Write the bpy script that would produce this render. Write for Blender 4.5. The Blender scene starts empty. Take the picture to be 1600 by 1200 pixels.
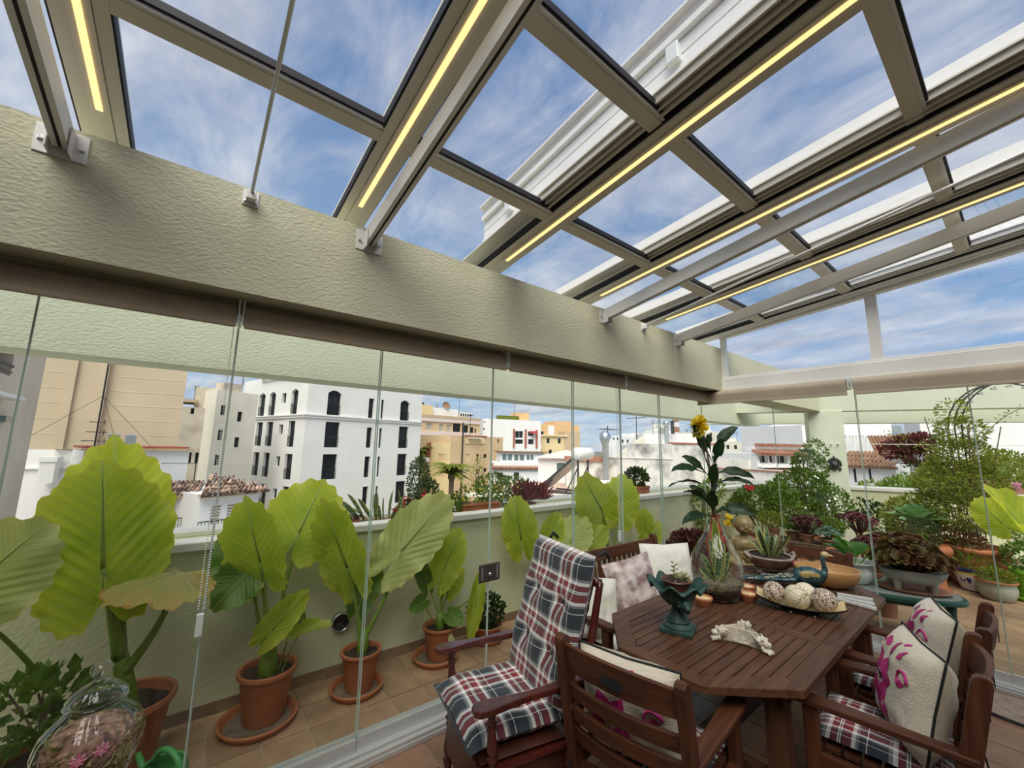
import bpy, bmesh, math, random
from mathutils import Vector, Matrix, noise as mnoise
random.seed(7)
SC = bpy.context.scene
COL = SC.collection
PI = math.pi
sin, cos = math.sin, math.cos

# ------------------------------------------------------------------ camera
YAW, PITCH, ROLL, FPX = 0.90744, 0.15250, 0.017458, 630.14
CAM = Vector((2.40, 0.0, 1.75))
_f = Vector((-sin(YAW)*cos(PITCH), cos(YAW)*cos(PITCH), sin(PITCH)))
_r = Vector((cos(YAW), sin(YAW), 0)); _u = _r.cross(_f)
_r2 = _r*cos(ROLL) + _u*sin(ROLL); _u2 = _u*cos(ROLL) - _r*sin(ROLL)
cam_d = bpy.data.cameras.new('camera'); cam = bpy.data.objects.new('camera', cam_d); COL.objects.link(cam)
cam_d.sensor_width = 36.0; cam_d.lens = FPX/1600*36.0; cam_d.clip_start = 0.05; cam_d.clip_end = 2000
m3 = Matrix((_r2, _u2, -_f)).transposed()
cam.matrix_world = Matrix.Translation(CAM) @ m3.to_4x4()
SC.camera = cam
SC.view_settings.view_transform = 'Standard'; SC.view_settings.look = 'None'
SC.view_settings.gamma = 1.0; SC.view_settings.use_curve_mapping = False
SC.view_settings.exposure = EXPOSURE = 0.32
try:
    SC.cycles.transparent_max_bounces = 24; SC.cycles.max_bounces = 8; SC.cycles.diffuse_bounces = 4
except Exception: pass

# ------------------------------------------------------------------ sky and sun
W = bpy.data.worlds.new('sky'); SC.world = W; W.use_nodes = True
nt = W.node_tree; nt.nodes.clear()
def nd(t, kind, **kw):
    n = t.nodes.new(kind)
    for k, v in kw.items(): setattr(n, k, v)
    return n
def mathn(t, op, a, b=None, clamp=False):
    n = t.nodes.new('ShaderNodeMath'); n.operation = op; n.use_clamp = clamp
    for i, x in enumerate((a, b)):
        if x is None: continue
        if isinstance(x, (int, float)): n.inputs[i].default_value = x
        else: t.links.new(x, n.inputs[i])
    return n.outputs[0]
def ramp(t, fac, stops, interp='LINEAR'):
    n = t.nodes.new('ShaderNodeValToRGB'); n.color_ramp.interpolation = interp
    e = n.color_ramp.elements
    while len(e) < len(stops): e.new(0.5)
    for el, (p, c) in zip(e, stops):
        el.position = p; el.color = (c[0], c[1], c[2], 1) if len(c) == 3 else c
    t.links.new(fac, n.inputs[0]); return n.outputs[0]
def mixc(t, fac, a, b, blend='MIX'):
    n = t.nodes.new('ShaderNodeMix'); n.data_type = 'RGBA'; n.blend_type = blend
    for sock, x in ((n.inputs[0], fac), (n.inputs[6], a), (n.inputs[7], b)):
        if isinstance(x, (int, float)): sock.default_value = x
        elif isinstance(x, (tuple, list)): sock.default_value = (x[0], x[1], x[2], 1)
        else: t.links.new(x, sock)
    return n.outputs[2]
tc = nd(nt, 'ShaderNodeTexCoord')
sx = nd(nt, 'ShaderNodeSeparateXYZ'); nt.links.new(tc.outputs['Generated'], sx.inputs[0])
zc = mathn(nt, 'MAXIMUM', sx.outputs[2], 0.0)
den = mathn(nt, 'ADD', zc, 0.16)
cx = nd(nt, 'ShaderNodeCombineXYZ')
nt.links.new(mathn(nt, 'DIVIDE', sx.outputs[0], den), cx.inputs[0]); nt.links.new(mathn(nt, 'DIVIDE', sx.outputs[1], den), cx.inputs[1])
mp = nd(nt, 'ShaderNodeMapping'); mp.inputs['Rotation'].default_value = (0, 0, math.radians(35)); mp.inputs['Scale'].default_value = (0.85, 1.5, 1)
mp.inputs['Location'].default_value = (1.3, 0.4, 0)
nt.links.new(cx.outputs[0], mp.inputs[0])
n1 = nd(nt, 'ShaderNodeTexNoise'); n1.inputs['Scale'].default_value = 2.1; n1.inputs['Detail'].default_value = 9; n1.inputs['Roughness'].default_value = 0.62; n1.inputs['Distortion'].default_value = 0.55
n2 = nd(nt, 'ShaderNodeTexNoise'); n2.inputs['Scale'].default_value = 0.75; n2.inputs['Detail'].default_value = 3
nt.links.new(mp.outputs[0], n1.inputs[0]); nt.links.new(mp.outputs[0], n2.inputs[0])
cov = mathn(nt, 'ADD', n1.outputs[0], mathn(nt, 'MULTIPLY', mathn(nt, 'SUBTRACT', n2.outputs[0], 0.5), 0.55))
cl = ramp(nt, cov, [(0.36, (.05, .05, .05)), (0.50, (.5, .5, .5)), (0.68, (1, 1, 1))])
base = ramp(nt, zc, [(0.0, (.60, .76, .93)), (0.10, (.40, .62, .90)), (0.30, (.24, .43, .72)), (0.65, (.19, .33, .60)), (1.0, (.16, .27, .50))])
n3 = nd(nt, 'ShaderNodeTexNoise'); n3.inputs['Scale'].default_value = 3.3; n3.inputs['Detail'].default_value = 5
nt.links.new(mp.outputs[0], n3.inputs[0])
cloudc = ramp(nt, n3.outputs[0], [(0.3, (.50, .55, .68)), (0.62, (.86, .88, .94))])
sky = mixc(nt, cl, base, cloudc)
up = mathn(nt, 'GREATER_THAN', sx.outputs[2], -0.01)
sky = mixc(nt, up, (.36, .35, .33), sky)
bg = nd(nt, 'ShaderNodeBackground'); bg.inputs[1].default_value = SKY_STRENGTH = 0.74
nt.links.new(sky, bg.inputs[0])
wo = nd(nt, 'ShaderNodeOutputWorld'); nt.links.new(bg.outputs[0], wo.inputs[0])
sun_d = bpy.data.lights.new('sun', 'SUN'); sun_d.energy = SUN_E = 3.9; sun_d.angle = math.radians(50); sun_d.color = (1.0, .94, .85)
sun = bpy.data.objects.new('sun', sun_d); COL.objects.link(sun)
sun.location = (0, 0, 40); sun.rotation_euler = Vector((0.42, -0.38, 0.82)).to_track_quat('Z', 'Y').to_euler()

# ------------------------------------------------------------------ helpers
class G:
    """collects vertices and faces for ONE mesh"""
    def __init__(s): s.v = []; s.f = []; s.m = []; s.uv = {}
    def add(s, vs, fs, mi=0, uvs=None):
        o = len(s.v); s.v += [tuple(p) for p in vs]
        for f in fs: s.f.append(tuple(o+i for i in f)); s.m.append(mi)
        if uvs:
            for i, q in enumerate(uvs): s.uv[o+i] = q
        return s
    def box(s, x0, x1, y0, y1, z0, z1, mi=0, M=None):
        v = [Vector(p) for p in ((x0,y0,z0),(x1,y0,z0),(x1,y1,z0),(x0,y1,z0),(x0,y0,z1),(x1,y0,z1),(x1,y1,z1),(x0,y1,z1))]
        if M is not None: v = [M @ p for p in v]
        return s.add(v, [(0,3,2,1),(4,5,6,7),(0,1,5,4),(1,2,6,5),(2,3,7,6),(3,0,4,7)], mi)
    def bar(s, a, b, w, h, up=(0,0,1), mi=0):
        """box beam from a to b, w wide sideways, h high, a-b through its centre"""
        a, b = Vector(a), Vector(b); d = (b-a); L = d.length; d.normalize()
        side = d.cross(Vector(up)).normalized(); u = side.cross(d)
        M = Matrix((side, d, u)).transposed().to_4x4(); M.translation = a
        return s.box(-w/2, w/2, 0, L, -h/2, h/2, mi, M)
    def tube(s, pts, r, n=8, mi=0, cap=True):
        pts = [Vector(p) for p in pts]; k = len(pts)
        rs = r if isinstance(r, (list, tuple)) else [r]*k
        vs = []; fs = []
        prev = None
        for i, p in enumerate(pts):
            t = (pts[min(i+1, k-1)] - pts[max(i-1, 0)]); 
            t = t.normalized() if t.length > 1e-9 else Vector((0,0,1))
            a = prev if prev is not None else (Vector((1,0,0)) if abs(t.x) < .8 else Vector((0,1,0)))
            a = (a - t*a.dot(t)); a = a.normalized() if a.length > 1e-6 else t.orthogonal().normalized()
            prev = a; b = t.cross(a)
            for j in range(n):
                q = 2*PI*j/n; vs.append(p + (a*cos(q) + b*sin(q))*rs[i])
        for i in range(k-1):
            for j in range(n):
                fs.append((i*n+j, i*n+(j+1) % n, (i+1)*n+(j+1) % n, (i+1)*n+j))
        if cap: fs.append(tuple(range(n-1, -1, -1))); fs.append(tuple(range((k-1)*n, k*n)))
        return s.add(vs, fs, mi)
    def lathe(s, prof, n=28, mi=0, c=(0,0,0), axis=None, a0=0.0):
        vs = []; fs = []; k = len(prof); c = Vector(c)
        Q = Vector((0,0,1)).rotation_difference(Vector(axis)).to_matrix() if axis is not None else None
        for r, z in prof:
            for j in range(n):
                q = a0 + 2*PI*j/n; p = Vector((r*cos(q), r*sin(q), z)); vs.append(c + (Q @ p if Q else p))
        for i in range(k-1):
            for j in range(n): fs.append((i*n+j, i*n+(j+1) % n, (i+1)*n+(j+1) % n, (i+1)*n+j))
        return s.add(vs, fs, mi)
    def ball(s, c, r, n=10, mi=0, sc=(1,1,1)):
        c = Vector(c); vs = []; fs = []; k = max(4, n//2)
        for i in range(k+1):
            a = PI*i/k
            for j in range(n):
                q = 2*PI*j/n; vs.append(c + Vector((r*sc[0]*sin(a)*cos(q), r*sc[1]*sin(a)*sin(q), -r*sc[2]*cos(a))))
        for i in range(k):
            for j in range(n): fs.append((i*n+j, i*n+(j+1) % n, (i+1)*n+(j+1) % n, (i+1)*n+j))
        return s.add(vs, fs, mi)
    def prism(s, poly, z0, z1, mi=0, M=None):
        n = len(poly); v = [Vector((x, y, z0)) for x, y in poly] + [Vector((x, y, z1)) for x, y in poly]
        if M is not None: v = [M @ p for p in v]
        f = [tuple(range(n-1, -1, -1)), tuple(range(n, 2*n))] + [(i, (i+1) % n, n+(i+1) % n, n+i) for i in range(n)]
        return s.add(v, f, mi)
def props(o, label=None, cat=None, group=None, kind=None):
    if label: o['label'] = label
    if cat: o['category'] = cat
    if group: o['group'] = group
    if kind: o['kind'] = kind
    return o
def mesh(name, g, mats, smooth=False):
    me = bpy.data.meshes.new(name); me.from_pydata(g.v, [], g.f); me.update()
    for m in (mats if isinstance(mats, (list, tuple)) else [mats]): me.materials.append(m)
    if any(g.m): me.polygons.foreach_set('material_index', g.m)
    if smooth: me.polygons.foreach_set('use_smooth', [True]*len(g.f))
    if g.uv:
        l = me.uv_layers.new(name='UVMap')
        for lp in me.loops: l.data[lp.index].uv = g.uv.get(lp.vertex_index, (0, 0))
    return me
def obj(name, g, mats, parent=None, smooth=False, bevel=0, sub=0, loc=None, rot=None, **pr):
    me = g if isinstance(g, bpy.types.Mesh) else mesh(name, g, mats, smooth)
    o = bpy.data.objects.new(name, me); COL.objects.link(o)
    if parent is not None: o.parent = parent
    if loc is not None: o.location = loc
    if rot is not None: o.rotation_euler = rot
    if bevel:
        b = o.modifiers.new('bevel', 'BEVEL'); b.width = bevel; b.segments = 2; b.limit_method = 'ANGLE'; b.angle_limit = math.radians(40)
    if sub:
        b = o.modifiers.new('sub', 'SUBSURF'); b.levels = sub; b.render_levels = sub
    return props(o, **pr)
def thing(name, label, cat, loc=(0,0,0), rz=0.0, group=None, rot=None):
    o = bpy.data.objects.new(name, None); COL.objects.link(o); o.location = loc
    o.rotation_euler = rot if rot else (0, 0, rz); o.empty_display_size = .05
    return props(o, label, cat, group)
def struct(name, loc=(0,0,0)):
    o = bpy.data.objects.new(name, None); COL.objects.link(o); o.location = loc; o['kind'] = 'structure'; return o
def dup(root, loc, rz=None, label=None, scale=None):
    r = root.copy(); COL.objects.link(r); r.location = loc
    if rz is not None: r.rotation_euler = (0, 0, rz)
    if scale is not None: r.scale = (scale,)*3
    if label: r['label'] = label
    for ch in list(root.children):
        c = ch.copy(); COL.objects.link(c); c.parent = r
        for h in list(ch.children):
            d = h.copy(); COL.objects.link(d); d.parent = c
    return r
U = random.uniform
def vn(p, s=1.0): return mnoise.noise(Vector(p)*s)

# ------------------------------------------------------------------ materials
def base_mat(name):
    m = bpy.data.materials.new(name); m.use_nodes = True; t = m.node_tree; b = t.nodes['Principled BSDF']; return m, t, b
def pm(name, c, c2=None, scale=6.0, rough=.55, bump=0.0, bscale=60.0, metal=0.0, rand=0.0, spec=.5, stretch=(1,1,1), detail=4.0, coat=0.0, lo=.35, hi=.65, sheen=0.0):
    m, t, b = base_mat(name)
    tc = nd(t, 'ShaderNodeTexCoord'); col = None
    mp = nd(t, 'ShaderNodeMapping'); mp.inputs['Scale'].default_value = stretch; t.links.new(tc.outputs['Object'], mp.inputs[0])
    if c2 is not None:
        n = nd(t, 'ShaderNodeTexNoise'); n.inputs['Scale'].default_value = scale; n.inputs['Detail'].default_value = detail
        if rand:
            oi = nd(t, 'ShaderNodeObjectInfo'); va = nd(t, 'ShaderNodeVectorMath'); va.operation = 'ADD'
            sc = nd(t, 'ShaderNodeVectorMath'); sc.operation = 'SCALE'; t.links.new(oi.outputs['Location'], sc.inputs[0]); sc.inputs[3].default_value = 3.7
            t.links.new(mp.outputs[0], va.inputs[0]); t.links.new(sc.outputs[0], va.inputs[1]); t.links.new(va.outputs[0], n.inputs[0])
        else: t.links.new(mp.outputs[0], n.inputs[0])
        col = ramp(t, n.outputs[0], [(lo, c), (hi, c2)])
    if rand:
        oi = nd(t, 'ShaderNodeObjectInfo')
        hs = nd(t, 'ShaderNodeHueSaturation')
        v = mathn(t, 'ADD', mathn(t, 'MULTIPLY', oi.outputs['Random'], 2*rand), 1-rand); t.links.new(v, hs.inputs['Value'])
        if col is None: hs.inputs['Color'].default_value = (*c, 1)
        else: t.links.new(col, hs.inputs['Color'])
        col = hs.outputs[0]
    if col is None: b.inputs['Base Color'].default_value = (*c, 1)
    else: t.links.new(col, b.inputs['Base Color'])
    b.inputs['Roughness'].default_value = rough; b.inputs['Metallic'].default_value = metal
    b.inputs['Specular IOR Level'].default_value = spec
    if coat: b.inputs['Coat Weight'].default_value = coat; b.inputs['Coat Roughness'].default_value = .12
    if sheen: b.inputs['Sheen Weight'].default_value = sheen
    if bump:
        n = nd(t, 'ShaderNodeTexNoise'); n.inputs['Scale'].default_value = bscale; n.inputs['Detail'].default_value = 3; t.links.new(mp.outputs[0], n.inputs[0])
        bp = nd(t, 'ShaderNodeBump'); bp.inputs['Strength'].default_value = bump; bp.inputs['Distance'].default_value = .02
        t.links.new(n.outputs[0], bp.inputs['Height']); t.links.new(bp.outputs[0], b.inputs['Normal'])
    return m
def glassm(name, tint=(.93,.96,.95), f0=.035, f90=.55, rough=0.0, gc=(1,1,1), rimtint=None):
    """thin clear glass: see-through with a mirror that grows towards grazing angles"""
    m = bpy.data.materials.new(name); m.use_nodes = True; t = m.node_tree; t.nodes.clear()
    lw = nd(t, 'ShaderNodeLayerWeight'); lw.inputs[0].default_value = .5
    p = mathn(t, 'POWER', lw.outputs['Facing'], 4.0); fac = mathn(t, 'ADD', mathn(t, 'MULTIPLY', p, f90), f0, clamp=True)
    tr = nd(t, 'ShaderNodeBsdfTransparent'); tr.inputs[0].default_value = (*tint, 1)
    if rimtint: t.links.new(mixc(t, mathn(t, 'POWER', lw.outputs['Facing'], 3.0), tint, rimtint), tr.inputs[0])
    gl = nd(t, 'ShaderNodeBsdfGlossy'); gl.inputs['Roughness'].default_value = rough; gl.inputs[0].default_value = (*gc, 1)
    mx = nd(t, 'ShaderNodeMixShader'); t.links.new(fac, mx.inputs[0]); t.links.new(tr.outputs[0], mx.inputs[1]); t.links.new(gl.outputs[0], mx.inputs[2])
    o = nd(t, 'ShaderNodeOutputMaterial'); t.links.new(mx.outputs[0], o.inputs[0]); return m
def leafm(name, c, c2, scale=6.0, trans=.45, rough=.45, uvveins=False, vein=(.5,.62,.2), edge=None, spec=.35, rand=.0):
    """leaf: diffuse and light passing through, glossy skin"""
    m = bpy.data.materials.new(name); m.use_nodes = True; t = m.node_tree; b = t.nodes['Principled BSDF']; out = t.nodes['Material Output']
    tc = nd(t, 'ShaderNodeTexCoord'); n = nd(t, 'ShaderNodeTexNoise'); n.inputs['Scale'].default_value = scale; n.inputs['Detail'].default_value = 4
    t.links.new(tc.outputs['Object'], n.inputs[0]); col = ramp(t, n.outputs[0], [(.32, c), (.68, c2)])
    if rand:
        oi = nd(t, 'ShaderNodeObjectInfo'); hs = nd(t, 'ShaderNodeHueSaturation'); t.links.new(mathn(t, 'ADD', mathn(t, 'MULTIPLY', oi.outputs['Random'], 2*rand), 1-rand), hs.inputs['Value'])
        t.links.new(col, hs.inputs['Color']); col = hs.outputs[0]
    if uvveins:
        s = nd(t, 'ShaderNodeSeparateXYZ'); t.links.new(tc.outputs['UV'], s.inputs[0])
        ax = mathn(t, 'ABSOLUTE', s.outputs[0])
        ph = mathn(t, 'ADD', mathn(t, 'MULTIPLY', s.outputs[1], 8.0), mathn(t, 'MULTIPLY', ax, -6.5))
        w = mathn(t, 'ABSOLUTE', mathn(t, 'SUBTRACT', mathn(t, 'FRACT', ph), .5))
        w = mathn(t, 'SUBTRACT', .5, w); lat = mathn(t, 'LESS_THAN', w, .06); mid = mathn(t, 'LESS_THAN', ax, .022)
        at0 = nd(t, 'ShaderNodeAttribute'); at0.attribute_name = 'rim'
        shade = mathn(t, 'MULTIPLY', mathn(t, 'SUBTRACT', 1.0, mathn(t, 'MULTIPLY', w, 2.0)), .34)
        col = mixc(t, shade, col, (c[0]*.45, c[1]*.62, c[2]*.6))
        col = mixc(t, mathn(t, 'MULTIPLY', mathn(t, 'POWER', at0.outputs['Fac'], 5.0), .55), col, (c2[0]*1.2, c2[1]*1.1, c2[2]*1.2))
        v = mathn(t, 'MAXIMUM', mathn(t, 'MULTIPLY', lat, .60), mid)
        col = mixc(t, v, col, vein)
        if edge is not None:
            at = nd(t, 'ShaderNodeAttribute'); at.attribute_name = 'rim'
            n4 = nd(t, 'ShaderNodeTexNoise'); n4.inputs['Scale'].default_value = 14; t.links.new(tc.outputs['Object'], n4.inputs[0])
            e = mathn(t, 'MULTIPLY', mathn(t, 'GREATER_THAN', mathn(t, 'ADD', at.outputs['Fac'], mathn(t, 'MULTIPLY', n4.outputs[0], .35)), 1.17), .6)
            col = mixc(t, e, col, edge)
    t.links.new(col, b.inputs['Base Color']); b.inputs['Roughness'].default_value = rough; b.inputs['Specular IOR Level'].default_value = spec
    tl = nd(t, 'ShaderNodeBsdfTranslucent'); t.links.new(mixc(t, 1.0, col, (1.15, 1.1, .55), 'MULTIPLY'), tl.inputs[0])
    mx = nd(t, 'ShaderNodeMixShader'); mx.inputs[0].default_value = trans
    t.links.new(b.outputs[0], mx.inputs[1]); t.links.new(tl.outputs[0], mx.inputs[2]); t.links.new(mx.outputs[0], out.inputs[0])
    return m
def plaidm(name):
    m, t, b = base_mat(name); tc = nd(t, 'ShaderNodeTexCoord'); s = nd(t, 'ShaderNodeSeparateXYZ'); t.links.new(tc.outputs['UV'], s.inputs[0])
    D, Wt, Rd, Gy, Bl = (.018, .027, .033), (.90, .88, .83), (.21, .010, .016), (.25, .26, .26), (.006, .008, .012)
    st = [(0, D), (.15, Wt), (.165, D), (.28, Gy), (.325, Wt), (.39, Rd), (.53, Bl), (.548, Wt), (.57, Bl), (.585, Wt), (.607, Bl), (.622, Rd), (.72, Wt), (.79, Gy), (.85, D)]
    cs = []
    for k in (0, 1):
        f = mathn(t, 'FRACT', mathn(t, 'MULTIPLY', s.outputs[k], 1/.225)); cs.append(ramp(t, f, st, 'CONSTANT'))
    w = nd(t, 'ShaderNodeTexChecker'); w.inputs['Scale'].default_value = 900; t.links.new(tc.outputs['UV'], w.inputs[0])
    col = mixc(t, .5, cs[0], cs[1]); t.links.new(col, b.inputs['Base Color']); b.inputs['Roughness'].default_value = .85; b.inputs['Sheen Weight'].default_value = .2
    return m
def stripem(name, cols, k, axis='x', sharp='CONSTANT', rough=.4, distort=0, sc=3):
    """bands along one object axis"""
    m, t, b = base_mat(name); tc = nd(t, 'ShaderNodeTexCoord'); s = nd(t, 'ShaderNodeSeparateXYZ'); t.links.new(tc.outputs['Object'], s.inputs[0])
    v = s.outputs['xyz'.index(axis)]
    if distort:
        n = nd(t, 'ShaderNodeTexNoise'); n.inputs['Scale'].default_value = sc; t.links.new(tc.outputs['Object'], n.inputs[0]); v = mathn(t, 'ADD', v, mathn(t, 'MULTIPLY', n.outputs[0], distort))
    f = mathn(t, 'FRACT', mathn(t, 'MULTIPLY', v, k)); t.links.new(ramp(t, f, cols, sharp), b.inputs['Base Color']); b.inputs['Roughness'].default_value = rough
    return m
def vorm(name, c, c2, scale, thr=.06, rough=.5, rnd=None):
    """cracked or mosaic skin: cells divided by thin lines"""
    m, t, b = base_mat(name); tc = nd(t, 'ShaderNodeTexCoord'); v = nd(t, 'ShaderNodeTexVoronoi'); v.feature = 'DISTANCE_TO_EDGE'; v.inputs['Scale'].default_value = scale
    t.links.new(tc.outputs['Object'], v.inputs[0]); cc = c
    if rnd:
        v2 = nd(t, 'ShaderNodeTexVoronoi'); v2.inputs['Scale'].default_value = scale; t.links.new(tc.outputs['Object'], v2.inputs[0])
        s = nd(t, 'ShaderNodeSeparateColor'); t.links.new(v2.outputs['Color'], s.inputs[0]); cc = ramp(t, s.outputs[0], rnd, 'CONSTANT')
    t.links.new(mixc(t, mathn(t, 'LESS_THAN', v.outputs[0], thr), cc, c2), b.inputs['Base Color']); b.inputs['Roughness'].default_value = rough; return m

M = {}
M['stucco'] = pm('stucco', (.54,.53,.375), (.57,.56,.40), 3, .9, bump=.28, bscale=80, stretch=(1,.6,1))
M['stucco_out'] = pm('stucco_out', (.59,.622,.488), (.625,.657,.522), 3, .9, bump=.25, bscale=70, stretch=(1,.6,1))
M['parapet'] = pm('parapet', (.63,.645,.41), (.67,.685,.445), 2.5, .9, bump=.2, bscale=50)
M['cap'] = pm('cap', (.78,.77,.70), (.70,.69,.61), 4, .7)
M['alu'] = pm('alu', (.84,.83,.79), None, rough=.35, spec=.5)
M['alu_taupe'] = pm('alu_taupe', (.69,.64,.53), None, rough=.42)
M['alu_grey'] = pm('alu_grey', (.55,.55,.53), None, rough=.32, metal=.35)
M['seal'] = pm('seal', (.008,.008,.012), None, rough=.6)
M['steel'] = pm('steel', (.6,.6,.6), None, rough=.3, metal=1)
M['blind'] = pm('blind', (.40,.335,.245), (.43,.36,.265), 8, .75)
M['blind_dark'] = pm('blind_dark', (.30,.23,.15), (.34,.265,.175), 8, .7)
M['clearplastic'] = pm('clearplastic', (.75,.78,.74), None, rough=.25)
M['glass'] = glassm('glass', (.965,.98,.968), .016, .22)
M['roofglass'] = glassm('roofglass', (.945,.955,.97), .02, .35)
M['endglass'] = glassm('endglass', (.94,.955,.975), .03, .40)
M['glassedge'] = pm('glassedge', (.50,.62,.54), None, rough=.15, spec=.8)
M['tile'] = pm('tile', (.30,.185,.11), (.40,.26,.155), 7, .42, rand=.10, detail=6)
M['tile_in'] = pm('tile_in', (.21,.115,.07), (.28,.165,.10), 7, .38, rand=.10, detail=6)  # same tile as outdoors, with the indoor shade put into its colour
M['grout'] = pm('grout', (.42,.36,.27), (.35,.30,.22), 20, .9)
M['plank'] = pm('plank', (.47,.29,.185), (.56,.38,.25), 5, .4, rand=.14, stretch=(1,9,1), detail=6)
M['plinth'] = pm('plinth', (.30,.205,.13), (.24,.16,.10), 7, .5, rand=.12)
M['housewall'] = pm('housewall', (.18,.165,.135), None, rough=.9)
M['ground'] = pm('ground', (.30,.29,.27), (.38,.36,.33), .2, .95)
def woodm(name, c, c2, st, rough=.5, coat=.0, rand=.12): return pm(name, c, c2, 14, rough, bump=.06, bscale=40, stretch=st, rand=rand, detail=6, coat=coat, spec=.3)
TW1, TW2 = (.068,.029,.0145), (.120,.055,.028)
M['wood_x'] = woodm('wood_x', TW1, TW2, (.25,3,3)); M['wood_y'] = woodm('wood_y', TW1, TW2, (3,.25,3)); M['wood_z'] = woodm('wood_z', TW1, TW2, (3,3,.25))
CW1, CW2 = (.062,.021,.010), (.110,.040,.018)
M['cwood_x'] = woodm('cwood_x', CW1, CW2, (.25,3,3)); M['cwood_y'] = woodm('cwood_y', CW1, CW2, (3,.25,3)); M['cwood_z'] = woodm('cwood_z', CW1, CW2, (3,3,.25))
M['rocker'] = pm('rocker', (.055,.009,.006), (.085,.016,.010), 9, .25, coat=.5, stretch=(2,2,.4))
M['leather'] = pm('leather', (.07,.022,.012), (.055,.016,.010), 12, .35, bump=.1, bscale=120)
M['plaid'] = plaidm('plaid')
M['terracotta'] = pm('terracotta', (.36,.115,.045), (.43,.15,.065), 8, .65, bump=.05, bscale=80)
M['terra_old'] = pm('terra_old', (.30,.12,.065), (.42,.22,.14), 6, .8, bump=.1, bscale=60)
M['dirt'] = pm('dirt', (.20,.15,.10), (.12,.09,.06), 12, .9)
M['soil'] = pm('soil', (.022,.014,.009), (.06,.042,.028), 60, .95, bump=.8, bscale=90)
M['alo'] = leafm('alo', (.36,.50,.04), (.58,.66,.085), 5, .55, .40, True, (.50,.60,.17), (.62,.60,.14))
M['alo_dark'] = leafm('alo_dark', (.07,.155,.025), (.15,.27,.04), 6, .35, .4, True, (.26,.40,.10), (.45,.42,.08))
M['alo_old'] = leafm('alo_old', (.40,.42,.12), (.50,.36,.10), 7, .3, .5, True, (.45,.42,.2), (.42,.16,.03))
M['alo_pale'] = leafm('alo_pale', (.42,.50,.14), (.56,.60,.22), 5, .35, .45, True, (.62,.66,.3), (.7,.66,.25))
M['stalk'] = leafm('stalk', (.15,.24,.03), (.25,.34,.06), 5, .1, .4)
M['foliage'] = leafm('foliage', (.065,.135,.018), (.15,.25,.035), 9, .35)
M['foliage_lt'] = leafm('foliage_lt', (.13,.21,.035), (.23,.33,.06), 9, .4)
M['foliage_dk'] = leafm('foliage_dk', (.022,.050,.014), (.05,.095,.022), 9, .25)
M['foliage_olive'] = leafm('foliage_olive', (.17,.21,.03), (.27,.31,.05), 9, .35)
M['citrus'] = leafm('citrus', (.16,.24,.03), (.28,.34,.05), 1.2, .35)
M['purple'] = leafm('purple', (.075,.018,.024), (.16,.05,.055), 20, .2, .4)
M['redgreen'] = leafm('redgreen', (.16,.055,.032), (.21,.17,.06), 8, .2, .4)
M['bract'] = leafm('bract', (.20,.035,.05), (.13,.05,.035), 3, .3)
M['cordy'] = leafm('cordy', (.20,.018,.035), (.30,.05,.07), 20, .3, .4)
M['bluegreen'] = leafm('bluegreen', (.16,.28,.20), (.25,.38,.30), 20, .2)
M['agave'] = leafm('agave', (.15,.31,.16), (.23,.42,.21), 6, .2, .35)
M['bigleaf'] = leafm('bigleaf', (.05,.17,.02), (.10,.25,.03), 6, .35, .3)
M['tall'] = leafm('tall', (.010,.030,.010), (.028,.066,.018), 6, .12, .42, spec=.35)
M['petal_y'] = leafm('petal_y', (.80,.60,.02), (.86,.70,.05), 12, .35)
M['petal_w'] = pm('petal_w', (.85,.83,.78), None, rough=.6)
M['petal_r'] = pm('petal_r', (.62,.02,.03), None, rough=.5)
M['petal_p'] = pm('petal_p', (.72,.22,.40), None, rough=.5)
M['bark'] = pm('bark', (.10,.065,.04), (.18,.13,.09), 18, .9, bump=.4, bscale=40)
M['white'] = pm('white', (.80,.79,.76), (.74,.73,.69), 4, .6)
M['ceramic'] = pm('ceramic', (.74,.75,.72), (.66,.68,.65), 4, .2, coat=.5)
M['greypot'] = pm('greypot', (.36,.37,.32), (.46,.46,.40), 6, .6, stretch=(1,1,4))
M['sagepot'] = pm('sagepot', (.30,.33,.26), (.36,.39,.31), 6, .4)
M['limepot'] = pm('limepot', (.22,.48,.03), None, rough=.3)
M['canplastic'] = pm('canplastic', (.08,.33,.09), None, rough=.3)
M['greenplastic'] = pm('greenplastic', (.012,.075,.055), None, rough=.35)
M['patina'] = pm('patina', (.014,.045,.036), (.055,.125,.098), 12, .5, metal=.2, bump=.15, bscale=60, lo=.3, hi=.75)
M['bronze'] = pm('bronze', (.17,.125,.045), (.38,.30,.14), 9, .42, metal=.15)
M['iron'] = pm('iron', (.016,.018,.017), (.035,.037,.033), 20, .5, metal=.3)
M['ivory'] = pm('ivory', (.70,.66,.54), (.50,.44,.33), 30, .6, bump=.3, bscale=70)
M['wax'] = pm('wax', (.85,.68,.36), None, rough=.4)
M['bamboo'] = pm('bamboo', (.40,.20,.065), (.52,.29,.11), 9, .35, stretch=(1,1,6), coat=.3)
M['bamboo_in'] = pm('bamboo_in', (.55,.33,.13), (.45,.25,.09), 16, .4, stretch=(4,4,1), coat=.3)
M['glaze'] = pm('glaze', (.10,.050,.028), (.19,.10,.055), 14, .22, coat=.6)
M['glaze_rim'] = pm('glaze_rim', (.42,.36,.30), (.30,.22,.17), 20, .35)
M['peacock'] = pm('peacock', (.012,.045,.060), (.07,.14,.145), 30, .38, metal=.4, bump=.25, bscale=70, lo=.40, hi=.66)
M['gold'] = vorm('gold', (.52,.36,.10), (.10,.10,.07), 110, .08, .4)
M['eye'] = vorm('eye', (.04,.11,.12), (.42,.36,.26), 60, .16, .45)
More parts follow.
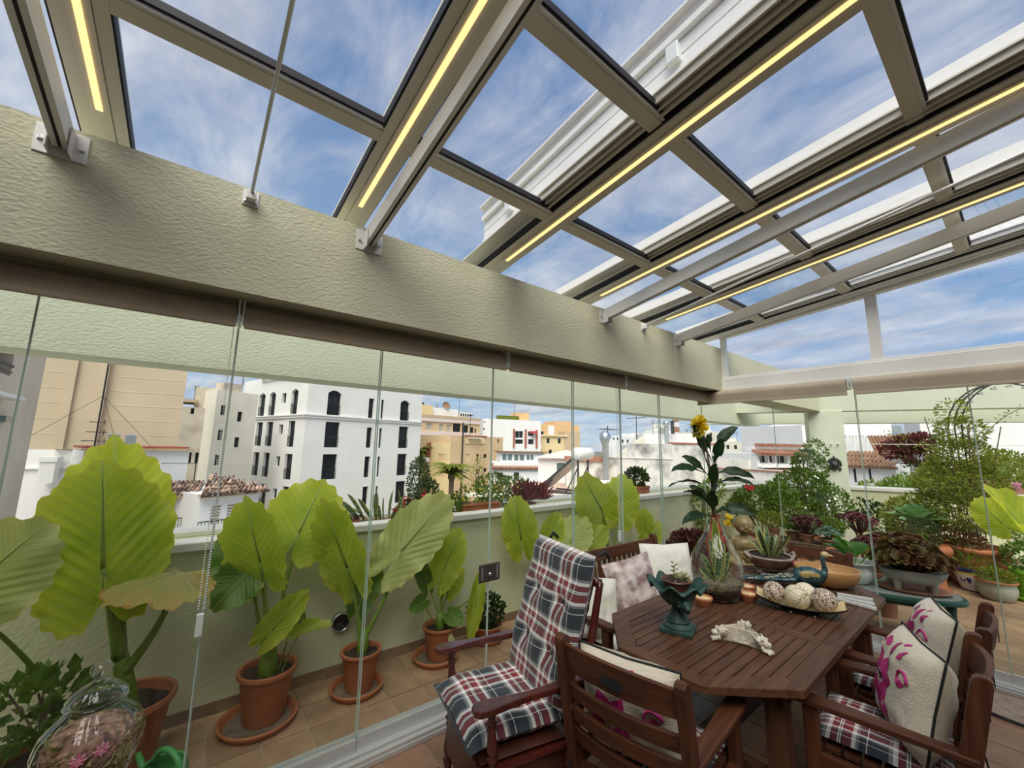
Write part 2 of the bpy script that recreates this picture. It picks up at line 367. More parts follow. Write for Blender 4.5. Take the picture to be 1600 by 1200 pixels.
M['blackplate'] = pm('blackplate', (.012,.012,.013), None, rough=.12, coat=.5)
M['goldleaf'] = pm('goldleaf', (.58,.44,.20), (.66,.54,.30), 30, .4)
M['chrome'] = pm('chrome', (.72,.73,.75), None, rough=.18, metal=.8)
M['ball_crack'] = vorm('ball_crack', (.72,.66,.45), (.28,.22,.12), 26, .025, .35)
M['ball_mosaic'] = vorm('ball_mosaic', (.5,.4,.3), (.75,.68,.55), 52, .06, .4, [(0,(.16,.09,.06)),(.35,(.36,.26,.18)),(.6,(.55,.46,.36)),(.8,(.25,.15,.10))])
M['ball_dot'] = vorm('ball_dot', (.16,.10,.05), (.78,.72,.54), 70, .32, .4)
M['pinkflower'] = pm('pinkflower', (.62,.10,.20), (.80,.50,.55), 60, .6)
M['potpourri'] = pm('potpourri', (.10,.05,.03), (.42,.25,.16), 40, .8, bump=.8, bscale=60)
M['stripe_vase'] = stripem('stripe_vase', [(0,(.45,.05,.025)),(.5,(.10,.02,.015)),(.62,(.55,.35,.25)),(.7,(.45,.05,.025))], 26, 'x', 'LINEAR', .15, .05, 5)
M['clear'] = glassm('clear', (.98,.985,.98), .04, .9, rimtint=(.50,.56,.54))
M['redvelvet'] = pm('redvelvet', (.5,.02,.05), None, rough=.7)
M['cream'] = pm('cream', (.66,.61,.49), (.60,.54,.42), 40, .9, bump=.25, bscale=50, stretch=(.4,3,3), sheen=.2)
M['creamback'] = pm('creamback', (.50,.44,.31), (.42,.36,.25), 40, .9, sheen=.2)
M['magenta'] = pm('magenta', (.42,.012,.15), (.52,.03,.20), 60, .6)
M['blackcord'] = pm('blackcord', (.012,.012,.012), None, rough=.7)
M['whitecloth'] = pm('whitecloth', (.80,.79,.71), (.74,.74,.62), 14, .85, sheen=.2)
M['paleprint'] = pm('paleprint', (.70,.69,.60), (.48,.52,.30), 9, .8, lo=.5, hi=.8)
M['satin'] = pm('satin', (.62,.54,.50), (.27,.18,.165), 11, .30, bump=.3, bscale=16, detail=8, coat=.3, lo=.42, hi=.60)
M['rug'] = pm('rug', (.20,.15,.11), (.34,.27,.20), 16, .95, stretch=(1,4,1), bump=.3, bscale=80)
M['led'] = None
def emi(name, c, s):
    m = bpy.data.materials.new(name); m.use_nodes = True; b = m.node_tree.nodes['Principled BSDF']; b.inputs['Base Color'].default_value = (*c, 1)
    b.inputs['Emission Color'].default_value = (*c, 1); b.inputs['Emission Strength'].default_value = s; return m
M['led'] = emi('led', (1.0, .72, .30), 1.0)
# ================================================================== SETTING
obj('ground', G().box(-400, 300, -200, 900, -14.2, -14.0), M['ground'], kind='structure')
TS = .2555
def tiled(name, x0, nx, y0, ny, slab, mat, z=0.0, mask=None):
    f = obj(name, G().box(*slab, -.12+z, -.006+z), M['grout'], kind='structure')
    g = G(); a = TS/2-.0035; h = .006
    g.box(-a, a, -a, a, -.012, 0)
    me = mesh('tile', g, mat)
    for i in range(nx):
        for j in range(ny):
            x, y = x0+(i+.5)*TS, y0+(j+.5)*TS
            if mask and not mask(x, y): continue
            obj('tile', me, None, f, loc=(x, y, z+U(-.0008, .0008)), rot=(U(-.002,.002), U(-.002,.002), 0))
    return f
def FAR(x): return 9.86 + .455*x        # inner face of the far terrace wall, which runs askew
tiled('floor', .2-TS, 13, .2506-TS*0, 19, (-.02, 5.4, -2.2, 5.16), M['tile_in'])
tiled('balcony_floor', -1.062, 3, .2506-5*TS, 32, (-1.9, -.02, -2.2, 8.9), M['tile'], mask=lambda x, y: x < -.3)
tiled('terrace_floor', .2-4*TS, 16, 5.16, 20, (-.02, 5.4, 5.16, 12.4), M['tile'], mask=lambda x, y: y < FAR(x)-.1)
obj('slab_edge', G().box(-1.9, 5.4, -2.2, 12.4, -14, -.12), M['stucco_out'], kind='structure')

# beams of painted render
obj('beam_left', G().box(-.26, .14, -2.2, 8.75, 2.459, 2.992), M['stucco'], kind='structure')
obj('beam_balcony', G().box(-1.37, -1.07, -2.4, 9.35, 2.25, 2.85), M['stucco_out'], kind='structure')
def skew(name, c0, x0, x1, z0, z1, th, mat, parent=None, **kw):
    """wall or beam whose face runs along y = c0 + .455 x, th thick, away from the room"""
    n = Vector((-.455, 1)).normalized()*th
    P = [(x0, c0+.455*x0), (x1, c0+.455*x1), (x1+n.x, c0+.455*x1+n.y), (x0+n.x, c0+.455*x0+n.y)]
    return obj(name, G().prism(P, z0, z1), M[mat], parent, **kw)
skew('beam_terrace_near', 8.725, -1.2, 5.2, 2.459, 2.992, .30, 'stucco_out', kind='structure')
skew('beam_terrace_far', 9.86, -2.0, 5.2, 2.30, 2.92, .30, 'stucco_out', kind='structure')
# column with its hooks
colm = skew('column', 8.70, -.03, .42, 0, 2.459, .40, 'stucco_out', kind='structure')
for k in range(4):
    x = .07+k*.085
    g = G().tube([(x, 8.70+.455*x+.01, 1.885), (x+.01, 8.70+.455*x-.03, 1.885)], .010, 8); g.ball((x+.011, 8.70+.455*x-.035, 1.885), .016, 8)
    obj('hook', g, M['white'], colm, smooth=True)
g = G().tube([(.42, 8.86, 1.89), (1.6, 9.44, 1.885), (2.9, 10.05, 1.89), (5.0, 11.0, 1.90)], .005, 6)
props(obj('clothes_line', g, M['white']), 'white line stretched from the column across the terrace', 'rope')
# parapets
wb = obj('wall_balcony', G().box(-1.75, -1.07, -2.2, 9.3, 0, 1.035), M['parapet'], kind='structure')
obj('wall_cap', G().box(-1.19, -1.035, -2.2, 9.33, 1.035, 1.092), M['cap'], wb, bevel=.008)
obj('outer_ledge', G().box(-1.80, -1.56, -2.2, 9.2, 1.035, 1.075), M['cap'], wb, bevel=.008)
obj('wall_hole_dark', G().lathe([(.058, 0), (.058, .004), (0, .004)], 20, 0, (-1.068, 1.05, .385), (1, 0, 0)), M['seal'], wb)
bb = struct('baseboard_balcony')
me = mesh('plinth_tile', G().box(0, .012, -.165, .165, 0, .075), M['plinth'])
for k in range(30): obj('plinth_tile', me, None, bb, loc=(-1.07, -1.2+k*.336, 0), rot=(0, 0, U(-.004, .004)))
wt = skew('wall_terrace', 9.86, -1.45, 5.2, 0, 1.04, .35, 'parapet', kind='structure')
skew('wall_cap', 9.82, -1.5, 5.2, 1.04, 1.10, .44, 'cap', wt, bevel=.008)
skew('baseboard', 9.848, -1.2, 5.2, 0, .075, .012, 'plinth', wt)
# the house behind and beside the camera
obj('wall_right', G().box(4.2, 4.4, -1.5, 5.16, 0, 3.62), M['housewall'], kind='structure')
obj('wall_rear', G().box(-.14, 4.4, -1.7, -1.5, 0, 3.62), M['housewall'], kind='structure')

# ------------------------------------------------------------------ glass roof
RS = .119
def rz(x): return 3.11 + RS*x             # underside of the sloping roof
roof = struct('ceiling')
RY = [-1.46, -.456, .627, 1.705, 2.785, 3.86, 4.985]
XE = 4.3
for i, y in enumerate(RY):
    w = .155
    g = G()
    last = i == len(RY)-1
    # main profile, split in lips with dark shadow gaps
    for (o0, o1, h0, h1, mi) in ((-.078, -.036, 0, .05, 0), (-.034, .034, -.006, .05, 0), (.036, .078, 0, .05, 0), (-.078, .078, .05, .11, 0), (-.088, -.078, .012, .06, 1), (.078, .086, .012, .06, 1)):
        v = []
        for x in (-.30, XE):
            for (yy, hh) in ((o0, h0), (o1, h0), (o1, h1), (o0, h1)): v.append((x, y+yy, rz(x)+hh))
        g.add(v, [(0,1,2,3), (7,6,5,4), (0,4,5,1), (1,5,6,2), (2,6,7,3), (3,7,4,0)], mi)
    # stepped running tracks on the side of the sliding panels
    if i >= 3:
        for s, (o0, o1, h0, h1) in enumerate(((-.125, -.112, .02, .055), (-.155, -.142, .03, .065), (-.185, -.172, .04, .075), (-.20, -.10, .078, .088))):
            v = []
            for x in (.62 if s < 3 else -.3, XE):
                for (yy, hh) in ((o0, h0), (o1, h0), (o1, h1), (o0, h1)): v.append((x, y+yy, rz(x)+hh))
            g.add(v, [(0,1,2,3), (7,6,5,4), (0,4,5,1), (1,5,6,2), (2,6,7,3), (3,7,4,0)], 0)
    r = obj('rafter', g, [M['alu' if last else 'alu_taupe'], M['seal']], roof)
    if not last:
        g = G(); v = []
        for x in (.13, XE-.3):
            for (yy, hh) in ((-.011, -.011), (.011, -.011), (.011, -.004), (-.011, -.004)): v.append((x, y+yy, rz(x)+hh))
        g.add(v, [(0,1,2,3), (7,6,5,4), (0,4,5,1), (1,5,6,2), (2,6,7,3), (3,7,4,0)])
        obj('led_strip', g, M['led'], r, label='lit warm light strip')
    if i in (3, 4, 5, 6):       # white upstand of the rafter seen through the glass
        g = G(); hgt = .13 if i != 3 else .10
        v = []
        for x in (-.35, XE):
            for (yy, hh) in ((-.10, .09), (-.085, .09), (-.085, .09+hgt), (-.10, .09+hgt)): v.append((x, y+yy, rz(x)+hh))
        g.add(v, [(0,1,2,3), (7,6,5,4), (0,4,5,1), (1,5,6,2), (2,6,7,3), (3,7,4,0)])
        obj('upstand', g, M['alu'], r)
# tall awning guide standing above the fourth rafter, grooved face towards the room
g = G()
for (o0, o1, h0, h1) in ((-.125, -.09, .10, .40), (-.150, -.125, .10, .155), (-.138, -.125, .165, .225), (-.138, -.125, .235, .300), (-.165, -.125, .312, .345), (-.150, -.125, .355, .40), (-.19, -.09, .40, .412)):
    v = []
    for x in (.02, XE):
        for (yy, hh) in ((o0, h0), (o1, h0), (o1, h1), (o0, h1)): v.append((x, RY[3]+yy, rz(x)+hh))
    g.add(v, [(0,1,2,3), (7,6,5,4), (0,4,5,1), (1,5,6,2), (2,6,7,3), (3,7,4,0)])
gd = obj('awning_guide', g, M['alu'], roof)
for x in (.32, 1.55, 2.6):
    obj('guide_clip', G().box(x, x+.06, RY[3]-.175, RY[3]-.135, rz(x)+.20, rz(x)+.29), M['clearplastic'], gd, bevel=.004)
# cross rails and panes, bay by bay
PX = [(.615, .70), (1.40, 1.485), (2.185, 2.265), (3.0, 3.08)]
for i in range(len(RY)-1):
    y0, y1 = RY[i]+.078, RY[i+1]-.078
    for k, (a, b) in enumerate(PX):
        h = .004 + .012*k
        g = G()
        for (xx0, xx1, z0, z1, mi) in ((a, b-.016, 0, .045, 0), (b-.016, b, .006, .05, 2), (b, b+.012, .018, .05, 1)):
            g.add([(xx0, y0, rz(xx0)+z0+h), (xx1, y0, rz(xx1)+z0+h), (xx1, y1, rz(xx1)+z0+h), (xx0, y1, rz(xx0)+z0+h),
                   (xx0, y0, rz(xx0)+z1+h), (xx1, y0, rz(xx1)+z1+h), (xx1, y1, rz(xx1)+z1+h), (xx0, y1, rz(xx0)+z1+h)],
                  [(0,3,2,1), (4,5,6,7), (0,1,5,4), (1,2,6,5), (2,3,7,6), (3,0,4,7)], mi)
        obj('cross_rail', g, [M['alu_taupe'], M['seal'], M['alu']], roof)
    xs = [-.30] + [v for p in PX for v in p] + [XE]
    for k in range(0, len(xs), 2):
        a, b = xs[k]-(.0 if k == 0 else .02), xs[k+1]+.01
        h = .03 + .006*k
        g = G(); g.add([(a, y0-.02, rz(a)+h), (b, y0-.02, rz(b)+h), (b, y1+.02, rz(b)+h), (a, y1+.02, rz(a)+h), (a, y0-.02, rz(a)+h+.01), (b, y0-.02, rz(b)+h+.01), (b, y1+.02, rz(b)+h+.01), (a, y1+.02, rz(a)+h+.01)],
            [(0,3,2,1), (4,5,6,7), (0,1,5,4), (1,2,6,5), (2,3,7,6), (3,0,4,7)])
        obj('pane', g, M['roofglass'], roof)

# bars and rods bolted to the beam face, rising to the house
BS = .165
names = ['first', 'second', 'third', 'fourth']
lab = ['white aluminium bar bolted to the beam, left end of the glass roof', 'white aluminium bar bolted to the beam beside the second light strip',
       'white aluminium bar bolted to the beam under the fourth light strip', 'white aluminium bar bolted to the beam nearest the end window']
for k, y in enumerate((-.535, .69, 2.82, 4.045)):
    t = thing('awning_bar', lab[k], 'bar', (.14, y, 2.885), group='bars bolted to the beam')
    g = G(); w, h = .050, .096
    def sec(o0, o1, z0, z1, mi):
        v = []
        for x in (.012, 2.62):
            for (yy, zz) in ((o0, z0), (o1, z0), (o1, z1), (o0, z1)): v.append((x, yy, zz+BS*x))
        g.add(v, [(0,1,2,3), (7,6,5,4), (0,4,5,1), (1,5,6,2), (2,6,7,3), (3,7,4,0)], mi)
    sec(-w/2, w/2, .012, h, 0); sec(-w/2, -.006, 0, .012, 0); sec(.006, w/2, 0, .012, 0); sec(-.006, .006, .004, .012, 1)
    obj('bar', g, [M['alu'], M['seal']], t)
    br = obj('bracket', G().box(0, .006, -.075, .075, -.035, .085).box(.006, .06, -.034, -.028, -.03, .08).box(.006, .06, .028, .034, -.03, .08), M['white'], t, bevel=.002)
    for s in (-.055, .055):
        obj('bolt', G().lathe([(.012, 0), (.012, .004), (.007, .005), (.007, .012), (0, .012)], 6, 0, (.006, s, .02), (1, 0, 0)), M['steel'], br)
for k, y in enumerate((.10, 3.41)):
    t = thing('tension_rod', ['thin steel rod rising from a beam clamp beside the left roof panes', 'thin pale rod rising from the beam between two white bars'][k], 'rod', (.14, y, 2.93), group='rods bolted to the beam')
    obj('rod', G().tube([(.03, 0, .02), (4.0, .0, .02+BS*4.4)], .0075 if k == 0 else .011, 8), M['alu_grey' if k == 0 else 'alu'], t, smooth=True)
    cl = obj('clamp', G().box(0, .008, -.034, .034, -.03, .05).box(.008, .05, -.02, .02, -.012, .028), M['white'], t, bevel=.003)
    for s in (-.022, .022): obj('bolt', G().lathe([(.007, 0), (.007, .006), (0, .007)], 6, 0, (.008, s, -.014), (1, 0, 0)), M['steel'], cl)

# ------------------------------------------------------------------ end window above the sill
we = struct('window_1'); YE = 5.02
obj('sill', G().box(.14, 4.2, YE, YE+.10, 2.463, 2.60).box(.14, 4.2, YE+.02, YE+.10, 2.60, 2.63), M['alu'], we, bevel=.004)
def slopebox(g, x0, x1, y0, y1, zl0, zl1, top):
    g.add([(x0,y0,zl0),(x1,y0,zl1),(x1,y1,zl1),(x0,y1,zl0),(x0,y0,rz(x0)+top),(x1,y0,rz(x1)+top),(x1,y1,rz(x1)+top),(x0,y1,rz(x0)+top)],
          [(0,3,2,1),(4,5,6,7),(0,1,5,4),(1,2,6,5),(2,3,7,6),(3,0,4,7)]); return g
obj('mullion', slopebox(G(), .14, .195, YE+.03, YE+.09, 2.62, 2.62, .03), M['alu'], we)
obj('mullion', slopebox(G(), 1.54, 1.625, YE+.03, YE+.09, 2.62, 2.62, .03), M['alu'], we)
obj('mullion', slopebox(G(), 3.0, 3.085, YE+.03, YE+.09, 2.62, 2.62, .03), M['alu'], we)
obj('head_rail', slopebox(G(), .14, 4.6, YE+.01, YE+.08, rz(.14)-.02, rz(4.2)-.02, .10), M['alu'], we)
for a, b in ((.195, 1.54), (1.625, 3.0), (3.085, 4.2)):
    obj('pane', slopebox(G(), a-.01, b+.01, YE+.055, YE+.063, 2.62, 2.62, .0), M['endglass'], we)

# ------------------------------------------------------------------ glass curtains
def curtain(name, joints, plane, axis, z0, z1, over=()):
    w = struct(name); th = .010
    for k in range(len(joints)-1):
        a, b = joints[k], joints[k+1]; off = (.016 if k % 2 else 0)
        ex = .005
        g = G()
        def bx(u0, u1, d0, d1, zz0, zz1, mi):
            if axis == 'y': g.box(plane+d0, plane+d1, u0, u1, zz0, zz1, mi)
            else: g.box(u0, u1, plane+d0, plane+d1, zz0, zz1, mi)
        bx(a-ex+.004, b+ex-.004, off-th/2, off+th/2, z0, z1, 0)
        bx(a-ex, a-ex+.004, off-th/2, off+th/2, z0, z1, 1); bx(b+ex-.004, b+ex, off-th/2, off+th/2, z0, z1, 1)
        obj('pane', g, [M['glass'], M['glassedge']], w)
        g = G(); bx(a+.004, b-.004, off-.014, off+.014, z0-.055, z0+.012, 0); obj('shoe_profile', g, M['alu_grey'], w, bevel=.002)
    return w
J1 = [-1.9, -1.35, -.575, .13, .905, 1.79, 2.68, 3.37, 4.07, 5.04]
w2 = curtain('window_2', J1, -.14, 'y', .10, 2.40)
obj('track', G().box(-.292, -.022, -2.2, 5.2, 0, .028).box(-.285, -.262, -2.2, 5.2, .028, .045).box(-.06, -.03, -2.2, 5.16, .028, .048).box(-.20, -.085, -2.2, 5.16, .028, .046), M['alu_grey'], w2, bevel=.003)
obj('head_track', G().box(-.20, -.08, -2.2, 5.1, 2.40, 2.459), M['alu_taupe'], w2)
J2 = [-.14, .663, 1.388, 2.122, 2.86, 3.6, 4.2]
w3 = curtain('window_3', J2, 5.05, 'x', .10, 2.40)
obj('track', G().box(-.15, 4.2, 4.93, 5.14, 0, .028).box(-.15, 4.2, 4.94, 4.965, .028, .046).box(-.15, 4.2, 5.0, 5.10, .028, .046), M['alu_grey'], w3, bevel=.003)
obj('head_track', G().box(-.20, 4.2, 5.0, 5.10, 2.40, 2.463), M['alu_taupe'], w3)
# lock plate on the joint of two panes
lk = thing('lock_plate', 'dark steel lock plate clamped over the joint of two glass panes', 'lock', (-.112, .0, 0))
lk.location = (-.118, 1.79, .845)
obj('plate', G().box(-.006, .006, -.092, .092, -.062, .062), pm('lockmetal', (.13,.115,.10), (.17,.15,.13), 8, .35, metal=.7), lk, bevel=.006)
for s in (-.066, .066): obj('slot', G().box(.006, .009, s-.006, s+.006, -.045, .045), M['chrome'], lk, bevel=.002)
obj('keyhole', G().lathe([(.014, 0), (.014, .012), (.006, .016), (0, .016)], 14, 0, (.006, 0, -.01), (1, 0, 0)), M['steel'], lk, smooth=True)

# ------------------------------------------------------------------ roller blinds, rolled up
def blind(a, b, plane, axis, zc, label, drop, dark):
    mt = M['blind_dark' if dark else 'blind']
    c = (plane, (a+b)/2, zc) if axis == 'y' else ((a+b)/2, plane, zc)
    t = thing('roller_blind', label, 'blind', c, 0 if axis == 'x' else PI/2, group='rolled up blinds above the glass')
    h = (b-a)/2
    def along(prof):    # profile (d, z) in the plane across, extruded along local x
        g = G(); n = len(prof)
        v = [(-h+.012, d, z) for d, z in prof] + [(h-.012, d, z) for d, z in prof]
        return g.add(v, [tuple(range(n-1, -1, -1)), tuple(range(n, 2*n))] + [(i, (i+1) % n, n+(i+1) % n, n+i) for i in range(n)])
    roll = [(.052*cos(q), .052*sin(q)) for q in [2*PI*k/20 for k in range(20)]]
    obj('roll', along(roll), mt, t, smooth=False)
    s = -1
    obj('fabric', along([(s*.054, .0), (s*.054, -drop), (s*.050, -drop), (s*.050, .0)]), mt, t)
    obj('bottom_bar', along([(s*.062, -drop-.022), (s*.060, -drop+.002), (s*.046, -drop+.002), (s*.042, -drop-.022)]), mt, t, bevel=.003)
    for e in (-h+.004, h-.004):
        obj('end_bracket', G().box(e-.004, e+.004, -.058, .05, -.05, .066), M['clearplastic'], t, bevel=.003)
    return t
BZ = 2.385
ly = [-2.2, -1.05, .125, 1.81, 3.26, 4.96]
lbl = ['brown roller blind under the beam, at the left edge of the view', 'brown roller blind under the beam above the biggest leaf', 'brown roller blind under the beam above the second and third plant pots',
       'brown roller blind under the beam above the rocking chair', 'brown roller blind under the beam reaching the glass corner']
for k in range(5): blind(ly[k]+.006, ly[k+1]-.006, -.02, 'y', 2.385, lbl[k], .055, True)
for k, (a, b) in enumerate(((-.12, 1.375), (1.40, 2.95), (2.97, 4.15))):
    blind(a, b, 4.95, 'x', 2.395, ['tan roller blind under the end sill, its left end in the glass corner', 'tan roller blind under the end sill at the right edge of the view', 'tan roller blind under the end sill, out at the right'][k], .085, False)
# bead chains of the blinds
def chain(y, x, zt, zb, label, r=.0035, tens=True):
    t = thing('blind_chain', label, 'chain', (x, y, zt))
    for s in (-.011, .011):
        g = G(); n = int((zt-zb)/.012)
        for k in range(n): g.add([(s-r, 0-r*.7, -k*.012), (s+r, -r*.7, -k*.012), (s+r, r*.7, -k*.012), (s-r, r*.7, -k*.012), (s, 0, -k*.012-.0045), (s, 0, -k*.012+.0045)],
                                 [(0,1,4), (1,2,4), (2,3,4), (3,0,4), (1,0,5), (2,1,5), (3,2,5), (0,3,5)])
        o = obj('bead_strand', g, M['alu'], t); o.rotation_euler = (0, 0, PI/2)
    if tens: obj('tensioner', G().box(-.010, .010, -.014, .014, zb-zt-.10, zb-zt), M['clearplastic'], t, bevel=.004)
    return t
chain(.118, -.085, 2.40, .95, 'white bead chain with clear weight hanging before the left glass joint')
chain(3.26, -.085, 2.40, .98, 'white bead chain hanging behind the wooden bench')
# ================================================================== THE TOWN BEYOND
def bm_(name, c, c2, s=.5, **k): return pm(name, c, c2, s, .85, **k)
B = {}
B['hotel'] = bm_('hotel', (.80,.79,.76), (.76,.74,.69), .6, detail=6)
B['hotel_side'] = B['hotel']
B['beige'] = bm_('beige', (.56,.465,.325), (.52,.425,.295), .5)
B['beige_l'] = bm_('beige_l', (.70,.62,.50), (.62,.53,.42), .5)
B['old'] = pm('oldwall', (.62,.55,.43), (.40,.34,.28), .9, .9, detail=8, lo=.45, hi=.75)
B['cream'] = bm_('creamwall', (.78,.74,.62), (.70,.66,.54), .6)
B['white'] = bm_('whitewall', (.84,.83,.81), (.80,.79,.76), .6)
B['stained'] = pm('stained', (.80,.77,.70), (.30,.29,.27), 1.1, .9, detail=10, lo=.46, hi=.68)
B['tan'] = bm_('tan', (.72,.52,.30), (.66,.47,.27), .6)
B['yellow'] = bm_('yellowwall', (.78,.62,.34), (.72,.56,.30), .6)
B['orange'] = bm_('orangewall', (.76,.48,.22), (.70,.45,.22), .6)
B['pink'] = bm_('pinkband', (.76,.62,.56), None)
B['brown'] = bm_('brownband', (.56,.42,.26), None)
B['redbrown'] = bm_('redbrown', (.36,.10,.06), (.42,.14,.09), 2)
B['terrace'] = bm_('roofterrace', (.62,.42,.32), (.52,.38,.28), 1.2)
B['tileroof'] = pm('tileroof', (.30,.12,.07), (.42,.22,.14), 5, .8, rand=.25)
B['tilemix'] = pm('tilemix', (.085,.045,.032), (.60,.42,.30), 2.6, .85, rand=.35, detail=3, lo=.44, hi=.64)
B['tilebrown'] = pm('tilebrown', (.20,.105,.06), (.30,.17,.10), 3, .85, rand=.2)
B['frame'] = pm('winframe', (.012,.020,.018), None, rough=.4)
B['framew'] = pm('winframew', (.75,.75,.73), None, rough=.4)
B['pane'] = pm('winpane', (.010,.012,.014), (.028,.033,.036), 1.5, .15, spec=.2)
B['panel'] = pm('panelblue', (.10,.16,.17), (.16,.24,.25), .8, .08, spec=.8)
B['shutter'] = pm('shutter', (.66,.60,.50), None, rough=.7)
B['shutterw'] = pm('shutterw', (.66,.68,.70), None, rough=.7)
B['metal'] = pm('galv', (.50,.53,.52), (.40,.44,.43), 2, .4, metal=.6)
B['dark'] = pm('darkmetal', (.03,.03,.032), None, rough=.5)
B['red'] = pm('redcloth', (.50,.05,.05), None, rough=.7)
B['collector'] = pm('collector', (.035,.04,.042), None, rough=.12, spec=.8)

def facade(name, label, P0, P1, z0, z1, depth, mat, wins=(), reveal=.25, cat='building', ztop1=None, frame='frame', pane='pane', arch=(), mull=True, parent=None, shut=(), tap=0.0, tap0=0.0):
    """a block whose front runs from P0 to P1 (left to right seen from the terrace), with real window recesses"""
    P0 = Vector(P0); P1 = Vector(P1); L = (P1-P0).length; u = (P1-P0)/L; n = Vector((u.y, -u.x))     # n: outward, to the viewer
    if n.dot(Vector((CAM.x, CAM.y))-P0) < 0: n = -n
    root = parent or thing(name, label, cat, (0, 0, 0))
    def W3(a, d, z): p = P0 + u*a + n*d; return (p.x, p.y, z)
    ws = [(min(a, b), max(a, b), c, d) for a, b, c, d in wins]
    us = sorted({0, L, *[min(max(v, 0), L) for w in ws for v in w[:2]]}); zs = sorted({z0, z1, *[min(max(v, z0), z1) for w in ws for v in w[2:]]})
    g = G()
    for i in range(len(us)-1):
        for j in range(len(zs)-1):
            a, b, c, d = us[i], us[i+1], zs[j], zs[j+1]; m0, m1 = (a+b)/2, (c+d)/2
            if any(w[0] < m0 < w[1] and w[2] < m1 < w[3] for w in ws): continue
            g.add([W3(a,0,c), W3(b,0,c), W3(b,0,d), W3(a,0,d)], [(0,1,2,3)])
    for a, b, c, d in ws:
        r = -reveal
        g.add([W3(a,0,c), W3(b,0,c), W3(b,0,d), W3(a,0,d), W3(a,r,c), W3(b,r,c), W3(b,r,d), W3(a,r,d)], [(0,4,5,1), (1,5,6,2), (2,6,7,3), (3,7,4,0)])
    zt = z1 if ztop1 is None else ztop1
    g.add([W3(0,0,z0), W3(tap0,-depth,z0), W3(tap0,-depth,z1), W3(0,0,z1), W3(L,0,z0), W3(L-tap,-depth,z0), W3(L-tap,-depth,z1), W3(L,0,z1)],
          [(0,1,2,3), (4,7,6,5), (3,2,6,7), (1,5,6,2)])
    obj('wall', g, B[mat], root)
    for k, (a, b, c, d) in enumerate(ws):
        is_sh = k in shut; w_ = b-a; h_ = d-c; r = -reveal+.01; t = min(.07, w_*.1)
        fg = G()
        def fb(a0, a1, c0, c1, d0=r, d1=r+.06):
            vv = [W3(x, dd, z) for z in (c0, c1) for x, dd in ((a0, d0), (a1, d0), (a1, d1), (a0, d1))]
            fg.add(vv, [(0,3,2,1), (4,5,6,7), (0,1,5,4), (1,2,6,5), (2,3,7,6), (3,0,4,7)])
        fb(a, a+t, c, d); fb(b-t, b, c, d); fb(a+t, b-t, d-t, d); fb(a+t, b-t, c, c+t)
        if mull and not is_sh:
            if w_ > .9: fb((a+b)/2-t*.4, (a+b)/2+t*.4, c, d)
            if h_ > 1.6: fb(a, b, c+h_*.42-.03, c+h_*.42+.03, r+.03, r+.10)
        if k in arch:                                     # shallow arched head
            vv = []; N = 8
            for q in range(N+1):
                x = a+(b-a)*q/N; zz = d-.30*(2*q/N-1)**2*min(1, w_)
                vv += [W3(x, .003, zz), W3(x, .003, d+.005), W3(x, r+.02, zz)]
            fs = []
            for q in range(N): o = 3*q; fs += [(o, o+3, o+4, o+1), (o+2, o+5, o+3, o)]
            ga = G().add(vv, fs); obj('arch_infill', ga, B[mat], root)
        f = obj('window', fg, B['framew' if is_sh else frame], root)
        pg = G().add([W3(a, r+.02, c), W3(b, r+.02, c), W3(b, r+.02, d), W3(a, r+.02, d)], [(0,1,2,3)])
        if is_sh:
            pg = G(); 
            for q in range(int(h_/.12)+1):
                za = c+q*.12; zb = min(za+.10, d)
                if zb-za > .02: pg.add([W3(a+t, r+.03, za), W3(b-t, r+.03, za), W3(b-t, r+.045, zb), W3(a+t, r+.045, zb)], [(0,1,2,3)])
        obj('shutter' if is_sh else 'pane', pg, B['shutter' if is_sh == 1 else pane] if not is_sh else B['shutter'], f)
    root['__w'] = 0; del root['__w']
    return root, W3, L
def gbox(W3, a0, a1, d0, d1, c0, c1, g=None, mi=0):
    g = g or G(); vv = [W3(x, dd, z) for z in (c0, c1) for x, dd in ((a0, d0), (a1, d0), (a1, d1), (a0, d1))]
    return g.add(vv, [(0,3,2,1), (4,5,6,7), (0,1,5,4), (1,2,6,5), (2,3,7,6), (3,0,4,7)], mi)

# white hotel block, corner towards the terrace
HR = [(1.97,3.34,4.48,6.93),(6.48,7.12,4.45,6.56),(8.0,8.35,4.45,6.56),(10.53,11.79,4.44,6.76),(1.97,3.42,1.3,3.8),(6.47,7.11,1.3,3.44),(8.0,8.33,1.3,3.44),(10.52,11.8,1.3,3.74),
      (1.97,3.42,-1.77,.65),(6.46,7.1,-1.77,.39),(8.0,8.32,-1.77,.36),(10.53,11.8,-1.75,.65),(1.97,3.4,-4.75,-2.44),(6.48,7.12,-4.75,-2.72),(8.0,8.3,-4.75,-2.75),(10.52,11.82,-4.75,-2.4),
      (1.97,3.4,-7.9,-5.5),(6.48,7.12,-7.9,-5.8),(10.52,11.82,-7.9,-5.5)]
HL = [(1.75,2.95,4.46,6.94),(4.02,4.85,5.65,6.64),(6.12,7.4,4.44,6.9),(8.34,9.73,4.42,6.9),(11.15,12.0,5.68,6.62),(1.79,3.01,1.3,3.8),(4.05,4.81,2.52,3.47),(6.08,7.43,1.3,3.79),(8.29,9.66,1.3,3.78),(11.2,11.95,2.53,3.46),
      (1.72,3.05,-1.8,.63),(4.0,4.78,-.6,.36),(6.13,7.36,-1.78,.64),(8.32,9.6,-1.78,.64),(11.17,11.9,-.6,.35),(1.8,2.95,-4.9,-2.42),(3.97,4.77,-3.71,-2.76),(6.11,7.38,-4.9,-2.47),(8.3,9.53,-4.9,-2.49)]
C0, CR, CL = (-39.51,8.18), (-42.63,21.43), (-52.47,4.08)
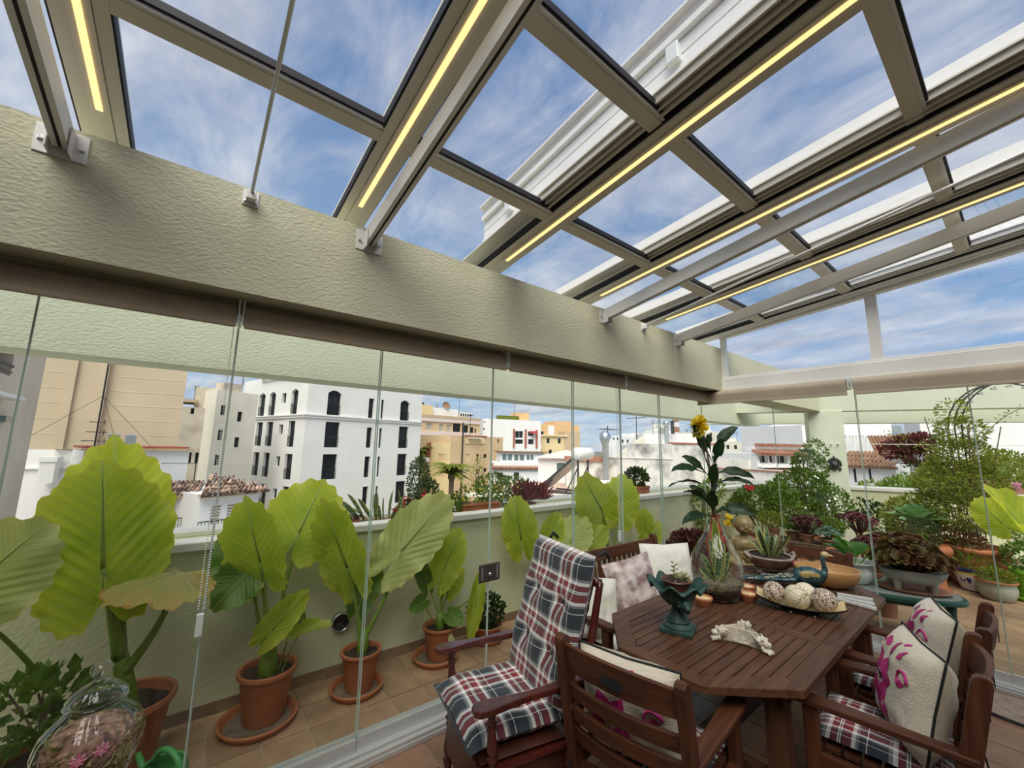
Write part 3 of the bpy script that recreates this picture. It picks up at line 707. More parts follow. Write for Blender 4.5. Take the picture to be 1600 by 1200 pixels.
h, W3, L = facade('hotel_building', 'white four storey block with tall dark windows and a cornice, corner towards the terrace', C0, CR, -14, 8.5, 8, 'hotel', HR, .32, arch=(0, 3), tap0=2.2)
obj('cornice', gbox(W3, -.25, L, 0, .14, 4.08, 4.3, gbox(W3, -.3, L, 0, .24, 4.3, 4.42)), B['hotel'], h)
for (a, b, c, d) in HR:
    if b-a > 1.1 and d-c > 2:
        g = G()
        gbox(W3, a, b, -.03, 0, c+.95, c+1.0, g)
        for q in range(9): x = a+.04+(b-a-.08)*q/8; gbox(W3, x-.012, x+.012, -.03, -.005, c+.05, c+.95, g)
        obj('balcony_rail', g, B['frame'], h)
h, W3, L = facade('hotel_building', None, C0, CL, -14, 8.5, 1.5, 'hotel', HL, .32, arch=(0, 2, 3), parent=h)
obj('cornice', gbox(W3, 0, 12.5, 0, .14, 4.08, 4.3, gbox(W3, 0, 12.6, 0, .24, 4.3, 4.42)), B['hotel'], h)
for (a, b, c, d) in HL:
    if d-c > 2:
        g = gbox(W3, a, b, -.03, 0, c+.95, c+1.0)
        for q in range(8): x = a+.04+(b-a-.08)*q/7; gbox(W3, x-.012, x+.012, -.03, -.005, c+.05, c+.95, g)
        obj('balcony_rail', g, B['frame'], h)
g = G()
for q in range(26): gbox(W3, .4+q*.34, .55+q*.34, 0, .22, 8.15, 8.38, g)
gbox(W3, .3, 9.4, 0, .30, 8.38, 8.6, g); obj('dentil', g, B['hotel'], h)

# beige blank gable block on the left
be, W3, L = facade('gable_building', 'tall blank beige gable wall with shallow piers behind the biggest leaf', (-30.72,-7.3), (-29.78,-.68), 1.12, 13, 4, 'beige', tap=3.2)
for (a0, a1, d) in ((1.25, 1.62, .30), (2.62, 2.92, .30), (1.62, 2.62, .12)): obj('pier', gbox(W3, a0+.25, a1+.25, 0, d, 1.15, 13), B['beige'], be)
for z in (1.98, 2.82, 3.68, 4.5, 5.36, 6.2, 7.1): obj('joint', gbox(W3, 0, L, -.01, .012, z, z+.03), B['beige_l'], be)
lo, W3, L = facade('lower_building', 'plain white lower wall with a shuttered window left of the biggest leaf', (-30.95,-8.9), (-30.1,-3.2), -14, 1.12, 3, 'white', [(1.35, 2.1, -2.1, -1.3)], .12, frame='framew', shut=(0,))
obj('ledge', gbox(W3, 0, L, 0, .12, .10, .18), B['white'], lo)
obj('chimney', gbox(W3, 2.9, 3.5, .2, .8, -.6, .5, gbox(W3, 2.85, 3.55, .15, .85, .5, .75)), B['white'], lo)
fl, W3, L = facade('flat_building', 'pale grey block of recessed balconies at the left edge of the view', (-13.8,-5.11), (-23.4,-5.31), -14, 9, 5, 'beige_l', [(2.3, 5.5, 3.85, 4.75), (2.3, 5.5, 1.2, 2.1), (2.3, 5.5, 6.6, 7.5)], .7)
for z in (3.85, 1.2, 6.6): obj('balcony_rail', gbox(W3, 2.3, 5.5, .02, .06, z+.30, z+.38, gbox(W3, 2.3, 5.5, .02, .05, z+.1, z+.14)), B['dark'], fl)
obj('awning', gbox(W3, 2.3, 5.3, .02, .5, 3.0, 3.12), B['white'], fl); obj('blue_box', gbox(W3, 4.6, 5.8, .02, .3, 2.25, 2.45), B['panel'], fl)
# antenna mast guyed against the gable
t = thing('antenna_mast', 'thin dark aerial mast with guy wires against the beige gable', 'antenna', (-23.6,-3.42, .9))
obj('pole', G().tube([(0,0,0), (0,0,5.2)], .035, 6), B['dark'], t)
for z, w in ((1.15,.35), (.75,.45), (1.6,.3)): obj('aerial', G().tube([(0,-w,z), (0,w,z)], .018, 5).tube([(-.1,w*.6,z-.12), (-.1,w*.6,z+.12)], .015, 5), B['dark'], t)
for e in ((0,-2.9,.0), (0,2.1,.3), (0,.9,.0)): obj('guy_wire', G().tube([(0,0,2.8), e], .008, 4), B['dark'], t)

# flat white neighbour with brown edge, chimney and washing line
wf, W3, L = facade('white_house', 'flat white neighbour house with a brown roof edge and small dark door', (-24.9,-3.9), (-26.0,-.06), -14, 1.2, 3, 'white', [(1.95, 2.4, .42, .92)], .2)
obj('roof_edge', gbox(W3, -.1, L+.15, -.1, .22, 1.2, 1.30), B['brown'], wf); obj('roof_cap', gbox(W3, 0, L, -3, .0, 1.30, 1.40), B['redbrown'], wf)
obj('parapet', gbox(W3, .3, 5.6, .9, 1.05, -1.0, -.42), B['white'], wf)
c = obj('chimney', gbox(W3, 2.15, 2.5, 1.0, 1.35, -.7, .55), B['white'], wf)
p = Vector(W3(2.325, 1.175, .55)); obj('chimney_cap', G().lathe([(.34, 0), (.34, .05), (.06, .24), (0, .26)], 4, 0, p, None, PI/4+.1), B['white'], c)
for (a, d) in ((1.45, .3), (2.05, .3)):
    p = Vector(W3(a-.6, .5, 1.40)); t = thing('water_tank', ['grey roof tank nearer the aerial mast', 'grey roof tank further from the aerial mast'][a > 2], 'tank', p, group='roof tanks')
    obj('tank_body', G().lathe([(.22, .05), (.26, .08), (.26, .55), (.24, .60), (0, .62)], 4, 0, (0,0,0), None, PI/4), B['metal'], t); obj('stand', G().box(-.2,.2,-.2,.2,0,.05), B['dark'], t)
t = thing('washing_line', 'dark washing line poles on the white roof', 'washing line', W3(4.2, .6, -.6)); obj('pole', G().tube([(0,0,0),(0,0,1.15)], .03, 6), B['dark'], t); obj('line', G().tube([(0,0,1.12),(.5,-2.3,1.2)], .015, 4), B['dark'], t)

def tile_roof(parent, A, Bp, C, D, rows, cols, mat, r=.10, name='roof_tile', wav=None):
    """barrel tiles: A-B eave, D-C ridge; each tile a half pipe laid down the slope"""
    A, Bp, C, D = map(Vector, (A, Bp, C, D))
    nrm = (Bp-A).cross(D-A).normalized()
    if nrm.z < 0: nrm = -nrm
    obj('roof_deck', G().add([A, Bp, C, D, A-nrm*.12, Bp-nrm*.12, C-nrm*.12, D-nrm*.12], [(0,1,2,3),(7,6,5,4),(0,4,5,1),(1,5,6,2),(2,6,7,3),(3,7,4,0)]), B[mat], parent)
    w = (Bp-A).length/cols; sl = ((D-A).length)/rows; sd = (Bp-A).normalized(); dn = (D-A).normalized()
    g = G(); N = 5
    for q in range(N+1):
        an = PI*q/N; g.v += [tuple(sd*(-cos(an)*w*.40) + nrm*(sin(an)*w*.42)), tuple(sd*(-cos(an)*w*.36)+nrm*(sin(an)*w*.38)+dn*sl*1.08)]
    for q in range(N): g.f.append((2*q, 2*q+2, 2*q+3, 2*q+1)); g.m.append(0)
    g.f.append(tuple(range(0, 2*N+2, 2))); g.m.append(0)
    me = mesh(name, g, B[mat], True)
    for i in range(cols):
        for j in range(rows):
            f = (i+.5)/cols; t_ = j/rows
            l = A.lerp(Bp, f); u_ = D.lerp(C, f); p = l.lerp(u_, t_)
            if (C-D).length < (Bp-A).length*.5:            # hip end: keep the tiles inside the triangle
                lo_, hi_ = A.lerp(D, t_+.5/rows), Bp.lerp(C, t_+.5/rows); p0 = A.lerp(Bp, f)+dn*0
                p = A.lerp(Bp, f) + ((D+C)/2-(A+Bp)/2)*t_
                if (p-lo_).dot(sd) < -w*.2 or (p-hi_).dot(sd) > w*.2: continue
            obj(name, me, None, parent, loc=p)
# tiled house below the parapet
th, W3, L = facade('tiled_house', 'small white house with old barrel tiled roof and shutters behind the second plant', (-20.5,-1.1), (-20.09,.5), -14, -.60, 4, 'white', [(.60, 1.28, -1.75, -.94)], .08, frame='framew', shut=(0,))
obj('vent_box', gbox(W3, 1.36, 1.56, 0, .08, -1.40, -1.20), B['metal'], th)
th2, W4, L2 = facade('tiled_house', None, (-18.42,.51), (-19.25,2.62), -14, -.42, 4, 'white', [(.44,.83,-1.9,-.87), (1.02,1.44,-1.9,-.87), (1.56,1.95,-1.95,-.9)], .10, frame='framew', parent=th, shut=(0, 1))
obj('fascia', gbox(W3, -.3, L, 0, .35, -.66, -.56), B['brown'], th); obj('fascia', gbox(W4, -.1, L2+.15, 0, .35, -.48, -.38), B['brown'], th)
g = G(); gbox(W4, .0, 2.2, .02, .16, -.62, -.52, g); obj('moulding', g, B['white'], th)
a0, a1 = W3(-.4, .4, -.54), W3(1.62, .4, -.54); b0, b1 = W3(-.4, -.75, -.06), W3(1.62, -.75, -.06)
tile_roof(th, a0, a1, b1, b0, 4, 14, 'tilemix')
a0, a1 = W4(-.15, .4, -.36), W4(L2+.25, .4, -.36); b0, b1 = W4(.72, -1.15, .31), W4(.80, -1.15, .31)
tile_roof(th, a0, a1, b1, b0, 5, 16, 'tilemix')
g = gbox(W4, -.2, 2.3, .50, .53, -1.42, -1.38)
for q in range(22): gbox(W4, -.2+q*.119, -.185+q*.119, .505, .525, -2.2, -1.42, g)
obj('balcony_rail', g, B['dark'], th); obj('balcony_slab', gbox(W4, -.3, 2.4, 0, .6, -2.3, -2.2), B['white'], th)
g = gbox(W3, .3, 1.75, .50, .53, -1.46, -1.42)
for q in range(14): gbox(W3, .3+q*.108, .315+q*.108, .505, .525, -2.2, -1.46, g)
obj('balcony_rail', g, B['dark'], th)

ol, W3, L = facade('old_building', 'weathered old house with a stained upper wall between the gable and the white block', (-42.11,-2.4), (-42.01,1.2), -14, 4.6, 7, 'old', [(2.34,2.5,-.16,.74), (2.76,2.97,-.19,.73), (3.3,3.48,-.25,.7), (2.03,2.27,4.0,4.5)], .2)
obj('set_back', gbox(W3, 2.2, 3.6, -3, -.3, 4.6, 6.4), B['old'], ol); obj('lean_roof', gbox(W3, 0, 2.4, -3, .2, 5.0, 5.25), B['brown'], ol)
obj('roof_vent', gbox(W3, 2.1, 2.3, -.6, -.4, 5.2, 6.4, gbox(W3, 2.0, 2.4, -.7, -.3, 6.4, 6.5)), B['metal'], ol)
cr, W3, L = facade('cream_building', 'cream side block with small windows left of the white block', (-40.70,1.27), (-42.25,4.5), -14, 6.15, 2.2, 'cream', [(.47,.83,1.8,2.72), (.48,.82,-.34,.57), (.46,.82,3.98,4.85), (1.9,2.3,3.5,4.4), (1.9,2.3,1.2,2.1)], .2)
obj('roof_box', gbox(W3, .6, 2.2, -1.5, -.3, 6.15, 6.9), B['old'], cr)

pb, W3, L = facade('banded_building', 'tan flats with pale pink bands and rolled shutters right of the white block', (-67.0,29.5), (-68.84,47.30), -14, 6.9, 11, 'tan',
  [(4.8,6.2,4.43,5.75),(7.7,8.75,4.28,5.69),(9.45,10.6,4.26,5.64),(11.0,12.85,4.33,5.99),(13.2,14.8,4.14,5.74),(15.3,16.2,4.2,5.46),(16.5,16.95,4.23,5.23),(4.85,6.2,1.96,3.19),(7.7,8.8,2.09,3.26),(9.5,10.5,2.12,3.23),(11.0,13.0,2.07,3.37),(1.8,3.2,4.43,5.75),(1.8,3.2,1.96,3.19)], .25, shut=(0,1,2,7,8,9,11,12))
for z in (3.5, .7, 6.1): obj('band', gbox(W3, 0, L, 0, .25, z, z+.75), B['pink'], pb)
obj('parapet', gbox(W3, 0, L, -.2, .3, 6.85, 7.35), B['brown'], pb)
obj('roof_room', gbox(W3, 7.5, 13.5, -6, -2, 7.3, 9.0), B['white'], pb); obj('roof_room', gbox(W3, 14, 17, -6, -2, 7.3, 8.6), B['white'], pb); obj('roof_room', gbox(W3, 3.2, 6.8, -5, -1, 7.3, 9.3), B['yellow'], pb)
g = G()
for q in range(5): gbox(W3, 14.2+q*.6, 14.5+q*.6, -2, -1.95, 7.7, 8.3, g)
obj('roof_window', g, B['pane'], pb)
for a, z in ((5.2, 9.9), (8.6, 9.9), (11.5, 9.8)): obj('roof_pipe', gbox(W3, a, a+.5, -3, -2.5, 8.5, z), B['dark' if a < 6 else 'metal'], pb)
obj('dish', G().lathe([(0, 0), (.5, .1), (.75, .3)], 12, 0, W3(10.6, -2.2, 9.6), (1, -.4, .4)), B['tilebrown'], pb)
obj('awning', gbox(W3, 11.0, 13.0, 0, .8, 3.2, 3.4), B['red'], pb)

tn, W3, L = facade('tan_building', 'tan stuccoed flats with few small windows behind the palm tree', (-45.37,24.31), (-42.04,25.23), -14, 1.95, 6, 'yellow', [(1.32,2.86,-.25,.61), (1.26,2.75,-2.3,-1.34)], .2, shut=(0, 1))
obj('red_wall', gbox(W3, -.9, 0, -2, 0, .2, 2.0), B['redbrown'], tn); obj('air_unit', gbox(W3, -.9, -.1, .1, .6, -.4, .1), B['white'], tn)
tn, W3, L = facade('tan_building', None, (-42.04,25.23), (-44.41,35.12), -14, 2.95, 8, 'tan', [(2.78,3.42,-.19,.63),(4.58,5.17,-.15,.62),(6.12,6.75,.08,.61),(7.47,7.78,.13,.67),(9.06,9.68,.11,.66),(7.21,7.34,2.13,2.71),(8.99,9.34,2.11,2.69),(4.58,5.21,-2.07,-1.33),(6.17,6.82,-1.79,-1.26),(7.45,7.82,-1.77,-1.24),(2.87,3.52,-2.33,-1.27)], .2, parent=tn, shut=(0,))
obj('loggia', gbox(W3, 2.5, 6.3, .02, .1, 1.95, 2.65), B['yellow'], tn); obj('awning', gbox(W3, 2.9, 5.3, .1, .6, 2.62, 2.72), B['white'], tn); obj('drain_pipe', G().tube([W3(2.0,.1,-6), W3(2.0,.1,4.6)], .10, 6), B['dark'], tn)
obj('roof_edge', gbox(W3, 2.4, 6.6, -.2, .15, 2.92, 3.05), B['redbrown'], tn)

wt_, W3, L = facade('white_flats', 'tall white flats with glazed balconies and a red awning in the distance', (-72.52,50.57), (-68.41,64.16), -14, 7.7, 10, 'white', [(.2,.47,6.73,7.17),(.1,.45,5.13,5.6),(7.76,8.74,3.61,5.15),(8.74,9.72,3.63,5.18),(10.94,12.44,4.13,5.15),(7.78,9.75,2.26,3.26),(11,12.4,2.2,3.4)], .5)
for a in (7.2, 10.1, 12.9): obj('pier', gbox(W3, a, a+.4, 0, .3, 1.4, 5.6), B['redbrown'], wt_)
obj('awning', gbox(W3, 11.2, 12.8, .2, 1.2, 4.7, 5.2), B['red'], wt_); obj('planting', gbox(W3, 3.5, 8.8, -1.2, -.3, 7.7, 8.6), M['foliage_olive'], wt_); obj('roof_room', gbox(W3, 8.5, 12, -5, -2, 7.7, 9.6), B['orange'], wt_)

vi, W3, L = facade('villa', 'white villa with glazed sunroom and red tiled skirt roof beyond the shrubs', (-35.72,27.30), (-32.2,33.7), -14, -.15, 5, 'white', [(.41,1.02,-1.94,-1.26), (2.39,3.01,-2.08,-1.24)], .2)
w_, W5, L5 = facade('villa', None, (-35.6,28.2), (-33.1,32.75), -.2, 1.0, 4, 'white', [(.16,.77,.03,.83),(.79,1.41,.04,.84),(1.56,2.15,.02,.8),(2.21,2.84,.03,.81),(3.04,3.48,.14,.77),(3.53,3.92,.14,.77)], .1, frame='framew', pane='panel', parent=vi, mull=False)
tile_roof(vi, W3(-.2,.35,-.80), W3(L,.35,-.80), W3(L,-.5,-.27), W3(-.2,-.5,-.27), 3, 30, 'tileroof')
obj('sunroom_roof', gbox(W5, -.2, L5+.3, -4, .3, 1.0, 1.12), B['tilebrown'], vi)

og, W3, L = facade('orange_flats', 'orange and yellow flats clustered on the skyline', (-87.76,80.41), (-83.55,93.90), -14, 8.4, 8, 'orange', [(4.66,5.4,6.13,7.45), (1,2,5,6.2), (9,10,5.5,6.8)], .3)
obj('tower', gbox(W3, 5.4, 11.0, -7, .6, -14, 9.4), B['orange'], og); obj('wing', gbox(W3, 3.4, 5.4, -5, .3, -14, 8.0), B['white'], og)
yl, W3, L = facade('yellow_flats', 'pale yellow flats with brown sides below the orange skyline cluster', (-73,66), (-68.5,77.5), -14, 4.6, 8, 'yellow', [(1.2,2,2.6,3.8),(3.4,4.2,2.6,3.8),(6.4,7.2,2.6,3.8),(1.2,2,-.2,1),(4,4.8,-.2,1),(8.5,9.5,-.2,1)], .3)
obj('eave', gbox(W3, 0, 9, 0, .5, 4.3, 4.7), B['yellow'], yl); obj('side', gbox(W3, 8.2, 12.5, -4, .2, -14, 5.6), B['brown'], yl)

# roof terrace with the solar water heater, in front of stained walls
rt, W3, L = facade('roof_terrace', 'neighbouring roof terrace paved in pinkish tiles beyond the balcony ledge', (-16.2,13.0), (-11.0,19.6), -14, -.95, 8.0, 'stained')
obj('paving', gbox(W3, -.2, L+.2, -8, .05, -.95, -.86), B['terrace'], rt); obj('kerb', gbox(W3, -1.2, L+.2, .05, .35, -.98, -.80), B['cream'], rt)
t = thing('solar_heater', 'solar water heater with sloping dark collector and white tank on the roof terrace', 'solar heater', (-14.4,17.3,-.86), math.radians(22)); t.scale = (1.15,)*3
A = Vector((-1.25,0,.25)); Bv = Vector((.55,0,1.75))
g = G(); g.add([A+Vector((0,-.75,0)), A+Vector((0,.75,0)), Bv+Vector((0,.75,0)), Bv+Vector((0,-.75,0)), A+Vector((.07,-.75,-.09)), A+Vector((.07,.75,-.09)), Bv+Vector((.07,.75,-.09)), Bv+Vector((.07,-.75,-.09))], [(0,1,2,3),(7,6,5,4),(0,4,5,1),(1,5,6,2),(2,6,7,3),(3,7,4,0)])
obj('collector', g, B['collector'], t)
obj('tank', G().lathe([(0,-.95),(.22,-.93),(.30,-.86),(.30,.86),(.22,.93),(0,.95)], 18, 0, (.85,0,1.95), (0,1,0)), B['white'], t, smooth=True)
for s in (-.7, .7):
    obj('stand_leg', G().bar((.85,s,0), (.85,s,1.7), .07, .07, (1,0,0)), B['dark'], t); obj('stand_leg', G().bar((-.9,s,.1), (.7,s,.05), .07, .07), B['dark'], t); obj('brace', G().bar((.2,s,.05), (.85,s,1.3), .05, .05), B['dark'], t)
t = thing('air_conditioner', 'white air conditioner unit standing on the roof terrace by the wall', 'air conditioner', (-13.2,19.1,-.86), math.radians(40))
obj('casing', G().box(-.45,.45,-.18,.18,.05,.72), B['white'], t, bevel=.03); obj('grille', G().lathe([(.24,0),(.24,.02),(0,.02)], 16, 0, (-.12,-.18,.38), (0,-1,0)), B['shutterw'], t); obj('foot', G().box(-.4,.4,-.15,.15,0,.05), B['dark'], t)
bk, W3, L = facade('back_house', 'pale house wall with a brick red coping behind the solar heater', (-17.0,19.9), (-15.4,21.75), -14, .82, .8, 'stained'); obj('coping', gbox(W3, -.1, L+.1, -.3, .12, .82, 1.15), B['tileroof'], bk)
sh, W3, L = facade('shed', 'white shed with shallow gable and blue shutter behind the solar heater', (-20.6,20.6), (-18.0,23.4), -14, .95, 2.5, 'white', [(1.4,2.0,-.06,.55)], .1, pane='panel')
obj('gable_roof', G().add([W3(-.2,.3,.9), W3(L+.2,.3,.9), W3(L/2+.3,.3,1.5), W3(-.2,-3,.9), W3(L+.2,-3,.9), W3(L/2+.3,-3,1.5)], [(0,1,2),(5,4,3),(0,2,5,3),(2,1,4,5)]), B['white'], sh)
st, W3, L = facade('stained_wall_house', 'white wall blotched with black stains under the tall flower', (-15.3,22.1), (-11.4,23.5), -14, 1.10, 4, 'stained'); obj('coping', gbox(W3, 0, L, -.3, .06, 1.10, 1.16), B['white'], st)
st, W3, L = facade('stained_wall_house', None, (-11.4,23.5), (-10.6,27.6), -14, 2.05, 4, 'stained', parent=st); obj('coping', gbox(W3, 0, L, -.3, .06, 2.05, 2.15), B['redbrown'], st)
ww, W3, L = facade('side_wall_house', 'whitewashed wall with stepped coping behind the rose bushes', (-10.46,26.39), (-5.2,25.7), -14, .55, 3, 'stained'); obj('coping', gbox(W3, 0, L, -.3, .05, .55, .63), B['tileroof'], ww); obj('upper_wall', gbox(W3, 0, 2.4, -.3, 0, .63, 1.2), B['stained'], ww)
rh, W3, L = facade('red_eaved_house', 'white roof house with red eave and two dark windows under the sky', (-17.71,28.45), (-14.3,32.8), -14, 2.0, 4, 'white', [(1.43,1.81,.95,1.67), (2.42,2.8,.93,1.55)], .12)
obj('eave', gbox(W3, -.1, L, 0, .35, 1.95, 2.08), B['tileroof'], rh); obj('roof_room', gbox(W3, .9, 5.2, -2.5, -.2, 2.0, 2.95), B['white'], rh); obj('chimney', gbox(W3, 2.6, 2.9, -1.2, -.9, 2.95, 3.5), B['metal'], rh); obj('stair_ramp', G().add([W3(-2.4,.2,.4),W3(.9,.2,2.8),W3(.9,.2,.4),W3(-2.4,-.4,.4),W3(.9,-.4,2.8),W3(.9,-.4,.4)],[(0,2,1),(3,4,5),(0,1,4,3),(1,2,5,4),(0,3,5,2)]), B['cream'], rh)
t = thing('vent_cowl', 'silver globe cowl on a short stack above the stained wall', 'cowl', (-13.0,25.6,2.05)); obj('stack', G().lathe([(.14,0),(.14,1.2)], 12), B['metal'], t); obj('globe', G().ball((0,0,1.4), .23, 12), M['steel'], t, smooth=True)
t = thing('steel_flue', 'wide steel flue pipe with a hooded cap behind the roof terrace', 'flue', (-15.0,21.5,-.6)); obj('pipe', G().lathe([(.20,0),(.20,2.5),(.34,2.9)], 16), B['metal'], t, smooth=True); obj('hood', G().lathe([(.36,2.9),(.36,3.2),(.2,3.4),(0,3.42)], 16), M['steel'], t, smooth=True)
t = thing('chimney_mast', 'red and white lattice mast on the skyline', 'mast', (-24,46,2.5)); 
obj('mast_base', G().box(-.6,.6,-.6,.6,-16.5,0), B['white'], t)
for k in range(6): obj('mast_section', G().box(-.28,.28,-.28,.28,k*.62,k*.62+.6), B['tileroof' if k % 2 == 0 else 'white'], t)
t = thing('chimney_pots', 'pair of dark chimney pots on the white roof house', 'chimney', (-15.8,30.6,2.95)); 
for s in (-.2, .25): obj('pot', G().lathe([(.13,0),(.13,.9),(.17,.95),(.17,1.05)], 10, 0, (s,s*.6,0)), B['dark'], t)

vt, W3, L = facade('tile_topped_villa', 'white house with tiled pergola edge and wide windows left of the column', (-11.1,35.2), (-9.2,41.4), -14, 1.5, 4, 'white', [(.34,1.27,.73,1.38),(1.41,2.07,.73,1.39),(2.21,3.55,.68,1.4),(3.93,5.64,.63,1.42)], .3, frame='framew')
tile_roof(vt, W3(-.1,.5,1.45), W3(L,.5,1.45), W3(L,-.3,1.74), W3(-.1,-.3,1.74), 1, 26, 'tileroof'); obj('sill', gbox(W3, 0, L, 0, .4, .40, .52), B['white'], vt)
tile_roof(vt, W3(.6,.9,-.15), W3(L,.9,-.15), W3(L,.1,.28), W3(.6,.1,.28), 1, 26, 'tileroof')
g = G()
for q in range(20): gbox(W3, .5+q*.28, .60+q*.28, -.5, .1, 2.05, 2.30, g)
obj('pergola_beam', g, B['tileroof'], vt); obj('pergola_wall', gbox(W3, .3, L, -1.2, -.5, 1.74, 2.05), B['white'], vt)
bw, W3, L = facade('stepped_white_building', 'big stepped white house with roof pergola right of the column', (-11.35,47.0), (-6.38,57.03), -14, 4.3, 8, 'white')
obj('gable', G().add([W3(0,.02,4.3),W3(3.2,.02,5.3),W3(3.2,.02,4.3),W3(0,-4,4.3),W3(3.2,-4,5.3),W3(3.2,-4,4.3)],[(0,2,1),(3,4,5),(0,1,4,3),(1,2,5,4)]), B['white'], bw); obj('upper_block', gbox(W3, 3.2, L, -4, 0, 4.3, 5.0), B['white'], bw)
g = G()
for q in range(5): gbox(W3, 4.5+q*1.5, 4.62+q*1.5, 1.2, 1.3, .6, 3.2, g)
gbox(W3, 4.2, 11, 1.15, 1.3, 3.1, 3.25, g)
for q in range(16): gbox(W3, 4.3+q*.42, 4.4+q*.42, 0, 1.5, 3.25, 3.35, g)
obj('pergola', g, B['white'], bw)
obj('loggia', gbox(W3, 9.5, 14, -3, -1, -14, 4.6), B['metal'], bw)
t2, W3, L = facade('brown_roofed_house', 'white house with two brown tiled roofs beyond the terrace wall', (-6.6,37.6), (-3.4,37.4), -14, .9, 4, 'white', [(.9,1.06,-.4,.6), (1.75,1.9,-.4,.75)], .1, frame='framew')
tile_roof(t2, W3(-.3,.4,.75), W3(L+.2,.4,.75), W3(L-1.6,-2.6,1.75), W3(.0,-2.6,1.75), 3, 16, 'tilebrown')
tile_roof(t2, (-5.4,43.5,1.5), (-2.3,43.2,1.3), (-3.3,45.5,3.1), (-6.2,45.5,3.1), 3, 14, 'tilebrown')
obj('rear_wall', G().box(-6.6,-2.6,43.9,46,-14,1.45), B['white'], t2)
rw, W3, L = facade('long_white_house', 'long plain white house wall at the right edge beyond the arch', (-1.6,34.2), (5.5,36.9), -14, 3.75, 3, 'white')
rw2, W3, L = facade('cream_garden_wall', 'low cream wall with worn tile coping at the right beyond the trees', (-.4,26.0), (5.0,28.0), -14, 1.25, 2, 'cream')
obj('coping', gbox(W3, -.1, L, -.4, .1, 1.25, 1.45), B['tilemix'], rw2)
# many small pale houses fading to the horizon
rows = [(60, -42, 60), (85, -60, 70), (120, -95, 90), (170, -140, 130)]
HOUSES = []
rr = random.Random(11)
tones = ['white', 'white', 'white', 'cream', 'white', 'stained', 'cream']
for (yy, xa, xb) in rows:
    x = xa
    while x < 18:
        w = rr.uniform(4, 9)*(yy/90)**.5; dpt = yy + rr.uniform(-8, 12); z1 = 1.1 + yy*.014 + rr.uniform(-.8, 1.6)*(yy/90)
        if x < -.40*yy: z1 += yy*rr.uniform(.008, .030)
        if not (x+w > -15 and yy < 62):
            n_ = max(1, int(w/2.2)); wn = [(.5+q*2.2, 1.3+q*2.2, z1-2.3, z1-1.1) for q in range(n_) if .5+q*2.2+.8 < w]
            if rr.random() < .25: wn = []
            tone = rr.choice(tones); t, W3, L = facade('town_house', 'x', (x, dpt), (x+w, dpt+rr.uniform(0, 1.2)), -14, z1, 4, tone, wn, .2)
            t['group'] = 'distant pale houses'
            ft = []
            if rr.random() < .6: ft.append('a roof room'); obj('roof_room', gbox(W3, w*.3, w*.65, -4, -1, z1, z1+rr.uniform(.8, 1.6)), B[rr.choice(tones)], t)
            if rr.random() < .5: ft.append('an aerial'); obj('aerial', G().tube([W3(w*.5,-2,z1), W3(w*.5,-2,z1+3)], .05, 4).tube([W3(w*.5-.6,-2,z1+2.7), W3(w*.5+.6,-2,z1+2.7)], .035, 4).tube([W3(w*.5-.4,-2,z1+2.3), W3(w*.5+.4,-2,z1+2.3)], .035, 4), B['dark'], t)
            HOUSES.append((t, {'white':'white','cream':'cream','stained':'grey stained'}[tone], len(wn), ft, yy, math.atan2(x+w/2-CAM.x, dpt)))
        x += w*rr.uniform(1.02, 1.35)
DIST = {60: 'nearest row', 85: 'second row', 120: 'third row', 170: 'farthest row'}
NUM = ['no', 'one', 'two', 'three', 'four', 'five', 'six', 'seven']
ORD = ['leftmost', 'second from left', 'third from left', 'fourth from left', 'fifth from left', 'sixth from left', 'seventh from left']
fam = {}
for t, tone, nw, ft, yy, az in sorted(HOUSES, key=lambda q: q[5]):
    s = f"{tone} house, {NUM[min(nw, 7)]} window{'s' if nw != 1 else ''}" + ''.join(', '+q[2:].strip() for q in ft) + f", {DIST[yy]} of distant roofs"
    fam.setdefault(s, []).append(t)
for s, l in fam.items():
    for k, t in enumerate(l): t['label'] = s if len(l) == 1 else s + ', ' + ORD[min(k, 6)]
for k, (x, y, z, h_, on_) in enumerate(((-43.2,3.2,6.15,2.6,'cream side block'), (-69.5,42.5,7.35,4.2,'banded tan flats'), (-72.0,59.0,7.7,4.5,'tall white flats'), (-46.0,30.5,2.95,3.2,'tan stuccoed flats'), (-18.6,30.2,2.0,2.6,'red eaved white house'), (-9.6,52.5,5.0,3.0,'big stepped white house'), (-16.2,23.3,1.10,2.2,'wall house with black stains'))):
    t = thing('television_aerial', 'thin dark television aerial on the roof of the '+on_, 'antenna', (x, y, z), k*.8, group='roof aerials')
    obj('pole', G().tube([(0,0,0),(0,0,h_)], .035, 5), B['dark'], t)
    g = G().tube([(-.9,0,h_-.25),(.9,0,h_-.25)], .022, 4)
    for q in range(6): g.tube([(-.8+q*.32,-.35,h_-.25),(-.8+q*.32,.35,h_-.25)], .016, 4)
    obj('aerial', g, B['dark'], t)
t = thing('satellite_dish', 'round pale satellite dish between the column and the brown roofs', 'satellite dish', (-5.6,33.5,1.0))
obj('dish', G().lathe([(0,0),(.35,.05),(.55,.16)], 16, 0, (0,0,1.75), (.3,-1,.2)), B['metal'], t); obj('mast', G().tube([(0,.05,0),(0,.05,1.75)], .05, 6), B['dark'], t)
obj('support_block', G().box(-6.3,-4.9,33.3,34.6,-14,1.0), B['white'], t)
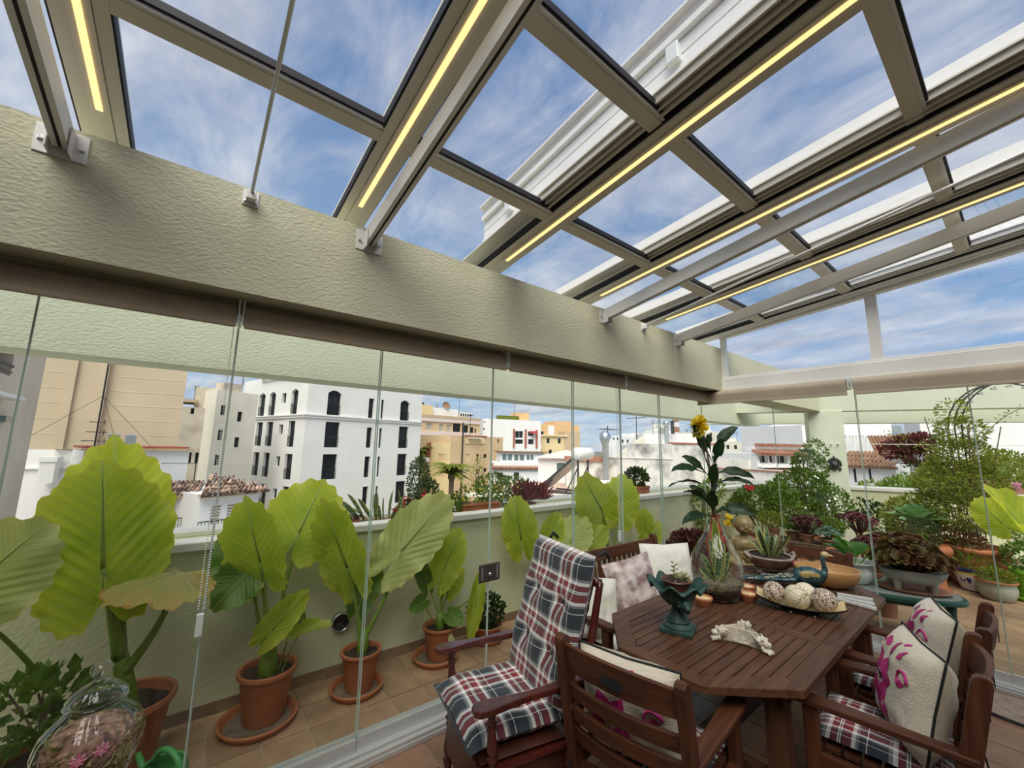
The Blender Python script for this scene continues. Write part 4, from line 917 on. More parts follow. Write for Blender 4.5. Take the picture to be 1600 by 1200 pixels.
# ================================================================== PLANTS
def outline(a):
    """half outline of an elephant-ear blade, a = angle from the tip direction (0..pi)"""
    K = [(0,1.0),(15,.93),(30,.86),(50,.77),(70,.68),(90,.60),(110,.565),(130,.58),(150,.58),(163,.50),(172,.36),(180,.07)]
    d = math.degrees(a)
    for (a0, r0), (a1, r1) in zip(K, K[1:]):
        if d <= a1: return r0 + (r1-r0)*(d-a0)/(a1-a0)
    return K[-1][1]
def alo_leaf(A, T, W, mat, parent, nrm=None, fold=.18, droop=.12, wave=.03, seed=0, nT=132, nR=15, name='leaf_blade', **kw):
    """one blade: A where the stalk joins, T the tip, W full width"""
    A, T = Vector(A), Vector(T); d = T-A; L = d.length; d.normalize()
    n = Vector(nrm) if nrm is not None else (Vector((CAM.x, CAM.y, CAM.z+.6))-A).normalized()
    n = (n - d*n.dot(d)).normalized(); s = d.cross(n)
    g = G(); k = W/(1.22*L); rim = []
    g.v.append(tuple(A)); g.uv[0] = (0, 0); rim.append(0.0)
    for i in range(1, nR+1):
        f = i/nR
        for j in range(nT):
            th = -PI + 2*PI*(j+.5)/nT
            r = outline(abs(th))*f*(1+(.035*sin(abs(th)*23+seed) if i == nR else 0))
            x, y = r*cos(th), r*sin(th)                     # along, across in units of L
            ay = abs(y)
            ph = (x*8 - ay*6.5)
            z = fold*ay*ay*1.1 + -.020*abs(2*((ph) % 1)-1)*min(1, ay*5)*min(1, f*2.5) - droop*x*abs(x)*.8 + wave*sin(th*7+seed)*f**3 + wave*.6*sin(th*13+seed*2)*f**4
            if x < 0: z -= .25*droop*x*x*4
            g.uv[len(g.v)] = (y, x); rim.append(f)
            g.v.append(tuple(A + d*(x*L) + s*(y*L*k) + n*(z*L)))
    for j in range(nT): g.f.append((0, 1+j, 1+(j+1) % nT)) if j != nT-1 else None
    for i in range(nR-1):
        o, p = 1+i*nT, 1+(i+1)*nT
        for j in range(nT-1): g.f.append((o+j, p+j, p+j+1, o+j+1))
    g.m = [0]*len(g.f)
    me = mesh(name, g, mat, True)
    at = me.attributes.new('rim', 'FLOAT', 'POINT'); at.data.foreach_set('value', rim)
    o = obj(name, me, None, parent, **kw)
    # raised midrib
    r = G(); pts = []
    for q in range(9):
        x = q/8*.95; z = -droop*x*abs(x)*.8 - .004
        pts.append(A + d*(x*L) + n*(z*L))
    obj('midrib', r.tube(pts, [max(.0015, .018*L*(1-q/9)) for q in range(9)], 6), M['stalk'], o, smooth=True)
    return o
def bez(P, n=12):
    P = [Vector(p) for p in P]; out = []
    for i in range(n+1):
        t = i/n; Q = list(P)
        while len(Q) > 1: Q = [Q[a].lerp(Q[a+1], t) for a in range(len(Q)-1)]
        out.append(Q[0])
    return out
def petiole(base, A, parent, r0=.022, r1=.008, bend=(0,0,0), mat='stalk', d=None, name='leaf_stalk'):
    base, A = Vector(base), Vector(A); mid = base.lerp(A, .5) + Vector(bend)
    mid.z = base.z + (A.z-base.z)*.62
    pts = bez([base, base.lerp(mid, .6), mid, A], 12)
    return obj(name, G().tube(pts, [r0+(r1-r0)*(q/12)**.8 for q in range(13)], 8), M[mat], parent, smooth=True)
def pot(parent, r, h, mat='terracotta', rim=.022, rb=.68, n=32, soil=True, lip=.10, soilz=.86):
    """round tapered flower pot with a rolled rim"""
    g = G().lathe([(0,.0),(r*rb,0),(r*rb*1.02,.006),(r*.93,h*(1-lip)-.012),(r*.97,h*(1-lip)),(r+rim*.3,h*(1-lip)+.004),(r+rim*.45,h*.95),(r+rim*.3,h),(r,h+.003),(r-.012,h-.003),(r-.018,h*.86),(r*rb*.9,.03),(0,.03)], n)
    p = obj('pot', g, M[mat], parent, smooth=True)
    m = p.modifiers.new('e', 'EDGE_SPLIT'); m.split_angle = math.radians(50)
    if soil:
        g = G(); k = 20; g.v.append((0, 0, h*soilz+.012)); 
        for i in (1, 2, 3):
            for j in range(k): q = 2*PI*j/k; rr_ = (r*.945)*i/3*(1-(1-soilz)*.25); g.v.append((rr_*cos(q), rr_*sin(q), h*soilz+.012*U(-.6, 1)))
        g.f = [(0, 1+j, 1+(j+1) % k) for j in range(k)] + [(1+i*k+j, 1+(i+1)*k+j, 1+(i+1)*k+(j+1) % k, 1+i*k+(j+1) % k) for i in range(2) for j in range(k)]; g.m = [0]*len(g.f)
        obj('soil', g, M['soil'], parent)
    return p
def saucer(parent, r, mat='terracotta', h=.045):
    return obj('saucer', G().lathe([(0,0),(r*.90,0),(r,h*.6),(r+.010,h),(r+.002,h+.006),(r-.010,h),(r-.020,h*.5),(r*.86,.010)], 36).lathe([(r*.862,.010),(0,.010)], 36, 1), [M[mat], M['dirt']], parent, smooth=True)
def shrub_mesh(pts_fn, n, size, seed, fold=.25, aspect=.45, up=.3):
    """many small folded leaves; pts_fn(rnd) gives (position, outward direction)"""
    R = random.Random(seed); g = G()
    for _ in range(n):
        p, o = pts_fn(R); p = Vector(p); o = Vector(o)
        d = (o + Vector((R.uniform(-.8,.8), R.uniform(-.8,.8), R.uniform(-.5,.8)+up))).normalized()
        s = d.cross(Vector((R.uniform(-1,1), R.uniform(-1,1), R.uniform(-.2,1)))).normalized(); n_ = s.cross(d)
        l = size*R.uniform(.6, 1.25); w = l*aspect*.5
        g.add([p, p+d*l*.45+s*w+n_*w*fold, p+d*l, p+d*l*.45-s*w+n_*w*fold], [(0,1,2),(0,2,3)])
    return g
def blob(c, r, k=.5):
    c = Vector(c); r = Vector(r)
    def fn(R):
        while True:
            v = Vector((R.uniform(-1,1), R.uniform(-1,1), R.uniform(-1,1)))
            if .15 < v.length < 1: break
        v = v.normalized()*(v.length**k)
        return c + Vector((v.x*r.x, v.y*r.y, v.z*r.z)), v
    return fn
def blobs(lst):
    fs = [blob(c, r) for c, r in lst]; ws = [r[0]*r[1]*r[2] for _, r in lst]
    def fn(R): return R.choices(fs, ws)[0](R)
    return fn
def flowers(fn, n, r, seed, petals=5):
    R = random.Random(seed); g = G()
    for _ in range(n):
        p, o = fn(R); o = Vector(o).normalized(); p = Vector(p)+o*.03; a = o.orthogonal().normalized(); b = o.cross(a)
        for q in range(petals):
            t = 2*PI*q/petals; d = a*cos(t)+b*sin(t); s = o.cross(d)
            g.add([p, p+d*r*.6+s*r*.35+o*r*.2, p+d*r+o*r*.25, p+d*r*.6-s*r*.35+o*r*.2], [(0,1,2,3)])
    return g
def rosette(c, r, n, seed, tilt=.5, w=.35, thick=.0, spread=1.25, axis=None, inv=False):
    """succulent rosette of pointed leaves"""
    R = random.Random(seed); g = G(); c = Vector(c)
    for q in range(n):
        f = q/n; an = q*2.39996; el = .15 + (1-f)*1.0*tilt + .25
        l = r*(.45+.55*f) if not inv else r*(1.05-.35*f)*R.uniform(.85, 1.1)
        d = Vector((cos(an)*cos(el), sin(an)*cos(el), sin(el))); el = 1.45-f*spread
        d = Vector((cos(an)*cos(el), sin(an)*cos(el), sin(el))); s = Vector((-sin(an), cos(an), 0)); u = s.cross(d)*-1
        if u.z < 0: u = -u
        ww = l*w
        g.add([c+d*l*.05, c+d*l*.55+s*ww*.5+u*l*.05, c+d*l*.85+s*ww*.42+u*l*.08, c+d*l, c+d*l*.85-s*ww*.42+u*l*.08, c+d*l*.55-s*ww*.5+u*l*.05, c+d*l*.6-u*l*.05], [(0,1,6),(1,2,6),(2,3,6),(3,4,6),(4,5,6),(5,0,6),(0,6,1),(0,1,2),(0,2,3),(0,3,4),(0,4,5)][6:]+[(0,1,2),(0,4,5)][:0])
    if axis is not None:
        Q = Vector((0,0,1)).rotation_difference(Vector(axis)).to_matrix(); g.v = [tuple(c + Q @ (Vector(v)-c)) for v in g.v]
    return g
def blade_leaf(base, tip, w, bend, parent, mats, name='leaf', fold=.5, rimw=.18, twist=0):
    """sword leaf of a snake plant: dark middle with pale edges (second material)"""
    base, tip = Vector(base), Vector(tip); d = (tip-base); L = d.length; d.normalize()
    s = d.cross(Vector((cos(twist), sin(twist), .05))).normalized(); n = s.cross(d)
    g = G(); N = 9
    for i in range(N+1):
        t = i/N; ww = w*.5*(.62+.55*sin(min(1, t*1.5)*PI/2*1.0))*(1-t**5)**.6 if i < N else 0
        c = base + d*(L*t) + Vector(bend)*(t*t)
        for q, f in enumerate((-1, -(1-rimw*1.6), 0, (1-rimw*1.6), 1)): g.v.append(tuple(c + s*(ww*f) + n*(abs(f)*ww*fold)))
    for i in range(N):
        for q in range(4): g.f.append((i*5+q, i*5+q+1, i*5+q+6, i*5+q+5)); g.m.append(1 if q in (0, 3) and len(mats) > 1 else 0)
    return obj(name, g, mats, parent, smooth=True)

# ---- elephant-ear plants in terracotta pots along the balcony
ALO = 'elephant-ear plants on the balcony'
def alo_plant(label, base, r, h, sr=None, so=(0,0)):
    t = thing('elephant_ear_plant', label, 'potted plant', (*base, 0), group=ALO)
    if sr: s = saucer(t, sr); s.location = (so[0], so[1], 0)
    t2 = pot(t, r, h)
    t2.location = (0, 0, .012)
    for c in t.children:
        if c.name.startswith('soil'): c.location = (0, 0, .012)
    return t
def leafset(t, base, L):
    b = Vector(base)
    for q, (A, T, W, mt, kw) in enumerate(L):
        A, T = Vector(A)-b, Vector(T)-b
        kw = dict(kw); bend = kw.pop('bend', (0,0,0)); root = Vector(kw.pop('root', (0,0,.30))); r0 = kw.pop('r0', .018); lb = kw.pop('label', None)
        n = kw.pop('nrm', None)
        if n is None: n = (CAM + Vector((0, 0, .5)) - (A+b)).normalized()
        alo_leaf(A, T, W, M[mt], t, nrm=n, seed=q*1.7+b.y, label=lb, **kw)
        petiole(root, A, t, r0, max(.004, r0*.38), bend)
B0 = (-.76, -.12, 0)
t = alo_plant('largest elephant-ear plant, huge upright leaf and a drooping yellowed leaf, behind the glass jar', (B0[0], B0[1]), .20, .36)
obj('trunk', G().tube(bez([(0,0,.30),(.01,-.02,.45),(.03,-.06,.62)], 6), [.055,.05,.048,.044,.04,.036,.03], 12), M['stalk'], t, smooth=True)
leafset(t, B0, [((-.62,-.29,1.09),(-.72,-.37,1.64),.54,'alo',dict(r0=.034,fold=.10,droop=.10,wave=.02,root=(.03,-.06,.6),bend=(.02,-.01,0))),
 ((-.80,-.27,1.17),(-.92,-.36,1.77),.50,'alo',dict(r0=.03,fold=.08,droop=.10,wave=.035,root=(.02,-.05,.55))),
 ((-.60,0,1.02),(-.42,-.20,1.05),.52,'alo_old',dict(r0=.026,fold=-.5,droop=.5,wave=.05,root=(.03,-.04,.5),bend=(.0,.10,-.04),nrm=(.25,-.15,1),label='yellowing drooped leaf')),
 ((-.50,-.72,1.06),(-.60,-.50,1.36),.42,'alo_pale',dict(r0=.018,fold=.1,root=(-.02,-.2,.3),label='pale yellow-green leaf'))])
B1 = (-.815, .545, 0)
t = alo_plant('broad elephant-ear plant in the largest terracotta pot, second pot from the glass jar', B1[:2], .165, .30, .215, (.02,-.03))
obj('trunk', G().tube([(0,0,.22),(0,0,.34),(.01,.0,.44)], [.062,.055,.035], 12), M['stalk'], t, smooth=True)
leafset(t, B1, [((-.68,.42,1.0),(-.62,.28,1.40),.40,'alo',dict(fold=.25,r0=.022,nrm=(.75,-.75,-.1))),
 ((-.85,.66,1.12),(-.93,.82,1.49),.50,'alo',dict(fold=.05,r0=.022,droop=.2)),
 ((-.93,.42,.96),(-1.0,.22,1.14),.40,'alo_dark',dict(r0=.016,fold=.1,bend=(-.05,-.05,0))),
 ((-.76,.36,.92),(-.66,.20,.78),.26,'alo_dark',dict(r0=.014,fold=.3,wave=.06)),
 ((-.70,.53,.57),(-.60,.69,.80),.18,'alo',dict(r0=.008,fold=.35)),
 ((-.72,.69,.50),(-.66,.88,.56),.10,'alo',dict(r0=.006,fold=.5,root=(.06,.07,.27),nrm=(.4,0,1))),
 ((-.85,.69,.58),(-.82,.71,.47),.11,'alo_dark',dict(r0=.006,root=(.02,.06,.27)))])
B2 = (-.785, 1.135, 0)
t = alo_plant('elephant-ear plant with two wide spread leaves, in the pot before the round wall vent', B2[:2], .135, .255, .175, (.01,-.02))
obj('trunk', G().tube([(0,0,.19),(.0,.01,.30),(-.01,.0,.40)], [.04,.042,.028], 10), M['stalk'], t, smooth=True)
leafset(t, B2, [((-.75,.98,.86),(-.68,.75,1.35),.32,'alo',dict(fold=.2,r0=.018,wave=.05,nrm=(.8,-.5,.1))),
 ((-.78,1.40,.91),(-.70,1.78,1.35),.43,'alo_pale',dict(fold=.1,r0=.02,bend=(0,.08,-.1),label='pale broad leaf')),
 ((-.90,1.16,.60),(-.95,1.27,.92),.22,'alo_dark',dict(r0=.012))])
B3 = (-.825, 1.80, 0)
t = alo_plant('elephant-ear plant with an arching withered leaf, in the pot below the lock plate', B3[:2], .135, .25, .18, (.0,-.03))
obj('trunk', G().tube([(0,0,.19),(0,0,.28),(0,-.01,.36)], [.036,.036,.022], 10), M['stalk'], t, smooth=True)
leafset(t, B3, [((-.80,1.80,.70),(-.80,1.95,1.03),.27,'alo',dict(fold=.12,r0=.014)), ((-.90,1.92,.52),(-.96,2.05,.70),.20,'alo',dict(r0=.01)),
 ((-.86,1.66,.62),(-.90,1.58,.84),.13,'alo_dark',dict(r0=.008)),
 ((-.72,2.10,.46),(-.64,1.98,.14),.13,'alo',dict(fold=.6,r0=.012,bend=(.0,.05,.26),nrm=(.8,-.6,.1))), ((-.82,1.62,.47),(-.74,1.48,.46),.12,'alo_dark',dict(r0=.007,fold=.6,root=(.0,-.04,.25))),
 ((-.72,1.84,.36),(-.60,1.88,.33),.14,'alo_dark',dict(r0=.007,root=(.02,.02,.25)))])
obj('withered_leaf', G().add([(.10,.03,.27),(.15,.05,.20),(.165,.02,.12),(.14,.0,.19),(.17,.055,.16),(.15,.06,.10)],[(0,1,3),(1,2,3),(1,4,2),(1,4,5)]), M['alo_old'], t, label='dry yellow leaf')
# low bowl with a small dark shrub
t = thing('shrub_bowl', 'small leafy dark shrub in a low terracotta bowl beside the wall', 'potted plant', (-.86,2.30,0)); saucer(t, .15); pot(t, .135, .14)
obj('foliage', shrub_mesh(blob((0,0,.26),(.14,.16,.12)), 420, .05, 3, aspect=.7), M['foliage_dk'], t, kind='stuff'); obj('stem', G().tube([(0,0,.10),(.02,.05,.3)], .006, 5).tube([(0,0,.10),(-.03,-.06,.32)], .006, 5), M['bark'], t)
B5 = (-.83, 3.05, 0)
t = alo_plant('elephant-ear plant with four upright leaves behind the rocking chair', B5[:2], .15, .30, .18)
leafset(t, B5, [((-.80,2.65,.84),(-.80,2.56,1.27),.34,'alo',dict(fold=.1)), ((-.75,2.95,.77),(-.73,3.12,1.08),.26,'alo',dict(fold=.3,nrm=(.8,-.3,.2))),
 ((-.80,3.34,.73),(-.85,3.67,.98),.38,'alo_pale',dict(fold=.05)), ((-.75,3.58,.68),(-.68,3.84,.87),.25,'alo',dict(fold=.3))])
B6 = (-.82, 4.05, 0)
t = alo_plant('elephant-ear plant with one folded and one broad leaf behind the bench', B6[:2], .15, .32, .18)
leafset(t, B6, [((-.80,3.87,1.03),(-.74,3.48,1.42),.47,'alo',dict(fold=.35,r0=.026,nrm=(.6,-.75,-.1))), ((-.84,4.26,.98),(-.86,4.36,1.43),.44,'alo',dict(fold=.08,r0=.014))])
B7 = (-.80, 4.80, 0)
t = alo_plant('small elephant-ear plant furthest along the balcony by the glass corner', B7[:2], .12, .26, .15)
leafset(t, B7, [((-.80,4.72,.75),(-.80,4.72,.98),.24,'alo',dict(r0=.01)), ((-.75,4.72,.60),(-.68,4.98,.81),.24,'alo',dict(r0=.01)), ((-.75,4.68,.5),(-.68,4.55,.62),.16,'alo',dict(r0=.008))])
# leafy shrub at the left edge
t = thing('leafy_shrub', 'dark leafy shrub in a terracotta pot, left of the glass jar', 'potted plant', (-.62,-.40,0)); pot(t, .15, .30)
obj('foliage', shrub_mesh(blobs([((.0,-.05,.50),(.17,.20,.13)),((.05,.1,.42),(.12,.14,.10))]), 260, .085, 8, aspect=.62), M['foliage'], t, kind='stuff')
g = G()
for q in range(7): g.tube(bez([(0,0,.26),(U(-.03,.03),U(-.03,.03),.38),(U(-.12,.12),U(-.18,.15),.56)], 5), .005, 5)
obj('stem', g, M['bark'], t)
# drain vent in the parapet
t = thing('wall_vent', 'round steel vent pipe set in the balcony wall', 'vent', (-1.07,1.05,.385))
obj('collar', G().lathe([(.045,0),(.066,0),(.066,.05),(.060,.05),(.058,.004),(.045,.004)], 24, 0, (0,0,0), (1,0,0)), M['steel'], t, smooth=True)
obj('bore', G().lathe([(.058,.003),(.057,.045),(.0,.010)], 20, 0, (0,0,0), (1,0,0)), M['seal'], t)
# watering can, only its handle in view
t = thing('watering_can', 'green plastic watering can at the bottom edge by the glass', 'watering can', (-.43,.06,0), .6)
obj('body', G().lathe([(0,0),(.085,0),(.10,.01),(.105,.12),(.09,.165),(.08,.17),(.078,.16),(.09,.12),(.088,.02),(0,.02)], 22), M['canplastic'], t, smooth=True)
obj('handle', G().tube(bez([(.09,0,.05),(.19,0,.12),(.10,0,.30),(-.06,0,.25),(-.07,0,.15)], 14), .014, 10), M['canplastic'], t, smooth=True)
obj('spout', G().tube([(-.09,0,.06),(-.19,0,.17)], [.02,.013], 10), M['canplastic'], t, smooth=True)

# ---- plants standing on the balcony wall, in the trough between the two ledges
LX = -1.37; LZ = 1.037
GEDGE = [M['foliage_dk'], leafm('snakeedge', (.50,.50,.12), (.58,.56,.18), 8, .2)]
SNAKE = [pm('snakemid', (.055,.11,.045), (.22,.30,.17), 26, .4, stretch=(.5,.5,5), lo=.45, hi=.6), GEDGE[1]]
def snake(label, base, n, hgt, spread, w, parent=None, z0=0.0, seed=0, cat='potted plant', group=None):
    R = random.Random(seed)
    t = parent or thing('snake_plant', label, cat, base, group=group)
    for q in range(n):
        an = q*2.4+seed; rr = spread*.35*math.sqrt(q/n); b = (rr*cos(an), rr*sin(an), z0); hh = hgt*R.uniform(.6, 1.05)
        lean = spread*(.15+.85*q/n)
        blade_leaf(b, (b[0]+lean*cos(an), b[1]+lean*sin(an), z0+hh), w*R.uniform(.8, 1.1), (lean*.3*cos(an), lean*.3*sin(an), -.01), t, SNAKE, twist=an+R.uniform(-.5, .5))
    return t
t = thing('snake_plant', 'row of snake plant leaves standing on the balcony wall before the white block', 'potted plant', (LX,1.45,LZ))
obj('planter', G().box(-.10,.10,-.30,.30,0,.02), M['terra_old'], t, bevel=.01)
for q in range(12):
    y = -.20+q*.038; sn_h = .20+.07*sin(q*2.1)
    blade_leaf((.02*sin(q*3), y, .02), (.05*sin(q*1.7), y+(-.14 if q < 4 else .05*sin(q))*1.0, .02+sn_h), .045, (0,(-.04 if q<3 else .01),0), t, SNAKE, twist=q*.7)
t = thing('dark_succulent', 'small dark red succulent beside the snake plant on the wall', 'potted plant', (LX+.03,1.19,LZ)); pot(t, .05, .045, 'terra_old', soil=False)
g = G()
for q in range(5): h_ = rosette((.05*cos(q*1.3), .05*sin(q*1.3), .055+.01*(q % 2)), .05, 16, q); g.add(h_.v, h_.f)
obj('rosettes', g, M['purple'], t, kind='stuff')
t = thing('red_geranium', 'red geranium flowering on the balcony wall', 'potted plant', (LX-.05,1.80,LZ)); pot(t, .07, .07, 'terra_old')
fn = blob((0,.02,.11),(.11,.18,.06)); obj('foliage', shrub_mesh(fn, 160, .05, 5, aspect=.9), M['foliage_dk'], t, kind='stuff')
g = G()
for q, (y, z) in enumerate(((-.12,.17),(.0,.135),(.08,.20),(.10,.17),(-.20,.13))):
    h_ = flowers(blob((.03,y,z),(.025,.025,.025)), 16, .018, q); g.add(h_.v, h_.f)
obj('blossom', g, M['petal_r'], t)
t = thing('wall_planter', 'long terracotta planter with bushy green shrub on the balcony wall', 'planter', (LX,2.52,LZ))
obj('trough', G().box(-.09,.09,-.24,.22,0,.085).box(-.10,.10,-.25,.23,.085,.105), M['terracotta'], t, bevel=.006)
fn = blobs([((0,-.05,.19),(.10,.22,.10)),((-.05,.22,.24),(.14,.22,.16)),((-.08,.5,.2),(.15,.25,.16)),((0,-.3,.12),(.10,.14,.08))])
obj('foliage', shrub_mesh(fn, 1500, .042, 6, aspect=.55), M['foliage_lt'], t, kind='stuff'); g = flowers(fn, 22, .016, 3); obj('blossom', g, M['petal_y'], t)
t = thing('trailing_plant', 'low flowering green plant beside the geranium on the wall', 'potted plant', (LX,2.14,LZ)); pot(t, .06, .05, 'terra_old', soil=False)
obj('foliage', shrub_mesh(blob((0,0,.10),(.10,.14,.09)), 380, .038, 7), M['foliage'], t, kind='stuff'); obj('blossom', flowers(blob((.03,0,.12),(.08,.12,.08)), 10, .014, 4), M['petal_w'], t)
t = thing('bromeliad', 'crimson spiky leaved plant on the balcony wall above the lock plate', 'potted plant', (LX,3.24,LZ)); pot(t, .08, .05, 'terra_old', soil=False)
for q in range(5):
    g = rosette((.0+.05*sin(q*2), -.16+q*.08, .07), .24, 34, q, w=.13, spread=1.25, inv=True); obj('rosette', g, M['cordy'], t)
t = thing('small_white_pot_plant', 'low grey-green succulent on the balcony wall behind the folded leaf', 'potted plant', (LX+.1,4.30,LZ)); pot(t, .06, .06, 'ceramic'); obj('foliage', shrub_mesh(blob((0,0,.08),(.07,.1,.04)), 150, .04, 9), M['bluegreen'], t, kind='stuff')
t = thing('wall_pot_plant', 'dark leafy plant in a square terracotta pot at the far end of the balcony wall', 'potted plant', (LX,5.42,LZ)); obj('pot', G().box(-.10,.10,-.15,.15,0,.12).box(-.11,.11,-.16,.16,.12,.15), M['terracotta'], t, bevel=.006)
obj('foliage', shrub_mesh(blob((0,-.05,.26),(.12,.2,.13)), 380, .07, 10, aspect=.7), M['foliage_dk'], t, kind='stuff')

# ---- palm, cypress and shrubs below the balcony
def palm(label, loc, h, r, n, seed):
    t = thing('palm_tree', label, 'palm tree', loc); R = random.Random(seed)
    obj('trunk', G().tube([(0,0,-h),(0,0,0)], [.32,.26], 10), M['bark'], t)
    obj('crown_base', G().ball((0,0,0), .42, 10, 0, (1,1,1.3)), M['bark'], t, smooth=True)
    for q in range(n):
        an = q*2.39996; el = R.uniform(.05, 1.35); g = G(); l = r*R.uniform(.85, 1.1)
        pts = bez([(0,0,.2), (cos(an)*cos(el)*l*.5, sin(an)*cos(el)*l*.5, .2+sin(el)*l*.75), (cos(an)*l, sin(an)*l,   .2+sin(el)*l*.75-l*.42)], 16)
        g.tube(pts, [.035-.002*k for k in range(17)], 4)
        for k in range(2, 17):
            p = pts[k]; d = (pts[k]-pts[k-1]).normalized(); s = d.cross(Vector((0,0,1))).normalized(); ll = l*.22*(1.05-(k/17)**2)
            for sg in (-1, 1):
                for hh in (0, .5):
                    pp = pts[k-1].lerp(p, hh); e = pp+(s*sg*.8+d*.55+Vector((0,0,-.35))).normalized()*ll
                    g.add([pp-d*.075, pp+d*.075, e], [(0,1,2)])
        obj('frond', g, M['foliage_olive'], t)
    return t
palm('palm tree with arching fronds right of the white block', (-35.5,21.8,-1.5), 11, 2.6, 40, 3)
palm('palm tree partly hidden by the white block', (-46.5,23.2,.3), 14, 2.2, 26, 4)
def tree(label, loc, lst, n, size, mat, seed, name='tree', trunk=True, cat='tree', group=None, aspect=.5):
    t = thing(name, label, cat, loc, group=group)
    obj('foliage', shrub_mesh(blobs(lst), n, size, seed, aspect=aspect), M[mat], t, kind='stuff')
    if trunk:
        zt = min(c[2] for c, _ in lst); g = G().tube([(0,0,-14-loc[2] if loc[2] > -12 else -2),(0,0,zt)], .22, 8)
        for c, r in lst: g.tube([(0,0,zt-.6), tuple(Vector(c)*.9)], .06, 5)
        obj('trunk', g, M['bark'], t)
    return t
tree('dark drooping tree beside the white block', (-36.6,19.0,-3), [((0,-.4,.9),(1.3,1.0,2.6)), ((-.4,.8,-.5),(1.4,1.2,1.8))], 2600, .30, 'foliage_dk', 21)
tree('dark shrub below the palm fronds', (-33.0,21.2,-5.6), [((0,0,.5),(1.6,2.2,1.3)), ((.8,2.5,.3),(1.3,1.6,1.0))], 1600, .28, 'foliage', 22)
tree('bright green tree below the villa', (-24.0,19.2,-4.4), [((0,0,2.0),(1.3,1.5,1.0)), ((-.4,1.8,1.9),(1.2,1.4,.9)), ((.4,-1.2,1.5),(1,1.2,.9))], 2600, .22, 'foliage_lt', 23)
tree('slender tree with sparse leaves before the tan flats', (-33.0,23.4,-3), [((0,0,1.6),(.5,.7,1.6)), ((0,.3,3.0),(.4,.5,.7))], 260, .22, 'foliage_olive', 24)
tree('leafy tree at the left edge beyond the balcony', (-8.0,-3.6,-1.5), [((0,0,1.6),(.7,.9,.9)), ((.3,-.5,.9),(.6,.7,.8))], 700, .13, 'foliage_dk', 25)
# citrus hedge beyond the terrace wall
for k, (x, y, z, r) in enumerate(((-.50,16.9,.10,.95), (.50,17.6,.30,1.05), (1.65,17.0,.20,1.1), (.95,19.2,.35,1.0), (2.9,17.3,.2,1.2), (2.2,19.6,.4,1.2))):
    lst = [((U(-.6,.6)*r, U(-.5,.5)*r, U(-.35,.5)*r), (r*U(.45,.65), r*U(.45,.65), r*U(.40,.55))) for _ in range(7)]
    tree(['round orange tree crown next to the column, beyond the terrace wall', 'orange tree crown behind the potted agave, beyond the terrace wall', 'orange tree crown behind the bamboo, beyond the terrace wall', 'orange tree crown peeping between its neighbours', 'orange tree crown at the right edge beyond the wall', 'orange tree crown farthest back beyond the wall'][k], (x, y, z+.35), lst, 1900, .16, 'citrus' if k % 2 else 'foliage_lt', 30+k, group='orange trees beyond the wall')
t = thing('bougainvillea', 'dark red bougainvillea spilling over a white wall left of the arch', 'climber', (-.95,24.6,.2))
obj('bracts', shrub_mesh(blobs([((0,0,1.9),(.65,.4,.4)),((.45,0,2.0),(.35,.4,.4)),((-.6,0,1.65),(.35,.3,.35)),((.3,0,1.4),(.5,.3,.4))]), 1500, .16, 41, aspect=.7), M['bract'], t, kind='stuff')
obj('foliage', shrub_mesh(blobs([((.4,.1,1.6),(.9,.4,.7)),((.3,0,.6),(.6,.3,.7))]), 800, .16, 42), M['foliage'], t, kind='stuff'); obj('stem', G().tube([(.3,0,-14),(.3,0,1.2)], .06, 6), M['bark'], t)
# ================================================================== TERRACE PLANTS
def stems(pts, r, n=5):
    g = G()
    for P in pts: g.tube(bez(P, 7), r, n)
    return g
# green plastic table with glass-like top, behind the end glass
t = thing('garden_table', 'low dark green plastic table with an oval pale top beyond the end glass', 'table', (1.40,5.52,0), .42)
N = 36
def oval(a, b, p=2.6): return [(a*math.copysign(abs(cos(q))**(2/p), cos(q)), b*math.copysign(abs(sin(q))**(2/p), sin(q))) for q in [2*PI*k/N for k in range(N)]]
obj('rim', G().prism(oval(.52,.30), .405, .445), M['greenplastic'], t, bevel=.012)
obj('table_top', G().prism(oval(.485,.265), .446, .452), pm('tabletopglass', (.30,.34,.32), (.42,.45,.43), 5, .08, spec=.8), t)
for sx_ in (-1, 1):
    for sy_ in (-1, 1):
        P = bez([(sx_*.36, sy_*.17, .41), (sx_*.34, sy_*.16, .22), (sx_*.42, sy_*.21, 0)], 8)
        obj('leg', G().tube(P, [.045,.040,.036,.033,.031,.032,.034,.037,.042], 8), M['greenplastic'], t, smooth=True)
obj('stretcher', G().box(-.35,.35,-.012,.012,.30,.36), M['greenplastic'], t, bevel=.005)
